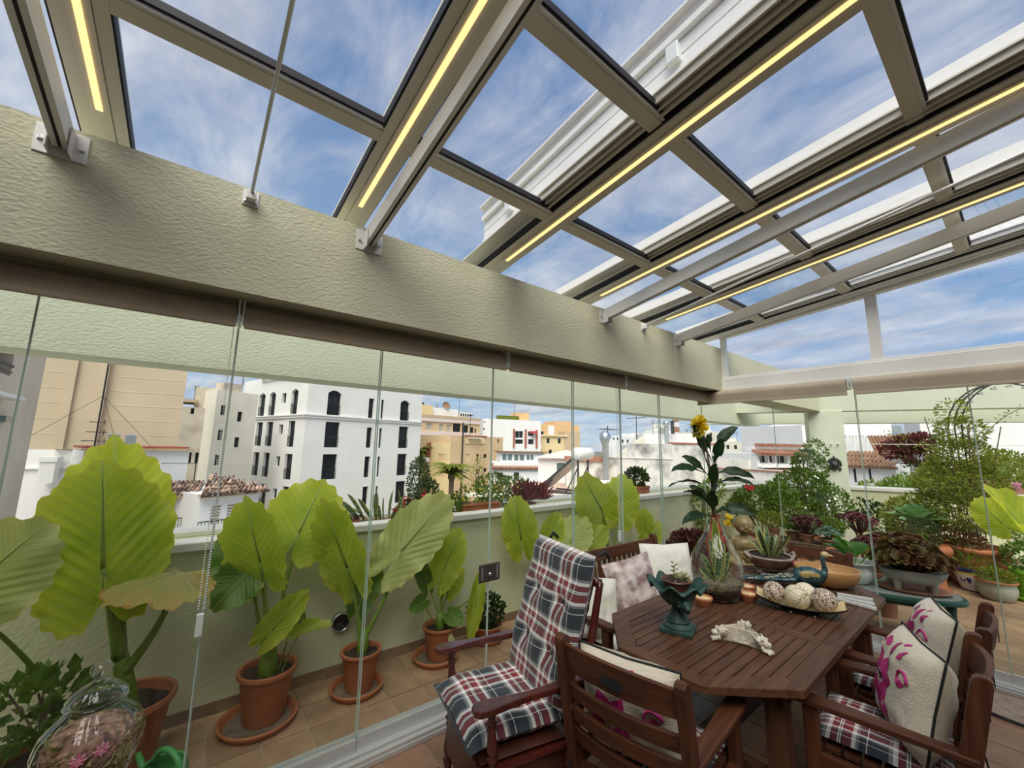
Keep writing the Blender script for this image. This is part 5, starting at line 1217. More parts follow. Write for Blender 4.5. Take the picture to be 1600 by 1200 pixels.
# on it: white pot with a broad-leaved plant, footed grey trough with aeonium on a saucer, small white footed cup
t = thing('broad_leaf_plant', 'broad glossy leaved plant in a round white glazed pot on the green table', 'potted plant', (1.16,5.42,.4525))
obj('pot', G().lathe([(0,0),(.085,0),(.10,.01),(.145,.07),(.155,.12),(.135,.165),(.150,.19),(.178,.205),(.176,.212),(.145,.195),(.128,.165),(0,.16)], 30), M['ceramic'], t, smooth=True)
for q, (a, el, l) in enumerate(((2.6,.95,.28),(3.7,1.15,.32),(4.3,.95,.26),(.2,.65,.24),(1.4,.95,.26),(3.1,.75,.26))):
    d = Vector((cos(a)*cos(el), sin(a)*cos(el), sin(el))); b_ = Vector((0,0,.17)); A = b_ + d*.10
    n = Vector((-cos(a)*sin(el), -sin(a)*sin(el), cos(el))); s = d.cross(n); g = G()
    for i in range(9):
        tt = i/8; w = .085*sin(PI*min(1, tt*.92+.06))**.8*(1 if tt < 1 else 0); c = A + d*(l*tt) - Vector((0,0,.10*tt*tt)) 
        for f in (-1, -.5, 0, .5, 1): g.v.append(tuple(c + s*w*f + n*abs(f)*w*.35))
    for i in range(8):
        for k in range(4): g.f.append((i*5+k, i*5+k+1, i*5+k+6, i*5+k+5)); g.m.append(0)
    lf = obj('leaf', g, M['bigleaf'], t, smooth=True); obj('stalk', G().tube([b_-Vector((0,0,.03)), A], .007, 6), M['stalk'], lf)
t = thing('aeonium_trough', 'bronze leaved succulent mound in a grey footed boat pot on the green table', 'potted plant', (1.56,5.55,.4525), .42)
obj('saucer', G().lathe([(0,0),(.22,0),(.27,.02),(.275,.028),(.25,.02),(.21,.008),(0,.008)], 30), M['terra_old'], t, smooth=True).scale = (1, .62, 1)
g = G()
for k, (z, a, b_) in enumerate(((.075,.12,.09),(.09,.17,.12),(.13,.22,.14),(.17,.245,.15),(.195,.255,.155),(.205,.25,.15),(.19,.235,.14),(.17,.1,.07))):
    for x, y in oval(a, b_, 2.2): g.v.append((x, y, z))
for i in range(7):
    for j in range(N): g.f.append((i*N+j, i*N+(j+1) % N, (i+1)*N+(j+1) % N, (i+1)*N+j))
g.f += [tuple(range(N-1,-1,-1)), tuple(range(7*N, 8*N))]; g.m = [0]*len(g.f)
obj('pot', g, M['greypot'], t, smooth=True)
for sx_ in (-1, 1):
    for sy_ in (-1, 1): obj('foot', G().lathe([(.020,.008),(.026,.02),(.034,.11)], 10, 0, (sx_*.13, sy_*.06, 0)), M['greypot'], t, smooth=True)
R_ = random.Random(5); k = 0
g = G()
for q in range(70):
    a = q*2.4; rr_ = .28*math.sqrt(q/70); p = (rr_*cos(a), rr_*.8*sin(a), .23+.25*(1-(rr_/.30)**2)+R_.uniform(-.03,.03))
    h_ = rosette(p, R_.uniform(.065,.09), 24, q, w=.60, axis=(p[0]*4.2, p[1]*4.2, .75)); g.add(h_.v, h_.f); g.tube([(p[0]*.4,p[1]*.4,.18), p], .007, 4)
obj('foliage', g, M['redgreen'], t, kind='stuff')
t = thing('footed_cup', 'small white footed planter cup on the green table beside the boat pot', 'planter', (1.36,5.72,.4525))
obj('bowl', G().lathe([(.075,0),(.08,.008),(.03,.05),(.028,.08),(.075,.13),(.10,.17),(.095,.17),(.06,.13),(0,.12)], 22), M['ceramic'], t, smooth=True); g = rosette((0,0,.14), .10, 26, 3, w=.4); obj('rosette', g, M['purple'], t)

# plant bench of dark timber in the middle of the terrace
t = thing('plant_bench', 'dark timber plant bench crowded with succulents, seen over the far chair', 'bench', (.46,6.35,0), .12)
for k in range(4): obj('slat', G().box(-.42,.42,-.20+k*.105,-.11+k*.105,.575,.60), M['bark'], t, bevel=.004)
obj('front_rail', G().box(-.44,.44,-.225,-.20,.53,.615), M['bark'], t, bevel=.004)
for x in (-.38,.38):
    for y in (-.17,.17): obj('leg', G().box(x-.03,x+.03,y-.03,y+.03,0,.575), M['bark'], t)
for sg in (-1, 1): obj('brace', G().bar((sg*.36,-.17,.08),(-sg*.02,-.17,.54),.03,.05), M['bark'], t)
def succ(name, label, loc, fol, mat, potr=.09, poth=.09, pmat='terra_old', cat='potted plant', group=None):
    t = thing(name, label, cat, loc, group=group)
    if potr: pot(t, potr, poth, pmat)
    obj('foliage', fol, M[mat], t, kind='stuff'); return t
def ros_cluster(n, R0, z0, dome, r, seed, w=.4, stem=True):
    R = random.Random(seed); g = G()
    for q in range(n):
        a = q*2.4; rr_ = R0*math.sqrt((q+.3)/n); p = (rr_*cos(a), rr_*sin(a), z0+dome*(1-(rr_/R0)**2)+R.uniform(-.02,.02)); h_ = rosette(p, r*R.uniform(.75,1.2), 20, q, w=w*1.25, axis=(p[0]/R0*.9, p[1]/R0*.9, .8)); g.add(h_.v, h_.f)
        if stem: g.tube([(p[0]*.2,p[1]*.2,z0-.15), p], .006, 4)
    return g
BT = .601
succ('aeonium', 'dark purple rosette succulent at the middle of the plant bench', (.50,6.33,BT), ros_cluster(18,.16,.24,.05,.075,1), 'purple', .08,.10)
succ('echeveria', 'blue-green mounded succulent at the right end of the plant bench', (.72,6.33,BT), ros_cluster(30,.13,.12,.07,.045,2,stem=False), 'bluegreen', .10,.08)
succ('sedum', 'yellow-green bushy sedum at the left end of the plant bench', (.12,6.28,BT), shrub_mesh(blob((0,0,.23),(.15,.14,.10)), 800, .03, 12, aspect=.6), 'foliage_olive', .09,.12)
succ('low_succulent', 'low mixed green succulent between the sedum and the purple rosettes on the bench', (.32,6.42,BT), ros_cluster(20,.12,.12,.04,.05,4,stem=False), 'foliage', .09,.08)
succ('green_succulent', 'light green leafy plant behind the blue-green succulent on the bench', (.70,6.55,BT), shrub_mesh(blob((0,0,.20),(.14,.10,.10)), 420, .045, 13, aspect=.6), 'foliage_lt', .08,.10)
# stem aeonium before the column, dark rosettes, orange pot
t = succ('tall_aeonium', 'dark red aeonium on a bare stem before the column', (.86,7.1,0), ros_cluster(20,.19,.84,.06,.08,5), 'purple', .14,.24,'terracotta')
obj('stem', G().tube(bez([(0,0,.2),(.03,0,.5),(0,.0,.88)],6), .016, 7).tube([(0,0,.6),(.08,.03,.86)], .010, 6).tube([(0,0,.6),(-.09,-.03,.86)], .010, 6), M['bark'], t)
succ('dark_aeonium', 'low dark purple rosettes right of the bare stemmed aeonium', (1.05,6.75,0), ros_cluster(24,.20,.60,.10,.075,6), 'purple', .15,.40,'terracotta')
t = thing('orange_bowl_pot', 'wide orange terracotta pot on a stand behind the white pot', 'pot', (.92,6.05,0)); p_ = pot(t,.15,.14); p_.location = (0,0,.48)
for c in t.children:
    if c.name.startswith('soil'): c.location = (0,0,.48)
obj('stand', G().lathe([(.13,0),(.13,.02),(.02,.04),(.02,.44),(.10,.46),(.10,.48)], 16), M['iron'], t)
succ('yellow_succulent', 'yellow-green rosettes in a dark pot left of the boat pot', (1.22,6.15,0), ros_cluster(16,.14,.62,.06,.07,7), 'foliage_olive', .14,.45,'terra_old')
# purple mound near the glass corner
t = thing('purple_planter', 'big brown pot overflowing with crinkled purple foliage by the glass corner', 'potted plant', (-.62,5.66,0))
obj('pot', G().lathe([(0,0),(.20,0),(.25,.1),(.27,.3),(.25,.42),(.22,.42),(.22,.36),(0,.36)], 26), pm('brownpot', (.11,.06,.045), (.20,.12,.09), 14, .9, bump=.6, bscale=40), t, smooth=True)
obj('foliage', shrub_mesh(blobs([((0,0,.46),(.32,.30,.14)),((-.22,-.1,.36),(.12,.14,.2)),((.22,-.05,.42),(.12,.12,.14))]), 900, .075, 14, aspect=.9, fold=.5), M['purple'], t, kind='stuff')
t = thing('trailing_vine', 'light green vine climbing the corner of the balcony wall', 'climber', (-.98,6.6,0)); pot(t,.12,.24)
obj('foliage', shrub_mesh(blobs([((0,0,.85),(.12,.25,.30)),((.05,.3,1.1),(.12,.22,.18)),((.02,0,.5),(.1,.14,.25))]), 420, .07, 15, aspect=.8), M['foliage_lt'], t, kind='stuff'); obj('stem', stems([[(0,0,.2),(0,.1,.6),(0,.2,1.1)],[(0,0,.2),(0,-.1,.6),(.05,-.1,.95)]], .006), M['bark'], t)
t = thing('rose_bush', 'bushy rose with dark leaves and a red bloom beside the tall flower', 'potted plant', (-.42,7.35,0)); pot(t,.22,.40)
fn = blobs([((-.05,0,.92),(.34,.30,.24)),((.25,.1,1.06),(.24,.22,.18)),((-.3,0,.75),(.22,.22,.25)),((.35,.05,.80),(.24,.22,.22))])
obj('foliage', shrub_mesh(fn, 2300, .062, 16, aspect=.6), M['foliage'], t, kind='stuff'); obj('stem', stems([[(0,0,.35),(.05*q-.1,.03*q,.6),(.16*q-.32,.05*q-.1,1.05)] for q in range(5)], .008), M['bark'], t)
obj('bloom', flowers(blob((-.05,-.25,1.16),(.03,.03,.03)), 14, .035, 5), M['petal_r'], t)
t = thing('jasmine', 'jasmine with tiny white flowers climbing the left side of the column', 'climber', (-.12,8.20,0)); pot(t,.22,.38)
fn = blobs([((.0,0,.75),(.55,.30,.30)),((.02,.05,1.1),(.42,.26,.35)),((.14,.1,1.45),(.26,.20,.32)),((.24,.18,1.75),(.16,.14,.2)),((.45,.0,.85),(.25,.22,.35)),((-.4,0,.95),(.2,.2,.25))])
obj('foliage', shrub_mesh(fn, 6000, .062, 17, aspect=.5), M['foliage'], t, kind='stuff'); obj('blossom', flowers(fn, 150, .020, 6), M['petal_w'], t); obj('stem', stems([[(0,0,.35),(.02*q,.0,.9),(.07*q-.05,.08,1.7)] for q in range(4)], .009), M['bark'], t)
# iron mask on the column
t = thing('wall_mask', 'dark cast iron face mask hung on the column', 'mask', (.255,8.80,1.515), math.atan(.455)); t.scale = (.74,.74,.74)
g = G(); g.ball((0,-.02,.0), .085, 14, 0, (1,.55,1.25)); g.ball((0,-.065,-.01), .03, 8, 0, (.7,1,1.4)); g.ball((.03,-.055,.03), .02, 8); g.ball((-.03,-.055,.03), .02, 8); g.ball((0,-.055,-.05), .03, 8, 0, (1.2,.6,.5)); g.lathe([(.055,-.20),(.05,-.12),(.03,-.08)], 10)
for q in range(11): a = PI*q/10; g.ball((.115*cos(a), -.0, .02+.125*sin(a)), .034, 8, 0, (1,.5,1.2))
for q in range(3): g.ball((.0,-.01,.15+.03*q), .03-.006*q, 8, 0, (1,.5,1.2))
g.ball((.10,-.01,-.08), .035, 8, 0, (.9,.5,1.2)); g.ball((-.10,-.01,-.06), .035, 8, 0, (.9,.5,1.2))
o = obj('mask_face', g, M['iron'], t, smooth=True); m_ = o.modifiers.new('r','REMESH'); m_.mode = 'VOXEL'; m_.voxel_size = .008; m_.use_smooth_shade = True
# agave in terracotta with green cactus mass
t = thing('agave', 'blue-green agave rosette on a thick stem in a terracotta pot', 'potted plant', (1.30,8.15,0)); pot(t,.20,.34)
obj('trunk', G().tube([(0,0,.28),(.02,0,.5),(0,0,.80)], [.05,.06,.075], 10), M['foliage_olive'], t, smooth=True)
for q in range(30):
    a = q*2.39996; el = 1.40-1.25*(q/30); d = Vector((cos(a)*cos(el), sin(a)*cos(el), sin(el))); l = .26+.16*(q/30); s = Vector((-sin(a),cos(a),0)); n = s.cross(d); n = n if n.z > 0 else -n; g = G(); b_ = Vector((0,0,.80))
    for i in range(7):
        tt = i/6; w = .082*(sin(PI*(tt*.70+.27)))*(1 if i < 6 else 0); c = b_+d*l*tt-Vector((0,0,.05*tt*tt*cos(el)))
        for f in (-1, 0, 1): g.v.append(tuple(c+s*w*f+n*abs(f)*w*.4))
    for i in range(6):
        for k in (0, 1): g.f.append((i*3+k,i*3+k+1,i*3+k+4,i*3+k+3)); g.m.append(0)
    obj('leaf', g, M['agave'], t, smooth=True)
t = thing('yellow_fern_plant', 'yellowing leafy plant behind the agave', 'potted plant', (1.10,8.75,0)); pot(t,.18,.32); obj('foliage', shrub_mesh(blob((0,0,.78),(.28,.25,.26)), 480, .10, 18, aspect=.35), M['foliage_olive'], t, kind='stuff'); obj('stem', stems([[(0,0,.3),(.05*q-.1,0,.5),(.1*q-.2,.0,.9)] for q in range(5)], .006), M['bark'], t)
t = thing('terracotta_urn', 'terracotta urn with bulging rolled rim holding a fuzzy dark green cactus', 'potted plant', (1.48,7.75,0))
obj('pot', G().lathe([(0,0),(.10,0),(.11,.03),(.07,.08),(.06,.30),(.075,.40),(.14,.45),(.165,.49),(.165,.53),(.14,.57),(.11,.57),(.11,.52),(0,.52)], 24), M['terracotta'], t, smooth=True)
obj('foliage', shrub_mesh(blobs([((-.06,0,.70),(.14,.12,.18)),((-.16,-.02,.80),(.08,.08,.12))]), 900, .035, 19, aspect=.4), M['foliage_dk'], t, kind='stuff')
# bowl planter with bamboo-like shrub, iron arch
t = thing('bamboo_planter', 'tall feathery bamboo shrub in a wide round terracotta bowl', 'potted plant', (1.76,8.45,0))
obj('bowl', G().lathe([(a_*.80,b_) for a_,b_ in [(0,0),(.24,0),(.30,.06),(.40,.38),(.41,.46),(.43,.47),(.445,.50),(.43,.53),(.40,.535),(.385,.51),(.375,.46),(0,.45)]], 36), M['terracotta'], t, smooth=True)
Rb = random.Random(9); cn = []
for q in range(16): a = q*2.4; b_ = (.20*cos(a)*(.3+.7*q/16), .20*sin(a)*(.3+.7*q/16), .45); cn.append([b_, (b_[0]*1.2, b_[1]*1.2, 1.2), (b_[0]*(1.8+Rb.random()), b_[1]*1.8, Rb.uniform(1.5,2.35))])
obj('cane', stems(cn, .006), M['bark'], t)
fn = blobs([((0,0,1.0),(.50,.45,.28)),((-.05,0,1.35),(.46,.42,.28)),((.02,0,1.7),(.34,.32,.25)),((.05,0,2.05),(.26,.24,.2)),((.0,0,2.35),(.16,.14,.16)),((.45,.1,1.6),(.30,.2,.14)),((-.40,-.1,1.0),(.25,.2,.2))])
obj('foliage', shrub_mesh(fn, 9500, .064, 20, aspect=.34, up=0), M['foliage_olive'], t, kind='stuff')
br = [[(0,0,1.5),(.5*cos(q*1.1),.4*sin(q*1.1),1.7+.12*q),(.85*cos(q*1.1)+.1,.5*sin(q*1.1),1.55+.16*q)] for q in range(6)]
obj('twig', stems(br, .004, 4), M['bark'], t)
g = G()
for P in br:
    for p in bez(P, 16)[6:]:
        h_ = shrub_mesh(blob(p, (.06,.06,.05)), 4, .05, int(abs(p.x*999)), aspect=.32); g.add(h_.v, h_.f)
obj('foliage', g, M['foliage_olive'], t, kind='stuff'); obj('foliage', shrub_mesh(blob((-.15,-.2,.60),(.30,.22,.14)), 700, .06, 24, aspect=.5), M['redgreen'], t, kind='stuff'); obj('blossom', flowers(fn, 30, .02, 8), M['petal_w'], t)
t = thing('garden_arch', 'black wrought iron rose arch standing behind the bamboo shrub', 'arch', (2.30,9.0,0), .43)
for y in (-.20, 0, .20):
    P = [(-.62,y,0),(-.62,y,2.1)] + [(-.62*cos(q), y, 2.1+.68*sin(q)) for q in [PI*k/16 for k in range(1,16)]] + [(.62,y,2.1),(.62,y,0)]
    obj('hoop', G().tube(P, .010, 6), M['iron'], t, smooth=True)
g = G()
for k in range(13):
    q = PI*k/12; g.tube([(-.62*cos(q), -.20, 2.1+.68*sin(q)), (-.62*cos(q), .20, 2.1+.68*sin(q))], .005, 5)
for z in (.5,.9,1.3,1.7):
    for x in (-.62,.62): g.tube([(x,-.2,z),(x,.2,z)], .005, 5)
obj('cross_bar', g, M['iron'], t)
g = G()
for k in range(10):
    q0 = PI*(k+.5)/11; c = Vector((-.55*cos(q0), 0, 2.1+.60*sin(q0)))
    g.tube([c+Vector((.035*cos(a)*(1-a/9), .10*sin(a)*(1-a/9), .02*a/6)) for a in [i*.5 for i in range(14)]], .004, 4)
obj('scroll', g, M['iron'], t)
t = thing('wall_shrub', 'dark leafy shrub at the foot of the terrace wall right of the column', 'potted plant', (.72,9.55,0)); pot(t,.20,.36)
obj('foliage', shrub_mesh(blobs([((0,-.1,.58),(.38,.28,.26)),((.3,-.05,.5),(.3,.24,.24)),((-.25,-.1,.75),(.2,.2,.2))]), 1300, .07, 25, aspect=.5), M['foliage_dk'], t, kind='stuff'); obj('stem', stems([[(0,0,.3),(.1*q-.2,-.1,.5),(.2*q-.4,-.1,.7)] for q in range(5)], .008), M['bark'], t)
t = thing('wall_top_flowers', 'pink flowers in a low planter on the terrace wall behind the bamboo', 'planter', (2.05,10.95,1.101), .43); obj('trough', G().box(-.32,.32,-.09,.09,0,.09), M['terra_old'], t, bevel=.006)
obj('foliage', shrub_mesh(blob((0,0,.13),(.36,.12,.08)), 260, .05, 26), M['foliage_lt'], t, kind='stuff'); obj('blossom', flowers(blob((0,-.04,.15),(.34,.1,.06)), 60, .03, 9), M['petal_p'], t)
t = thing('wall_top_succulent', 'reddish succulent in a small pot on the terrace wall at the right', 'potted plant', (2.72,11.25,1.101)); pot(t,.09,.07,'terra_old'); obj('foliage', ros_cluster(12,.18,.10,.05,.07,11,stem=False), M['redgreen'], t, kind='stuff')
# big elephant-ear at the right edge, behind the end glass
t = thing('elephant_ear_plant', 'bright elephant-ear plant beyond the end glass at the right edge of the view', 'potted plant', (2.40,8.75,0)); pot(t,.17,.34,'terra_old')
leafset(t, (2.40,8.75,0), [((2.10,7.35,.98),(1.93,7.25,1.24),.36,'alo',dict(fold=.1,r0=.012,nrm=(.1,-1,.35))), ((2.33,7.15,.80),(2.08,6.95,1.44),.44,'alo',dict(fold=.5,r0=.022,nrm=(.9,-.35,.2),bend=(0,-.1,0))), ((2.62,8.6,.9),(2.80,8.6,1.25),.36,'alo',dict(fold=.1))])
# painted and plain pots on the terrace floor
def bellpot(name, label, loc, r, h, bands, plant, pmat, psize, seed, rimc=None):
    t = thing(name, label, 'potted plant', loc)
    prof = [(0,0,0),(r*.62,0,0),(r*.66,h*.03,0)]
    g = G().lathe([(0,0),(r*.66,0),(r*.70,h*.06),(r*.86,h*.40),(r*.97,h*.72),(r*.98,h*.82),(r*1.04,h*.90),(r*1.06,h*.97),(r*1.02,h),(r*.94,h*.96),(r*.9,h*.86),(0,h*.84)], 32)
    for i, f in enumerate(g.f):
        z = sum(g.v[v][2] for v in f)/len(f)/h
        for k, (z0, z1) in enumerate(bands):
            if z0 <= z <= z1: g.m[i] = k+1
    return t, g
PB = [M['ceramic'], pm('cobalt', (.012,.022,.12), None, rough=.2), pm('yellowband', (.72,.58,.10), None, rough=.25), pm('orangeglaze', (.55,.12,.04), None, rough=.25), pm('creamglaze', (.66,.50,.32), None, rough=.3)]
t, g = bellpot('blue_painted_pot', 'white pot painted with blue scrolls and a yellow band, grass-like plant inside', (1.76,8.22,0), .20, .29, [(.84,1.0),(.74,.84)], None, None, 0, 0)
for i, f in enumerate(g.f):
    z = sum(g.v[v][2] for v in f)/len(f)/.29
    g.m[i] = 1 if (z > .86 or z < .07) else (2 if z > .73 else 0)
obj('pot', g, [PB[0], PB[1], PB[2]], t, smooth=True)
def scroll_on(t, r0, z0, mat, n, rad, seedoff=0):
    g = G()
    for q in range(n):
        a0 = 2*PI*q/n+seedoff
        P = []
        for i in range(18):
            w = i*.42; rr_ = rad*(1-i/20); P.append(((r0)*cos(a0+rr_*cos(w)/r0), (r0)*sin(a0+rr_*cos(w)/r0), z0+rr_*sin(w)))
        g.tube(P, .007, 4)
        for s in (-1, 0, 1): g.ball((r0*cos(a0+.28+s*.06), r0*sin(a0+.28+s*.06), z0-.01+.02*abs(s)), .022, 6, 0, (.6,.6,1.4))
    return obj('painted_scroll', g, mat, t)
scroll_on(t, .178, .145, PB[1], 6, .05); obj('foliage', shrub_mesh(blob((0,0,.36),(.17,.17,.10)), 520, .12, 28, aspect=.12), M['foliage_lt'], t, kind='stuff')
t, g = bellpot('red_painted_pot', 'cream pot painted with red flowers on a terracotta saucer', (1.54,8.78,0), .20, .34, [], None, None, 0, 0)
for i, f in enumerate(g.f):
    z = sum(g.v[v][2] for v in f)/len(f)/.34; g.m[i] = 1 if z > .84 else 0
obj('pot', g, [PB[4], PB[3]], t, smooth=True); scroll_on(t, .172, .13, M['sagepot'], 6, .04, .5); saucer(t, .20)
g = G()
for q in range(7):
    a0 = 2*PI*q/7
    for k in range(6): g.ball(((.183)*cos(a0+.16*cos(k*1.05)), (.183)*sin(a0+.16*cos(k*1.05)), .215+.035*sin(k*1.05)), .020, 6, 0, (.7,.7,1))
obj('painted_flower', g, PB[3], t); obj('foliage', shrub_mesh(blob((0,0,.42),(.24,.22,.12)), 800, .06, 29, aspect=.5), M['foliage'], t, kind='stuff')
t = thing('sage_pot_plant', 'fine leaved plant in a squat sage green pot nearest the end glass', 'potted plant', (1.95,7.94,0)); t.scale = (.86,)*3
obj('pot', G().lathe([(0,0),(.13,0),(.15,.01),(.195,.10),(.20,.17),(.185,.235),(.20,.25),(.195,.262),(.175,.25),(.165,.22),(0,.22)], 30), M['sagepot'], t, smooth=True); obj('rim', G().lathe([(.19,.245),(.212,.252),(.212,.264),(.19,.268)], 30), M['terracotta'], t, smooth=True)
obj('foliage', shrub_mesh(blob((0,0,.31),(.19,.18,.10)), 900, .045, 31, aspect=.4), M['foliage_olive'], t, kind='stuff')
t = thing('lime_pot', 'bright lime green plastic pot at the right edge of the terrace', 'potted plant', (2.22,8.20,0)); pot(t,.165,.36,'limepot'); saucer(t,.16,'limepot'); obj('foliage', shrub_mesh(blob((0,0,.5),(.2,.2,.16)), 420, .07, 33), M['foliage'], t, kind='stuff')
t = thing('terrace_pot', 'old terracotta pot with small shrub behind the lime pot', 'potted plant', (2.35,9.6,0)); pot(t,.16,.34,'terra_old'); obj('foliage', shrub_mesh(blob((0,0,.6),(.28,.25,.25)), 700, .06, 34), M['foliage'], t, kind='stuff')
# ================================================================== FURNITURE
# ---- extending octagonal table
TZ = .74
tb = thing('dining_table', 'dark slatted wooden table with clipped corners, laid with ornaments', 'table', (1.17,3.045,0), math.radians(1.2))
HW, HL, CX_, CY_ = .50, 1.205, .285, .32; FW = .082
def clip(hw, hl, cx, cy): return [(-hw+cx,-hl),(hw-cx,-hl),(hw,-hl+cy),(hw,hl-cy),(hw-cx,hl),(-hw+cx,hl),(-hw,hl-cy),(-hw,-hl+cy)]
O = clip(HW, HL, CX_, CY_); I = clip(HW-FW, HL-FW, CX_-.035+.0, CY_-.03)
S1, S2 = -.275, .405                    # the two seams of the extension leaf
def cutbar(P, name, mt, z0=.705, z1=.74): return obj(name, G().prism(P, z0, z1), M[mt], tb, bevel=.003)
k8 = 8
for i, mt in ((0,'wood_x'),(1,'wood_y'),(4,'wood_x'),(5,'wood_y'),(7,'wood_y'),(3,'wood_y')):
    a, b, c, d = O[i], O[(i+1) % 8], I[(i+1) % 8], I[i]
    cutbar([a, b, c, d], 'edge_board', mt)
for sg, i in ((1, 2), (-1, 6)):         # the two long sides, cut at the seams
    ys = [O[2][1], S1, S2, O[3][1]]
    for k in range(3):
        y0, y1 = ys[k]+(.0015 if k else 0), ys[k+1]-(.0015 if k < 2 else 0)
        iy0 = I[2][1] if k == 0 else y0; iy1 = I[3][1] if k == 2 else y1
        P = [(sg*HW, y0), (sg*HW, y1), (sg*(HW-FW), iy1), (sg*(HW-FW), iy0)]
        cutbar(P if sg > 0 else P[::-1], 'edge_board', 'wood_y')
for s in (S1, S2):
    for o in (-.046, .0015): cutbar([(-HW+FW+.001, s+o), (HW-FW-.001, s+o), (HW-FW-.001, s+o+.0445), (-HW+FW+.001, s+o+.0445)], 'cross_board', 'wood_x')
nS = 16; sw = 2*(HW-FW)/nS
def inner_lim(x, far):                  # where the clipped inner frame cuts a slat
    ax = abs(x); x0 = I[1][0]
    lim = HL-FW
    if ax > x0: lim = (HL-FW) - (ax-x0)*((HL-FW)-abs(I[2][1]))/((HW-FW)-x0)
    return lim
for k in range(nS):
    xa, xb = -HW+FW+k*sw+.003, -HW+FW+(k+1)*sw-.003
    for seg, (ya, yb) in enumerate(((None, S1-.048), (S1+.048, S2-.048), (S2+.048, None))):
        if seg == 0: P = [(xa, -inner_lim(xa,0)), (xb, -inner_lim(xb,0)), (xb, yb), (xa, yb)]
        elif seg == 1: P = [(xa, ya), (xb, ya), (xb, yb), (xa, yb)]
        else: P = [(xa, ya), (xb, ya), (xb, inner_lim(xb,0)), (xa, inner_lim(xa,0))]
        obj('slat', G().prism(P, .716, .7385+U(-.0006,.0006)), M['wood_y'], tb)
obj('apron', G().box(-.40,.40,-.86,-.83,.615,.705).box(-.40,.40,.83,.86,.615,.705).box(-.41,-.38,-.86,.86,.615,.705).box(.38,.41,-.86,.86,.615,.705), M['wood_x'], tb)
for x in (-.36,.36):
    for y in (-.80,.80): obj('leg', G().box(x-.042,x+.042,y-.042,y+.042,0,.705), M['wood_z'], tb, bevel=.004)
obj('stretcher', G().box(-.04,.04,-.78,.78,.22,.30).box(-.36,.36,-.82,-.78,.22,.30).box(-.36,.36,.78,.82,.22,.30), M['wood_y'], tb)

# ---- folding armchairs with four curved back rails
def armchair(label, loc, rz_, scale=1.0, group='slatted armchairs around the table'):
    t = thing('garden_armchair', label, 'chair', loc, rz_, group=group); t.scale = (scale,)*3
    def tilt(z): return -.235 - (z-.43)*.20
    for k in range(7): obj('seat_slat', G().box(-.235,.235,-.20+k*.065,-.145+k*.065,.425,.445), M['cwood_x'], t, bevel=.003)
    for s in (-1, 1):
        x = s*.262
        g = G(); P = [(.012,.43),(.012,.43)]
        # rear post: rises from the floor, leans back, rounded head
        for (z0, z1) in ((0,.43),(.43,.93)):
            pass
        a = Vector((x, -.175, 0)); b = Vector((x, tilt(.40), .40)); c = Vector((x, tilt(.90), .90))
        g = G(); vs = []
        for p, w in ((a,.030),(b,.032),(c,.030),(c+Vector((0,-.004,.022)),.026),(c+Vector((0,-.006,.034)),.014)):
            for dx, dy in ((-.021,-w),(.021,-w),(.021,w),(-.021,w)): vs.append((p.x+dx, p.y+dy, p.z))
        fs = [(3,2,1,0),(16,17,18,19)]
        for i in range(4):
            for j in range(4): fs.append((i*4+j, i*4+(j+1) % 4, (i+1)*4+(j+1) % 4, (i+1)*4+j))
        obj('back_post', g.add(vs, fs), M['cwood_z'], t, bevel=.004)
        obj('front_leg', G().box(x-.021,x+.021,.185,.245,0,.615), M['cwood_z'], t, bevel=.004)
        arm = [(-.028,-.30),(.028,-.30),(.032,-.10),(.040,.10),(.042,.24),(.034,.305),(.012,.325),(-.012,.325),(-.034,.305),(-.042,.24),(-.040,.10),(-.032,-.10)]
        obj('armrest', G().prism([(x+px, py) for px, py in arm], .615, .642), M['cwood_y'], t, bevel=.006)
        obj('side_rail', G().box(x-.018,x+.018,-.20,.20,.37,.425), M['cwood_y'], t)
    for z0, h in ((.795,.105),(.675,.062),(.580,.062),(.490,.062)):
        g = G(); n = 9; vs = []
        for i in range(n+1):
            x = -.243+.486*i/n; dip = -.035*(1-(2*i/n-1)**2); top = h + (.012*(1-(2*i/n-1)**2) if h > .1 else 0)
            for zz, dd in ((0,-.011),(0,.011),(top,.011),(top,-.011)): vs.append((x, tilt(z0+zz)+dip+dd, z0+zz))
        fs = [(0,1,2,3), tuple(n*4+q for q in (3,2,1,0))]
        for i in range(n):
            for j in range(4): fs.append((i*4+j, (i+1)*4+j, (i+1)*4+(j+1) % 4, i*4+(j+1) % 4))
        rl = obj('back_rail', g.add(vs, fs), M['cwood_x'], t, bevel=.003)
        if h > .1: obj('maker_plate', G().box(-.045,.045,tilt(.845)-.052,tilt(.845)-.049,.825,.862), M['seal'], rl)
    obj('front_rail', G().box(-.243,.243,.195,.222,.365,.42), M['cwood_x'], t)
    obj('rear_rail', G().box(-.243,.243,-.222,-.198,.33,.39), M['cwood_x'], t)
    return t
chA = ((1.235,1.745,0), .15); chB = ((1.835,2.635,0), PI/2+.10); chC = ((1.825,3.30,0), PI/2+.03); chD = ((1.015,4.56,0), PI-.04)
armchair('slatted armchair with its back to the view at the near end of the table', *chA)
armchair('nearest slatted armchair on the right side of the table', *chB)
armchair('slatted armchair behind the nearest one on the right side of the table', *chC)
armchair('slatted armchair at the far end of the table beyond the wooden bowl', *chD, scale=.90)

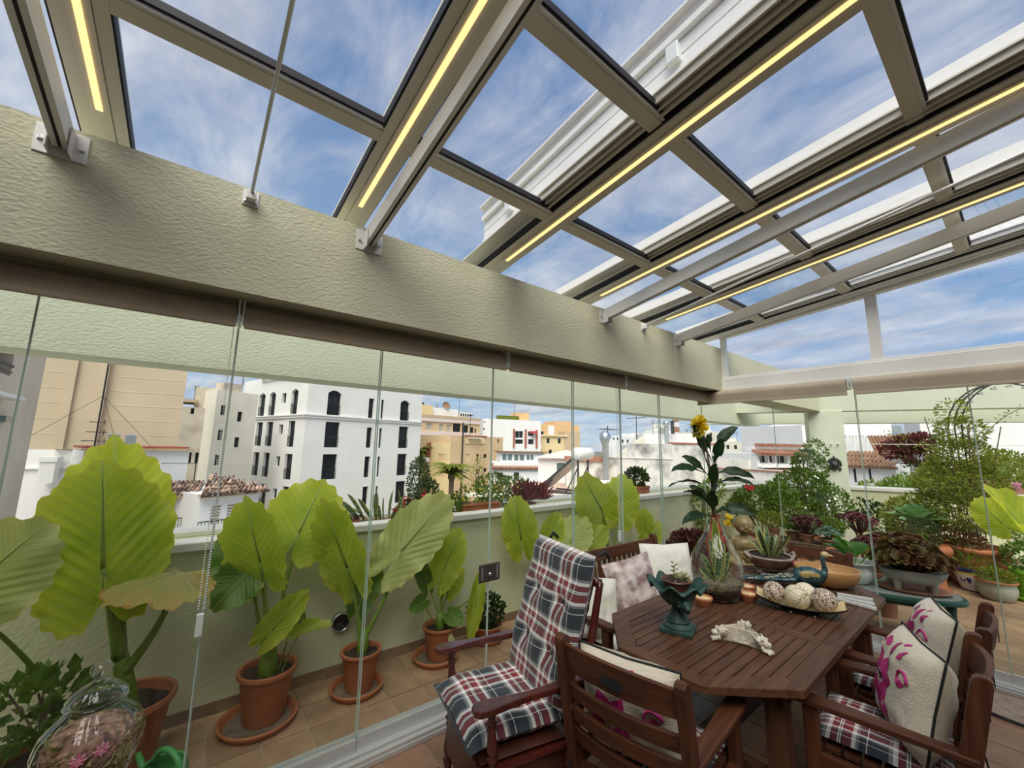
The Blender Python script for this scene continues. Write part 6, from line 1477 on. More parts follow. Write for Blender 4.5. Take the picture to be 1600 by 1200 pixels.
# ---- cushions
def pillow(w, h, th, n=18, seed=0, crease=.006, pull=.06):
    """soft square pad standing in local x-z, thickness along y; returns mesh builder and the front surface function"""
    def S(u, v, side):
        e = (1-u**4)*(1-v**4); e = max(e, 0)**.72
        x = u*w/2*(1-pull*(1-abs(v))**1*abs(u)**3*.6); z = v*h/2*(1-pull*(1-abs(u))*abs(v)**3*.6)
        cr = crease*(mnoise.noise(Vector((u*3.1+seed, v*3.1, side*5)))+.6*mnoise.noise(Vector((u*7+seed, v*5, side*9))))*e
        return Vector((x, side*(th/2*e+cr), z))
    g = G()
    for side in (-1, 1):
        o = len(g.v)
        for i in range(n+1):
            for j in range(n+1):
                u, v = 2*i/n-1, 2*j/n-1
                g.uv[len(g.v)] = ((u*w/2+ (0 if side < 0 else .37)), v*h/2); g.v.append(tuple(S(u, v, side)))
        for i in range(n):
            for j in range(n):
                a = o+i*(n+1)+j; f = (a, a+n+1, a+n+2, a+1); g.f.append(f if side < 0 else f[::-1]); g.m.append(0 if side < 0 else 1)
    return g, S
def rim_cord(w, h, S, r=.005):
    P = []
    for k in range(64):
        t = k/64*4; s = int(t); f = (t-s)*2-1
        u, v = ((f,-1),(1,f),(-f,1),(-1,-f))[s]; P.append(S(u, v, -1)*1.004)
    P.append(P[0]); return G().tube(P, r, 6)
def petal_patch(S, w, h, poly, off=.0025):
    """a flat embroidered shape laid on the front of a cushion; poly in cushion metres"""
    c = Vector((sum(p[0] for p in poly)/len(poly), sum(p[1] for p in poly)/len(poly), 0)); g = G()
    def P(x, z): q = S(max(-1, min(1, 2*x/w)), max(-1, min(1, 2*z/h)), -1); return q + Vector((0, -off, 0))
    g.v.append(tuple(P(c.x, c.y)))
    for f in (.5, 1.0):
        for x, z in poly: g.v.append(tuple(P(c.x+(x-c.x)*f, c.y+(z-c.y)*f)))
    n = len(poly); g.f = [(0, 1+i, 1+(i+1) % n) for i in range(n)] + [(1+i, 1+n+i, 1+n+(i+1) % n, 1+(i+1) % n) for i in range(n)]; g.m = [0]*len(g.f)
    return g
def petal(cx, cz, ang, l, w, n=10):
    out = []
    for i in range(n+1): t = i/n; out.append((t*l, w*.5*sin(PI*t**.75)))
    for i in range(n-1, 0, -1): t = i/n; out.append((t*l, -w*.5*sin(PI*t**.75)))
    return [(cx+x*cos(ang)-z*sin(ang), cz+x*sin(ang)+z*cos(ang)) for x, z in out]
def flower_cushion(label, loc, rot, w=.44, h=.44, th=.19, flip=1, seed=0):
    t = thing('flower_cushion', label, 'cushion', loc, rot=rot, group='cream cushions with magenta flowers')
    g, S = pillow(w, h, th, 24, seed, .012, .10); obj('pad', g, [M['cream'], M['creamback']], t, smooth=True)
    obj('piping', rim_cord(w, h, S), M['blackcord'], t, smooth=True)
    E_ = G(); cx, cz = -.06*flip, -.01
    def put(poly): q = petal_patch(S, w, h, poly); E_.add(q.v, q.f)
    for k in range(7): put(petal(cx+.03*cos(k*.9), cz+.03*sin(k*.9), k*2*PI/7+.2, .095, .062))
    for (x, z, a, l, ww) in ((-.02,.10,1.4,.09,.05),(.05,.12,.9,.07,.035),(-.06,.13,2.1,.06,.03),(-.03,-.10,-1.7,.11,.04),(.03,-.09,-1.1,.10,.038),(.05,-.15,-1.3,.05,.022),(-.08,-.05,3.6,.07,.03),(.10,.03,.4,.05,.03)): put(petal(x*1.05, z, a, l, ww))
    for k in range(4): put(petal(.062+.006*k, -.165-.013*k, -1.2, .016, .012))
    for (x, z) in ((-.10,.16),(-.12,.14),(.02,.185)): put(petal(x, z, .6, .03, .018))
    obj('embroidery', E_, M['magenta'], t, smooth=True, kind='stuff')
    c = []
    for i in range(22): a = i*.33; r = .045*(1-i/24); p = S(2*(.115*flip+r*cos(a))/w, 2*(.055+r*sin(a))/h, -1); c.append(p+Vector((0,-.003,0)))
    obj('scroll', G().tube(c, [.006*(1-i/40) for i in range(22)], 6), M['magenta'], t, smooth=True)
    g = G()
    for k in range(6): a = k*PI/3; p = S(2*(cx+.018*cos(a))/w, 2*(cz+.018*sin(a))/h, -1); g.tube([S(2*cx/w, 2*cz/h, -1)+Vector((0,-.004,0)), p+Vector((0,-.004,0))], .003, 5)
    obj('flower_eye', g, M['blackcord'], t)
    return t
def seat_pad(label, t0, rz_, w=.46, d=.45, th=.055, z=.446, scale=1.0):
    t = thing('seat_pad', label, 'cushion', (t0[0], t0[1], z*scale+th/2+.004), rz_, group='plaid seat pads on the armchairs'); t.scale = (scale,)*3
    g, S = pillow(w, d, th, 16, t0[0]*7, .004, .02); g.v = [(x, z_, -y) for x, y, z_ in g.v]; g.f = [f[::1] for f in g.f]
    obj('pad', g, [M['plaid'], M['plaid']], t, smooth=True)
    for s in (-1, 1): obj('tie', G().tube([(s*.21,-d/2+.02,0),(s*.25,-d/2-.03,-.02),(s*.27,-d/2-.05,-.09),(s*.26,-d/2-.06,-.16)], .004, 5), M['blackcord'], t)
    return t
seat_pad('plaid pad on the seat of the armchair with its back to the view', (chA[0][0], chA[0][1]+.01), chA[1])
seat_pad('plaid pad on the seat of the nearest right armchair', chB[0], chB[1])
seat_pad('plaid pad on the seat of the second right armchair', chC[0], chC[1])
def in_chair(ch, dy, z, lean, rzo=0.0, label='', seed=0, flip=1, dx=0.0, roll=0.0):
    (x, y, _), a = ch
    # local +y is the chair's front; the cushion's printed side is local -y, so turn it to face forward
    px, py = x - dy*sin(a)*1 + dx*cos(a), y + dy*cos(a) + dx*sin(a)
    return flower_cushion(label, (px, py, z), (-lean, roll, a+PI+rzo), flip=flip, seed=seed)
in_chair(chA, -.150, .665, -.22, PI+.12, 'cream flower cushion showing above the back rail of the armchair turned away', 3, dx=-.03)
in_chair(chB, -.120, .70, .24, .34, 'cream cushion with large magenta flower on the nearest right armchair', 1, dx=.02)
in_chair(chC, -.125, .70, .25, .30, 'cream cushion with magenta flower on the second right armchair', 2, dx=.02)
t = thing('plain_cushion', 'plain cream cushion lying on the far armchair', 'cushion', (chD[0][0], chD[0][1]-.02, .475), rot=(PI/2-.12,0,PI-.04)); g, S = pillow(.36,.36,.11,14,8); obj('pad', g, [M['whitecloth'], M['whitecloth']], t, smooth=True)

# ---- bench along the glass
bx = ((.395,2.86,0), -PI/2)
t = thing('garden_bench', 'wooden bench with vertical back slats along the left glass', 'bench', *bx)
for k in range(7): obj('seat_slat', G().box(-.64,.64,-.20+k*.065,-.145+k*.065,.425,.445), M['cwood_x'], t, bevel=.003)
for s in (-1, 1):
    x = s*.665
    a, b, c = Vector((x,-.19,0)), Vector((x,-.225,.42)), Vector((x,-.30,.93)); vs = []
    for p, w in ((a,.03),(b,.032),(c,.028),(c+Vector((0,-.004,.02)),.02)):
        for dx, dy in ((-.024,-w),(.024,-w),(.024,w),(-.024,w)): vs.append((p.x+dx,p.y+dy,p.z))
    fs = [(3,2,1,0),(12,13,14,15)]+[(i*4+j, i*4+(j+1) % 4, (i+1)*4+(j+1) % 4, (i+1)*4+j) for i in range(3) for j in range(4)]
    obj('back_post', G().add(vs, fs), M['cwood_z'], t, bevel=.004)
    obj('front_leg', G().box(x-.024,x+.024,.19,.25,0,.615), M['cwood_z'], t, bevel=.004)
    obj('armrest', G().prism([(x-.03,-.28),(x+.03,-.28),(x+.038,.1),(x+.036,.27),(x+.018,.30),(x-.018,.30),(x-.036,.27),(x-.038,.1)], .615,.645), M['cwood_y'], t, bevel=.006)
def tl(z): return -.225-(z-.42)*.147
vs = []
for x in (-.642,.642):
    for z, o in ((.835,-.013),(.835,.013),(.92,.013),(.92,-.013)): vs.append((x, tl(z)+o, z))
obj('top_rail', G().add(vs, [(0,1,2,3),(7,6,5,4),(0,4,5,1),(1,5,6,2),(2,6,7,3),(3,7,4,0)]), M['cwood_x'], t, bevel=.004)
vs = []
for x in (-.642,.642):
    for z, o in ((.49,-.013),(.49,.013),(.545,.013),(.545,-.013)): vs.append((x, tl(z)+o, z))
obj('lower_rail', G().add(vs, [(0,1,2,3),(7,6,5,4),(0,4,5,1),(1,5,6,2),(2,6,7,3),(3,7,4,0)]), M['cwood_x'], t, bevel=.003)
for k in range(19):
    x = -.60+k*1.2/18; vs = []
    for z in (.545,.835):
        for dx, o in ((-.016,-.006),(.016,-.006),(.016,.006),(-.016,.006)): vs.append((x+dx, tl(z)+o, z))
    obj('back_slat', G().add(vs, [(3,2,1,0),(4,5,6,7),(0,1,5,4),(1,2,6,5),(2,3,7,6),(3,0,4,7)]), M['cwood_z'], t)
obj('front_rail', G().box(-.642,.642,.20,.225,.36,.42).box(-.642,.642,-.20,-.175,.36,.42), M['cwood_x'], t)
t = thing('bench_pad', 'long white seat pad on the wooden bench', 'cushion', (.42,2.86,.472), -PI/2); g, S = pillow(1.2,.40,.05,20,4,.004,.01); g.v = [(x,z_,-y) for x,y,z_ in g.v]; obj('pad', g, [M['whitecloth']]*2, t, smooth=True)
def cush(name, label, loc, rot, w, h, th, mat, seed, cr=.010):
    t = thing(name, label, 'cushion', loc, rot=rot, group='cushions on the bench'); g, S = pillow(w, h, th, 20, seed, cr, .10); obj('pad', g, [M[mat]]*2, t, smooth=True)
    obj('seam', rim_cord(w, h, S, .003), M[mat], t, smooth=True); return t
cush('satin_cushion', 'satin cushion with faded rose print leaning on the bench', (.385,2.80,.70), (-.30,-.18,PI/2-.35), .42,.40,.14,'satin',11,.016)
cush('white_cushion', 'white cushion at the far end of the bench', (.40,3.27,.73), (-.28,.04,PI/2-.35), .50,.44,.15,'whitecloth',12)
cush('leaf_cushion', 'pale cushion with green leaf print at the near end of the bench', (.42,2.33,.66), (-.30,.22,PI/2-.2), .36,.38,.13,'paleprint',13)

# ---- rocking chair with a deep buttoned plaid cushion
RC = (.655,1.36,0); RA = 2.93
t = thing('rocking_chair', 'dark red turned-wood rocking chair with brown leather seat', 'chair', RC, RA)
def turned(a, b, r, seed=0):
    """spindle with beads and vases"""
    a, b = Vector(a), Vector(b); n = 26; K = [.8,.8,.75,.6,1.0,1.15,.7,.9,1.05,1.1,1.1,1.05,1.0,.95,.9,.85,.8,.75,1.0,.65,1.15,.7,.85,.9,.9,.8]
    return G().tube([a.lerp(b, i/(n-1)) for i in range(n)], [r*K[i] for i in range(n)], 10)
for s in (-1, 1):
    x = s*.265
    P = [(x, -.46+1.0*k/14, .028+.16*((k/14-.48)**2)*1.7) for k in range(15)]
    g = G()
    for i in range(14): g.bar(P[i], (P[i+1][0], P[i+1][1]+.004, P[i+1][2]), .030, .045)
    obj('rocker', g, M['rocker'], t)
    obj('front_leg', turned((x,.20,.075),(x,.19,.40), .026), M['rocker'], t, smooth=True)
    obj('rear_leg', turned((x,-.20,.075),(x*.94,-.20,.40), .024), M['rocker'], t, smooth=True)
    obj('arm_post', turned((x,.185,.42),(x*1.05,.20,.655), .021), M['rocker'], t, smooth=True)
    arm = [(-.020,-.29),(.020,-.29),(.026,-.12),(.020,.02),(.030,.12),(.043,.21),(.040,.265),(.018,.285),(-.018,.285),(-.040,.265),(-.043,.21),(-.030,.12),(-.020,.02),(-.026,-.12)]
    g = G(); n = len(arm)
    for z in (0, 1):
        for px, py in arm: g.v.append((x*1.05+px, py, .655+.028*z+.03*max(0, (-py+.05))**1*.6 - .012*max(0, py-.2)*8*.2))
    g.f = [tuple(range(n-1,-1,-1)), tuple(range(n,2*n))]+[(i,(i+1) % n,n+(i+1) % n,n+i) for i in range(n)]; g.m = [0]*len(g.f)
    obj('armrest', g, M['rocker'], t, bevel=.008)
    obj('back_post', G().tube([(x*.92,-.22,.38),(x*.92,-.29,.62),(x*.88,-.36,.86),(x*.82,-.415,1.04),(x*.80,-.425,1.08)], [.021,.022,.020,.018,.012], 10), M['rocker'], t, smooth=True)
    obj('side_stretcher', turned((x,.19,.19),(x,-.20,.19), .014), M['rocker'], t, smooth=True)
obj('stretcher', turned((-.265,.195,.25),(.265,.195,.25), .015), M['rocker'], t, smooth=True); obj('stretcher', turned((-.255,-.20,.21),(.255,-.20,.21), .013), M['rocker'], t, smooth=True)
obj('seat', G().box(-.265,.265,-.235,.235,.395,.425), M['rocker'], t, bevel=.012)
g, S = pillow(.50,.46,.07,14,2,.003,.02); g.v = [(x,z_,-y+.44) for x,y,z_ in g.v]; obj('leather_seat', g, [M['leather']]*2, t, smooth=True)
obj('leather_skirt', G().box(-.235,.235,.19,.222,.20,.40).box(-.245,-.228,-.20,.20,.24,.40).box(.228,.245,-.20,.20,.24,.40), M['leather'], t, bevel=.01)
obj('top_rail', G().tube([(-.215,-.420,1.05),(-.1,-.435,1.065),(.1,-.435,1.065),(.215,-.420,1.05)], [.022,.028,.028,.022], 10), M['rocker'], t, smooth=True)
for k in range(5): x = -.15+.075*k; obj('back_spindle', turned((x,-.235,.42),(x,-.425,1.05), .010), M['rocker'], t, smooth=True)
t = thing('plaid_cushion', 'deep buttoned plaid cushion over the seat and back of the rocking chair', 'cushion', RC, RA)
g = G(); n = 22; W_, D_ = .52, .50
for side in (1, -1):
    o = len(g.v)
    for i in range(n+1):
        for j in range(n+1):
            u, v = 2*i/n-1, 2*j/n-1; e = max((1-u**6)*(1-v**6), 0)**.5
            g.uv[len(g.v)] = (u*W_/2+.03, v*D_/2); g.v.append((u*W_/2*(1+.03*abs(v)**6), v*D_/2+.035, .525+side*.042*e+.008*mnoise.noise(Vector((u*3,v*3,side)))*e - .025*max(0, v-.5)*2*(abs(u)**2)))
    for i in range(n):
        for j in range(n): a = o+i*(n+1)+j; f = (a,a+n+1,a+n+2,a+1); g.f.append(f if side > 0 else f[::-1]); g.m.append(0)
obj('seat_section', g, M['plaid'], t, smooth=True)
obj('piping', G().tube([(-.265,.29,.505),(0,.295,.525),(.265,.29,.505),(.268,.0,.522),(.262,-.21,.525)], .006, 6), M['plaid'], t, smooth=True)
g = G(); n = 34; m_ = 20; BH = .70; bw_ = .55
BT_ = [(-.125,.20),(.125,.20),(-.125,.44),(.125,.44)]
for side in (1, -1):
    o = len(g.v)
    for i in range(m_+1):
        for j in range(n+1):
            u, v = 2*i/m_-1, j/n; e = max((1-u**6)*(1-(2*v-1)**8), 0)**.5
            dimple = sum(math.exp(-((u*bw_/2-bx_)**2/.004+(v*BH-bz_)**2/.0022)) for bx_, bz_ in BT_); roll = .014*cos((v*BH-.08)/.24*2*PI)
            th = .058*e - (.050*dimple+roll*.8*e if side > 0 else 0)
            ht = v*BH
            yb = -.155 - .275*ht + side*th; zb = .545 + ht*.955
            g.uv[len(g.v)] = (u*bw_/2+.03, v*BH+.06); g.v.append((u*bw_/2*(1+.02*(2*v-1)**8), yb, zb))
    for i in range(m_):
        for j in range(n): a = o+i*(n+1)+j; f = (a,a+n+1,a+n+2,a+1); g.f.append(f[::-1] if side > 0 else f); g.m.append(0)
bs = obj('back_section', g, M['plaid'], t, smooth=True)
for bx_, bz_ in BT_: obj('button', G().ball((bx_, -.155-.275*bz_+.022, .545+bz_*.955), .012, 8, 0, (1,.5,1)), M['plaid'], bs, smooth=True)
for s in (-1, 1): obj('tie', G().tube([(s*.235,-.40,1.20),(s*.25,-.43,1.22),(s*.24,-.46,1.19)], .010, 5), M['blackcord'], t)

# ---- rug strip along the end glass
t = thing('rug', 'brown woven rug lying along the foot of the end glass', 'rug', (2.75,4.66,0), -.02)
g = G(); n = 30
for i in range(n+1):
    for j in range(5): x = -.95+1.9*i/n; y = -.20+.10*j; g.v.append((x, y+.012*sin(i*.9)*(1 if j == 0 else .2), .010+.008*sin(i*.7+j)))
for i in range(n):
    for j in range(4): a = i*5+j; g.f.append((a,a+5,a+6,a+1)); g.m.append(0)
obj('pile', g, M['rug'], t, smooth=True)
obj('fringe', G().box(-.97,-.95,-.19,.19,.004,.012), M['cream'], t); obj('dark_border', G().tube([(-.95+1.9*i/40,-.215+.012*sin(i*.7),.016+.006*sin(i*.5)) for i in range(41)], .009, 6), M['blackcord'], t)
# ================================================================== ON THE TABLE
T0 = .7395
def vox(o, s=.004, sm=2):
    m = o.modifiers.new('r', 'REMESH'); m.mode = 'VOXEL'; m.voxel_size = s; m.use_smooth_shade = True
    if sm: q = o.modifiers.new('s', 'SMOOTH'); q.iterations = sm; q.factor = .5
    return o
# scalloped urn with lion heads and a little potted plant
t = thing('scalloped_urn', 'verdigris urn with fluted shell rim and lion head on the near end of the table', 'urn', (1.055,2.275,T0), .35)
obj('plinth', G().box(-.085,.085,-.085,.085,0,.022).lathe([(.078,.022),(.078,.032),(.066,.040),(.060,.048),(.066,.056),(.060,.062)], 28), M['patina'], t, bevel=.003)
g = G(); n = 48; prof = [(.058,.06),(.046,.08),(.034,.105),(.028,.125),(.030,.135)]
for i, (r, z) in enumerate(prof):
    for j in range(n): q = 2*PI*j/n; f = 1+.06*cos(q*20); g.v.append((r*f*cos(q), r*f*sin(q), z))
for i in range(len(prof)-1):
    for j in range(n): g.f.append((i*n+j, i*n+(j+1) % n, (i+1)*n+(j+1) % n, (i+1)*n+j)); g.m.append(0)
obj('fluted_stem', g, M['patina'], t, smooth=True)
g = G(); n = 144; prof = [(.028,.130),(.055,.140),(.085,.165),(.100,.195),(.105,.220),(.118,.243),(.140,.252),(.156,.246),(.154,.240),(.138,.244),(.112,.232),(.098,.205),(.07,.18),(0,.17)]
for i, (r, z) in enumerate(prof):
    for j in range(n):
        q = 2*PI*j/n; a = max(0, (r-.095)/.06) if i < 11 else 0
        rr_ = r*(1+.10*a*cos(8*q)*(.7)); zz = z + .022*a*cos(8*q) + .004*min(1, a*2)*cos(72*q); g.v.append((rr_*cos(q), rr_*sin(q), zz))
for i in range(len(prof)-1):
    for j in range(n): g.f.append((i*n+j, i*n+(j+1) % n, (i+1)*n+(j+1) % n, (i+1)*n+j)); g.m.append(0)
obj('shell_bowl', g, M['patina'], t, smooth=True)
for a in (-.95, 2.19):
    g = G(); c = Vector((.085*cos(a), .085*sin(a), .165)); d = Vector((cos(a), sin(a), 0)); s = Vector((-sin(a), cos(a), 0))
    g.ball(c+d*.012, .030, 12); g.ball(c+d*.036-Vector((0,0,.012)), .017, 10); g.ball(c+d*.030-Vector((0,0,.030)), .013, 8); g.ball(c+s*.018+d*.02+Vector((0,0,.012)), .009, 8); g.ball(c-s*.018+d*.02+Vector((0,0,.012)), .009, 8)
    for k in range(9): w = 2*PI*k/9; g.ball(c+s*.03*cos(w)+Vector((0,0,.032*sin(w))), .013, 8)
    vox(obj('lion_head', g, M['patina'], t), .003, 1)
t = thing('urn_pot_plant', 'small brown pot with a wilting succulent sitting in the urn', 'potted plant', (1.055,2.275,T0+.208))
p_ = pot(t,.080,.062,pm('x','y') if False else 'terra_old', rim=.010, soilz=.9); p_.data.materials[0] = pm('brownplastic', (.11,.035,.022), None, rough=.4)
obj('stem', stems([[(-.01,0,.05),(-.02,0,.09),(-.012,.01,.135)],[(.02,0,.05),(.03,0,.07),(.045,.01,.085)]], .0025), M['stalk'], t)
R_ = random.Random(4)
for k in range(9):
    z = .085+.008*k; a = k*2.2; l = .026
    g = G().add([(-.014+l*.1*cos(a), l*.1*sin(a), z), (-.014+l*.6*cos(a)-.010*sin(a), l*.6*sin(a)+.010*cos(a), z+.010), (-.014+l*1.1*cos(a), l*1.1*sin(a), z+.008), (-.014+l*.6*cos(a)+.010*sin(a), l*.6*sin(a)-.010*cos(a), z+.010)], [(0,1,2,3)])
    obj('leaf', g, M['foliage_lt'], t)
g = G(); h_ = shrub_mesh(blob((.035,0,.072),(.035,.03,.018)), 26, .035, 5); g.add(h_.v, h_.f); obj('withered_leaves', g, M['alo_old'], t, kind='stuff')

# white resin bowl carved with beast heads
t = thing('carved_bowl', 'three-cornered ivory white bowl carved with beast heads and a row of teeth', 'bowl', (1.335,2.425,T0), .77)
g = G(); tri = [(.112*cos(a), .112*sin(a)) for a in (PI*1.5+.55, PI*1.5+.55+2*PI/3, PI*1.5+.55+4*PI/3)]
mid = []
for k in range(3):
    a, b = Vector((*tri[k],0)), Vector((*tri[(k+1) % 3],0))
    for f in (0, .2, .4, .6, .8): p = a.lerp(b, f); pull = 1-.25*sin(PI*f); mid.append((p.x*pull, p.y*pull))
n = len(mid)
for z, s in ((0,.92),(.02,.97),(.05,.90),(.074,.86),(.080,.80),(.070,.74),(.022,.62)):
    for x, y in mid: g.v.append((x*s, y*s, z))
for i in range(6):
    for j in range(n): g.f.append((i*n+j, i*n+(j+1) % n, (i+1)*n+(j+1) % n, (i+1)*n+j)); g.m.append(0)
g.f += [tuple(range(n-1,-1,-1)), tuple(range(6*n, 7*n))]; g.m += [0, 0]
for k in range(3):
    x, y = tri[k]; d = Vector((x, y, 0)).normalized(); s = Vector((-d.y, d.x, 0)); c = Vector((x, y, 0))*.95
    g.ball(c+Vector((0,0,.044)), .030, 12, 0, (1,1,.8)); g.ball(c+d*.030+Vector((0,0,.040)), .019, 10, 0, (1.2,1,.8)); g.ball(c+d*.028+Vector((0,0,.012)), .022, 10, 0, (1.3,1.1,.55))
    for e in (-1, 1): g.ball(c+s*e*.016+d*.018+Vector((0,0,.060)), .009, 8); g.ball(c+s*e*.026+Vector((0,0,.052)), .010, 8); g.ball(c+s*e*.020+d*.02+Vector((0,0,.020)), .010, 8); g.tube([c+s*e*.02+Vector((0,0,.055)), c+s*e*.03-d*.02+Vector((0,0,.066)), c+s*e*.028-d*.04+Vector((0,0,.06))], [.006,.005,.002], 6)
    for e in (-2,-1,0,1,2): g.ball(c+d*.050+s*e*.009+Vector((0,0,.007)), .006, 6, 0, (1,1,1.3))
vox(obj('bowl_body', g, M['ivory'], t), .0032, 1)
for k in range(3):
    a, b = Vector((*tri[k],0)), Vector((*tri[(k+1) % 3],0)); g = G(); o_ = ((a+b)/2).normalized()
    for q in range(11): p = a.lerp(b, .26+.48*q/10)*.76+o_*.010; g.ball(p+Vector((0,0,.014)), .0048, 6, 0, (1,1,1.9))
    obj('row_of_teeth', g, M['ivory'], t, smooth=True)

# clear glass bottle vase planted with a snake plant
VZ = (.955,2.965,T0)
t = thing('glass_vase', 'big clear pear-shaped glass vase planted with a variegated snake plant', 'vase', VZ)
VP = [(0,.002),(.085,.002),(.115,.015),(.145,.06),(.165,.12),(.172,.18),(.165,.24),(.145,.30),(.115,.355),(.085,.40),(.066,.44),(.058,.475),(.056,.52)]
g = G().lathe(VP, 48); n_ = 48
obj('glass_body', g, M['clear'], t, smooth=True)
obj('rim', G().lathe([(.056,.516),(.0595,.520),(.056,.524),(.0525,.520),(.056,.516)], 40), M['clear'], t, smooth=True)
obj('glass_loop', G().tube([(.06+.035*cos(a)+.05, -.075, .105+.10*sin(a)) for a in [PI*k/12 for k in range(13)]], .006, 8), M['clear'], t, smooth=True)
obj('soil', G().lathe([(0,.006),(.082,.006),(.112,.02),(.139,.06),(.150,.085),(.10,.098),(0,.092)], 32), M['soil'], t, smooth=True)
g = G().lathe([(.151,.085),(.160,.118),(.10,.128),(.05,.118),(0,.122)], 32); g.v = [(x,y,z+.012*vn((x*20,y*20,z*20))) for x,y,z in g.v]; obj('moss', g, pm('mossy', (.10,.08,.045), (.26,.24,.15), 40, .95, bump=1, bscale=90), t, smooth=True)
for q, (bx_, by_, tx, ty, tz, w) in enumerate(((0,0,.005,-.01,.530,.060),(.01,.01,.035,.03,.385,.045),(-.01,0,-.050,.02,.37,.045),(.0,-.01,.05,-.05,.34,.045),(-.02,.01,-.10,-.03,.28,.042),(-.02,-.02,-.08,-.08,.21,.040),(.01,-.02,-.02,-.045,.40,.045),(.02,.02,.06,.06,.31,.042),(-.03,0,-.115,.0,.18,.038),(.02,0,.09,.02,.24,.04))):
    blade_leaf((bx_,by_,.11), (tx,ty,tz), w, (0,0,0), t, SNAKE if q > 0 else [M['foliage_lt'], SNAKE[1]], twist=-.663+(((q*.7) % 1.6)-.8)*(q > 0), rimw=.16)
obj('label_rod', G().tube([(.03,-.02,.11),(.06,-.05,.15)], .003, 5), M['petal_y'], t)

# candles in little terracotta bowls
for k, ((x, y), l) in enumerate((((.955,2.755), 'candle in terracotta bowl between the urn and the glass vase'), ((1.095,3.085), 'candle in terracotta bowl at the middle of the table'), ((1.02,3.24), 'candle in terracotta bowl half hidden behind the glass vase'))):
    t = thing('candle_bowl', l, 'candle', (x, y, T0), k*.7, group='candles in terracotta bowls')
    obj('bowl', G().lathe([(0,0),(.042,0),(.044,.004),(.056,.034),(.060,.040),(.061,.052),(.056,.054),(.052,.044),(0,.042)], 28), M['terracotta'], t, smooth=True)
    w = obj('wax', G().lathe([(.0525,.040),(.053,.045),(.03,.0435),(0,.0435)], 24), M['wax'], t, smooth=True); obj('wick', G().tube([(0,0,.043),(.002,0,.052)], .0012, 5), M['blackcord'], w)

# snake plant in a footed glazed bowl
t = thing('snake_plant_bowl', 'snake plants in a brown glazed footed bowl with light rim and handles', 'potted plant', (.945,3.905,T0), .9)
obj('bowl', G().lathe([(0,0),(.095,0),(.098,.012),(.070,.022),(.068,.030),(.115,.050),(.150,.085),(.165,.125),(.168,.135),(.15,.135),(.14,.10),(0,.095)], 36), M['glaze'], t, smooth=True)
obj('rim', G().lathe([(.150,.132),(.170,.134),(.174,.143),(.168,.152),(.150,.148)], 36), M['glaze_rim'], t, smooth=True); obj('foot', G().lathe([(.092,-.0),(.101,.002),(.101,.014),(.090,.018)], 32), M['glaze_rim'], t, smooth=True)
obj('soil', G().lathe([(.150,.132),(.08,.142),(0,.145)], 24), M['soil'], t)
for s in (-1, 1): obj('handle', G().tube([(s*.165,-.03,.12),(s*.195,-.02,.15),(s*.200,0,.168),(s*.195,.02,.15),(s*.165,.03,.12)], .013, 8), M['glaze_rim'], t, smooth=True)
snake(None, None, 11, .235, .13, .045, t, .14, 5)
obj('foliage', shrub_mesh(blob((.08,.08,.165),(.07,.06,.03)), 240, .02, 44, aspect=.6), M['foliage_dk'], t, kind='stuff')

# peacock figurine
t = thing('peacock_figurine', 'blue-green peacock figurine with trailing tail and gold wing', 'figurine', (1.175,3.665,T0), .62); t.scale = (1.12,)*3
g = G(); g.ball((.10,0,.078), .062, 16, 0, (1.55,.9,1)); g.tube(bez([(.14,0,.085),(.245,0,.09),(.165,0,.175),(.195,0,.215)], 12), [.040,.036,.031,.026,.022,.019,.017,.015,.014,.014,.0135,.014,.014], 12)
g.tube(bez([(.06,0,.085),(-.05,0,.075),(-.16,0,.045),(-.32,0,.030)], 12), [.042,.042,.042,.042,.041,.040,.039,.037,.035,.032,.028,.024,.018], 12)
g.v = [(x, y*(1.0 if x > .05 else 1.25), z if x > .02 else .5*(z-.03)+.03) for x, y, z in g.v]
vox(obj('body', g, M['peacock'], t), .005, 3)
g = G(); g.ball((.203,0,.224), .021, 12, 0, (1.15,.85,.95)); hd = obj('head', g, M['goldleaf'], t, smooth=True); obj('beak', G().tube([(.218,0,.223),(.256,0,.217)], [.009,.001], 8), M['wax'], hd, smooth=True)
for s in (-1, 1): obj('wing', G().ball((.09,s*.040,.090), .050, 14, 0, (1.35,.28,.62)), M['gold'], t, smooth=True)
for k in range(10):
    x = .01-.033*k; 
    for s in (-1, 1): obj('tail_eye', G().ball((x,s*(.014+.008*(k % 3)),.078-.0050*k), .017, 8, 0, (1.2,.85,.35)), M['eye'], t, smooth=True)
obj('feet', G().ball((.12,-.03,.012), .02, 8, 0, (1.5,.8,.6)).ball((.12,.03,.012), .02, 8, 0, (1.5,.8,.6)), M['peacock'], t, smooth=True)

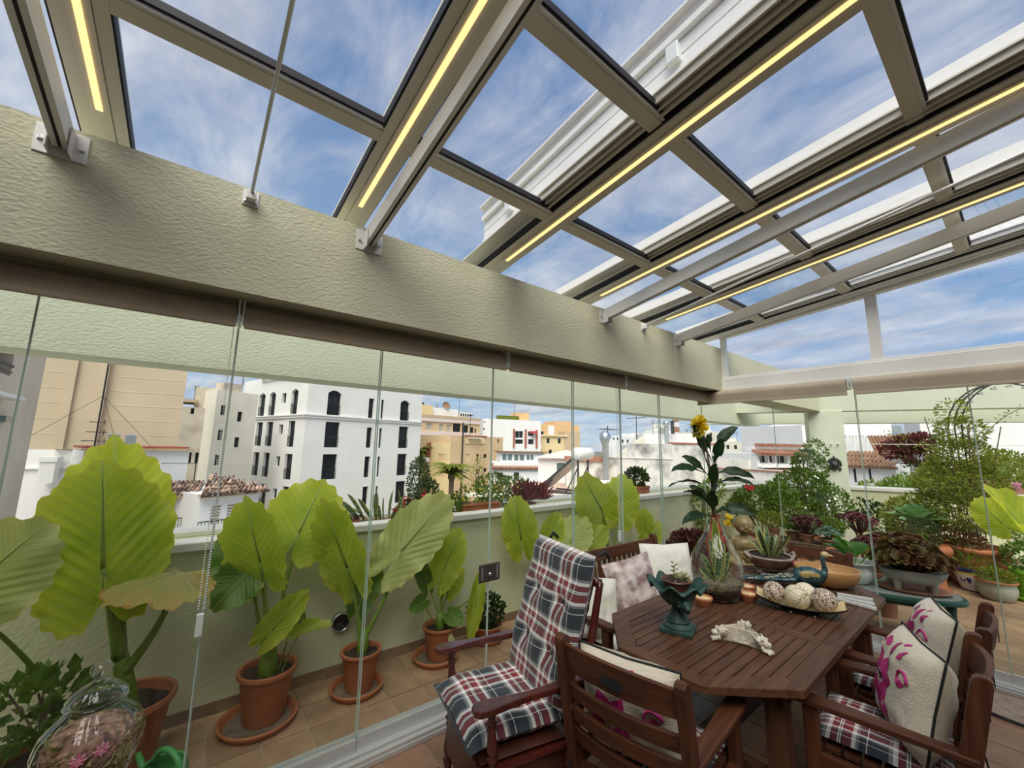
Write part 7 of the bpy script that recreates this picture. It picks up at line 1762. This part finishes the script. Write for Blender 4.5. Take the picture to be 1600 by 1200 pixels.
# bamboo bowl, patterned bowl behind
t = thing('wooden_bowl', 'oval honey coloured wooden bowl behind the peacock', 'bowl', (1.325,3.935,T0), .55); t.scale = (1.12,.86,1)
obj('bowl', G().lathe([(0,0),(.10,.0),(.14,.018),(.172,.06),(.184,.10),(.188,.128),(.184,.133),(.178,.130)], 44), M['bamboo'], t, smooth=True)
obj('inside', G().lathe([(.178,.130),(.168,.09),(.14,.05),(.09,.026),(0,.022)], 44), M['bamboo_in'], t, smooth=True)
t = thing('patterned_bowl', 'small dark patterned bowl with red inside, behind the wooden bowl', 'bowl', (1.135,4.13,T0), .3)
obj('bowl', G().lathe([(0,0),(.05,0),(.075,.03),(.100,.075),(.103,.08)], 32), vorm('mosaicdark', (.05,.035,.03), (.4,.36,.30), 60, .05, .3), t, smooth=True); obj('inside', G().lathe([(.103,.08),(.09,.06),(.05,.02),(0,.016)], 32), M['redvelvet'], t, smooth=True); obj('rim', G().lathe([(.101,.079),(.105,.081),(.101,.084)], 32), M['glaze_rim'], t, smooth=True)

# platter with four ornamental balls
PL = (1.375,3.165,T0); PA = .33
t = thing('platter', 'curved rectangular platter, black outside and gold inside, holding four balls', 'tray', PL, PA)
g = G(); nx = 16; a_, b_ = .235, .088
def pz(x): return .010+.045*(abs(x)/a_)**2.6
for top in (0, 1):
    for i in range(nx+1):
        x = -a_+2*a_*i/nx
        for j in range(5): y = -b_+2*b_*j/4; g.v.append((x, y, pz(x)+.026*(abs(y)/b_)**2.5 + .006*top))
st_ = (nx+1)*5
for i in range(nx):
    for j in range(4): q = i*5+j; g.f.append((q, q+1, q+6, q+5)); g.m.append(0); g.f.append((st_+q, st_+q+5, st_+q+6, st_+q+1)); g.m.append(1)
E_ = [i*5 for i in range(nx+1)] + [nx*5+j for j in range(1,5)] + [i*5+4 for i in range(nx-1,-1,-1)] + [j for j in range(3,0,-1)]
for k in range(len(E_)): p, q = E_[k], E_[(k+1) % len(E_)]; g.f.append((p, q, st_+q, st_+p)); g.m.append(0)
obj('dish', g, [M['blackplate'], M['goldleaf']], t, smooth=False); obj('foot', G().box(-.10,.10,-.05,.05,0,.012), M['blackplate'], t, bevel=.004)
for k in (-.05, .07): obj('stud', G().ball((k,-b_-.001,.012), .005, 8), M['chrome'], t)
ca, sa = cos(PA), sin(PA)
for (x, y, r, m_, l) in ((-.135,.0,.064,'ball_mosaic','brown mosaic ball at the left end of the platter'), (-.012,-.020,.072,'ball_crack','large pale crackled ball in front on the platter'), (.035,.072,.064,'ball_dot','cream dotted ball at the back of the platter'), (.128,-.008,.069,'ball_mosaic','brown mosaic ball at the right end of the platter')):
    z = T0+pz(x)+.0075+.026*(abs(y)/b_)**2.5
    t = thing('ornament_ball', l, 'ball', (PL[0]+x*ca-y*sa, PL[1]+x*sa+y*ca, z+r*.985), x*9, group='ornamental balls on the platter')
    g = G().ball((0,0,0), r, 28); obj('ball_body', g, M[m_], t, smooth=True)
# three folded knives
for k, (x0, y0, x1, y1) in enumerate(((1.475,3.735,1.575,3.765), (1.495,3.66,1.60,3.675), (1.505,3.60,1.625,3.59))):
    t = thing('steak_knife', ['pale handled knife lying furthest of three beside the platter', 'pale handled knife lying between two others beside the platter', 'pale handled knife lying nearest of three beside the platter'][k], 'knife', ((x0+x1)/2, (y0+y1)/2, T0), math.atan2(y1-y0, x1-x0), group='knives beside the platter')
    L_ = .5*math.hypot(x1-x0, y1-y0)+.045
    obj('handle', G().prism([(-L_,-.015),(-L_*.2,-.014),(L_*.8,-.014),(L_,-.004),(L_,.008),(L_*.7,.016),(-L_*.5,.015),(-L_,.014)], .001, .022), M['ceramic'], t, bevel=.004)
    bl = obj('blade', G().prism([(-L_-.008,-.006),(L_*.9,-.006),(L_*.9,-.001),(-L_-.008,.0)], -.0002+.0225, .0245), M['chrome'], t)
    for q in (-.5, 0, .45): obj('rivet', G().lathe([(.0028,.0222),(.0028,.0235),(0,.0235)], 8, 0, (q*L_,.005,0)), M['blackcord'], t)

# ================================================================== STOOL WITH STATUE AND TALL FLOWER
t = thing('side_stool', 'round dark wooden side table in the glass corner behind the bench', 'table', (.40,4.44,0)); obj('stool_top', G().lathe([(0,.585),(.27,.585),(.28,.595),(.28,.612),(.27,.62),(0,.62)], 36), M['cwood_x'], t, smooth=False)
for k in range(3): a = 2*PI*k/3+.4; obj('leg', G().tube([(.24*cos(a),.24*sin(a),0),(.17*cos(a),.17*sin(a),.585)], [.02,.026], 10), M['cwood_z'], t, smooth=True)
# seated bronze child figure
t = thing('seated_statue', 'bronze coloured statue of a chubby child sitting cross-legged, eyes closed', 'statue', (.535,4.42,.62), .65); t.scale = (1.12,)*3
g = G(); g.ball((0,.0,.085), .088, 16, 0, (1.15,.95,.95)); g.ball((0,-.005,.175), .078, 16, 0, (1.1,.85,1.1)); g.ball((0,.0,.225), .06, 14, 0, (1.35,.8,.7)); g.tube([(0,0,.24),(0,-.005,.30)], .034, 12)
g.ball((0,-.012,.355), .078, 20, 0, (1.0,1.05,1.05)); g.ball((0,-.045,.330), .052, 14, 0, (1.1,.9,.85)); g.ball((0,-.090,.338), .012, 8); g.ball((.03,-.070,.322), .024, 10); g.ball((-.03,-.070,.322), .024, 10); g.ball((0,-.082,.305), .014, 8, 0, (1.5,.8,.6))
for s in (-1, 1):
    g.ball((s*.079,-.005,.345), .018, 8, 0, (.5,.9,1.4)); g.tube([(s*.083,-.0,.235),(s*.125,-.015,.165),(s*.118,-.075,.105),(s*.075,-.125,.075)], [.036,.032,.027,.020], 12)
    g.ball((s*.066,-.138,.070), .024, 10, 0, (1,1.1,.7))
    for q in range(4): g.tube([(s*(.052+.012*q),-.148,.072),(s*(.050+.013*q),-.168,.060),(s*(.050+.013*q),-.172,.045)], [.0075,.007,.005], 6)
    g.tube([(s*.088,-.135,.075),(s*.098,-.150,.062)], [.008,.006], 6)
    g.tube([(s*.06,-.02,.055),(s*.16,-.095,.055),(s*.10,-.155,.035),(0,-.15,.03)], [.060,.048,.036,.030], 12)
    g.tube([(s*.022,-.082,.342),(s*.040,-.080,.345),(s*.052,-.070,.342)], .0045, 6)
vox(obj('figure', g, M['bronze'], t), .0045, 3)
# striped vase with tall dark-leaved stem and yellow blooms
t = thing('tall_flower_vase', 'tall dark leaved stem with yellow bloom in a red striped swirled vase', 'plant in vase', (.30,4.33,.62))
g = G().lathe([(0,0),(.055,0),(.075,.03),(.105,.12),(.10,.20),(.075,.28),(.050,.35),(.038,.41),(.040,.45),(.046,.465)], 36)
v_ = []
for (x, y, z) in g.v: a = z*4.0; v_.append((x*cos(a)-y*sin(a), x*sin(a)+y*cos(a), z))
g.v = v_; obj('vase_body', g, M['stripe_vase'], t, smooth=True)
rt_ = Vector((.616,.788,0)); fw_ = Vector((-.788,.616,0)); S0 = Vector((0,0,.44))
obj('main_stem', G().tube(bez([S0, S0+Vector((0,0,.3)), S0+rt_*(-.03)+Vector((0,0,.62)), S0+rt_*(-.08)+Vector((0,0,.92))], 12), [.018-.001*k for k in range(13)], 8), M['bark'], t, smooth=True)
LV = [((-.24,.49),(-.47,.46),-.10,.075),((-.20,.36),(-.52,.31),-.14,.08),((-.12,.46),(-.29,.61),.06,.07),((-.14,.18),(-.36,.26),-.12,.075),((-.15,.02),(-.41,-.05),-.16,.085),((-.04,.74),(-.22,.94),-.04,.085),((.05,.71),(.29,.93),-.03,.095),
      ((-.02,.70),(.04,.86),.08,.085),((.06,.48),(.41,.40),-.06,.085),((.08,.38),(.37,.33),-.12,.085),((.05,.10),(.35,.04),-.14,.10),((-.08,.50),(-.14,.78),-.10,.08),((.06,.56),(.09,.80),-.09,.09),((0,.0),(.12,.09),-.10,.06),((-.03,.3),(-.02,.55),-.14,.085),((.02,.2),(.10,.42),.10,.08),
      ((-.06,.12),(-.20,.30),.12,.08),((.03,.58),(.18,.62),.14,.075),((-.05,.05),(-.06,.28),-.13,.09),((-.02,.62),(-.10,.85),.10,.08)]
for q, (a, b, dp, w) in enumerate(LV):
    A = S0 + rt_*(a[0]*.35) + Vector((0,0,max(.02, a[1]-.04))); Bm = S0 + rt_*((a[0]+b[0])/2*.95) + fw_*(dp*.6) + Vector((0,0,(a[1]+b[1])/2+.07)); Bt = S0 + rt_*b[0] + fw_*dp + Vector((0,0,b[1]))
    P = bez([A, Bm, Bt], 12); g = G()
    for i, p in enumerate(P):
        d = (P[min(i+1,12)]-P[max(i-1,0)]).normalized(); s = d.cross(Vector((-.4,-.6,.7))).normalized() if q % 2 else d.cross(Vector((.3,-.8,.5))).normalized(); n = s.cross(d); tt = i/12
        ww = w*.62*(sin(PI*tt**.9)**.8 if tt > .25 else .12+1.1*max(0, tt-.12)*2)*(1 if i < 12 else 0)
        ww = min(ww, w*.62)
        for f in (-1,-.5,0,.5,1): g.v.append(tuple(p+s*ww*f+n*abs(f)*ww*.30+n*.006*sin(i*1.7+f*3)))
    for i in range(12):
        for k in range(4): g.f.append((i*5+k,i*5+k+1,i*5+k+6,i*5+k+5)); g.m.append(0)
    obj('leaf', g, M['tall'], t, smooth=True)
def bloom(c, r, n, name, seed):
    R = random.Random(seed); g = G(); c = Vector(c)
    for q in range(n):
        o = Vector((R.uniform(-1,1),R.uniform(-1,1),R.uniform(-.6,1))).normalized(); b_ = c+Vector((R.uniform(-1,1)*r*.35,R.uniform(-1,1)*r*.35,R.uniform(-1,1)*r*.9)); a = o.orthogonal().normalized(); e = o.cross(a); l = r*.75
        vv = [b_]
        for k in range(7): w = PI*(k/6-.5)*.9; vv.append(b_+o*l*cos(w)*.9+a*l*sin(w)*.8+e*l*.18*sin(k*2.1))
        g.add(vv, [(0,k,k+1) for k in range(1,7)])
    return obj(name, g, M['petal_y'], t, label='yellow blossom')
bloom(S0+rt_*(-.115)+Vector((0,0,.93)), .095, 42, 'flower', 1); bloom(S0+rt_*.07+fw_*(-.12)+Vector((0,0,-.01)), .05, 14, 'flower', 2)

# ================================================================== SWIRLED GLASS JAR AT THE LOWER LEFT
t = thing('side_table', 'small wooden side table under the glass jar', 'table', (.785,-.125,0)); obj('table_top', G().lathe([(0,.775),(.125,.775),(.13,.785),(.13,.80),(.125,.806),(0,.806)], 32), M['cwood_x'], t)
for k in range(3): a = 2*PI*k/3; obj('leg', G().tube([(.13*cos(a),.13*sin(a),0),(.09*cos(a),.09*sin(a),.775)], .018, 8), M['cwood_z'], t, smooth=True)
JS = .82
t = thing('glass_jar', 'large lidded swirled glass jar filled with dried petals and pink flowers at lower left', 'jar', (.785,-.125,.8065)); t.scale = (JS,)*3
def swirl(prof, n, amp, k, tw):
    g = G()
    for r, z in prof:
        for j in range(n): q = 2*PI*j/n; rr_ = r*(1+amp*cos(k*q+tw*z)*(1 if r > .03 else 0)); g.v.append((rr_*cos(q), rr_*sin(q), z))
    for i in range(len(prof)-1):
        for j in range(n): g.f.append((i*n+j, i*n+(j+1) % n, (i+1)*n+(j+1) % n, (i+1)*n+j)); g.m.append(0)
    return g
JP = [(0,.002),(.06,.002),(.072,.012),(.085,.05),(.110,.11),(.127,.165),(.130,.20),(.120,.235),(.092,.268),(.066,.290),(.061,.302)]
obj('jar_body', swirl(JP, 120, .020, 22, 26), M['clear'], t, smooth=True); obj('jar_rim', G().lathe([(.060,.300),(.074,.303),(.079,.309),(.074,.315),(.060,.313)], 40), M['clear'], t, smooth=True)
ld = obj('lid', swirl([(.070,.316),(.075,.319),(.074,.326),(.060,.342),(.040,.358),(.020,.367),(.012,.374)], 96, .02, 18, 30), M['clear'], t, smooth=True); obj('knob', G().lathe([(.012,.373),(.017,.381),(.028,.397),(.028,.411),(.017,.423),(0,.427)], 28), M['clear'], ld, smooth=True)
obj('dried_petals', G().lathe([(0,.01),(.056,.012),(.074,.05),(.098,.11),(.114,.165),(.114,.20),(.092,.232),(.05,.245),(0,.24)], 32), M['potpourri'], t, kind='stuff', smooth=True)
R_ = random.Random(3)
for k in range(9):
    a = [-.10,.30,-.5,-2.6,.75,.9,1.7,2.5,3.1][k]; z = [.205,.215,.185,.17,.175,.17,.14,.17,.12][k]; c = Vector((.118*cos(a), .122*sin(a), z)); o = Vector((cos(a), sin(a), .1)).normalized(); u_ = o.orthogonal().normalized(); w_ = o.cross(u_); g = G()
    for q in range(8):
        an = 2*PI*q/8; d = u_*cos(an)+w_*sin(an); s = o.cross(d); g.add([c, c+d*.012+s*.006+o*.004, c+d*.022+o*.001, c+d*.012-s*.006+o*.004], [(0,1,2,3)])
    obj('pink_flower' if k in (0,1,6) else 'dried_flower', g, M['pinkflower'] if k in (0,1,6) else M['alo_old'], t)
g = G()
for k in range(170):
    a = R_.uniform(0, 2*PI); z = R_.uniform(.05,.235); r = (.112 if z < .2 else .100) if z > .1 else .09; c = Vector((r*cos(a)*.98, r*sin(a)*.98, z)); d = Vector((R_.uniform(-1,1),R_.uniform(-1,1),R_.uniform(-1,1))).normalized()*.018; e = d.orthogonal()*.6
    g.add([c-d, c+e, c+d, c-e], [(0,1,2,3)])
obj('petals', g, M['alo_old'], t, kind='stuff')
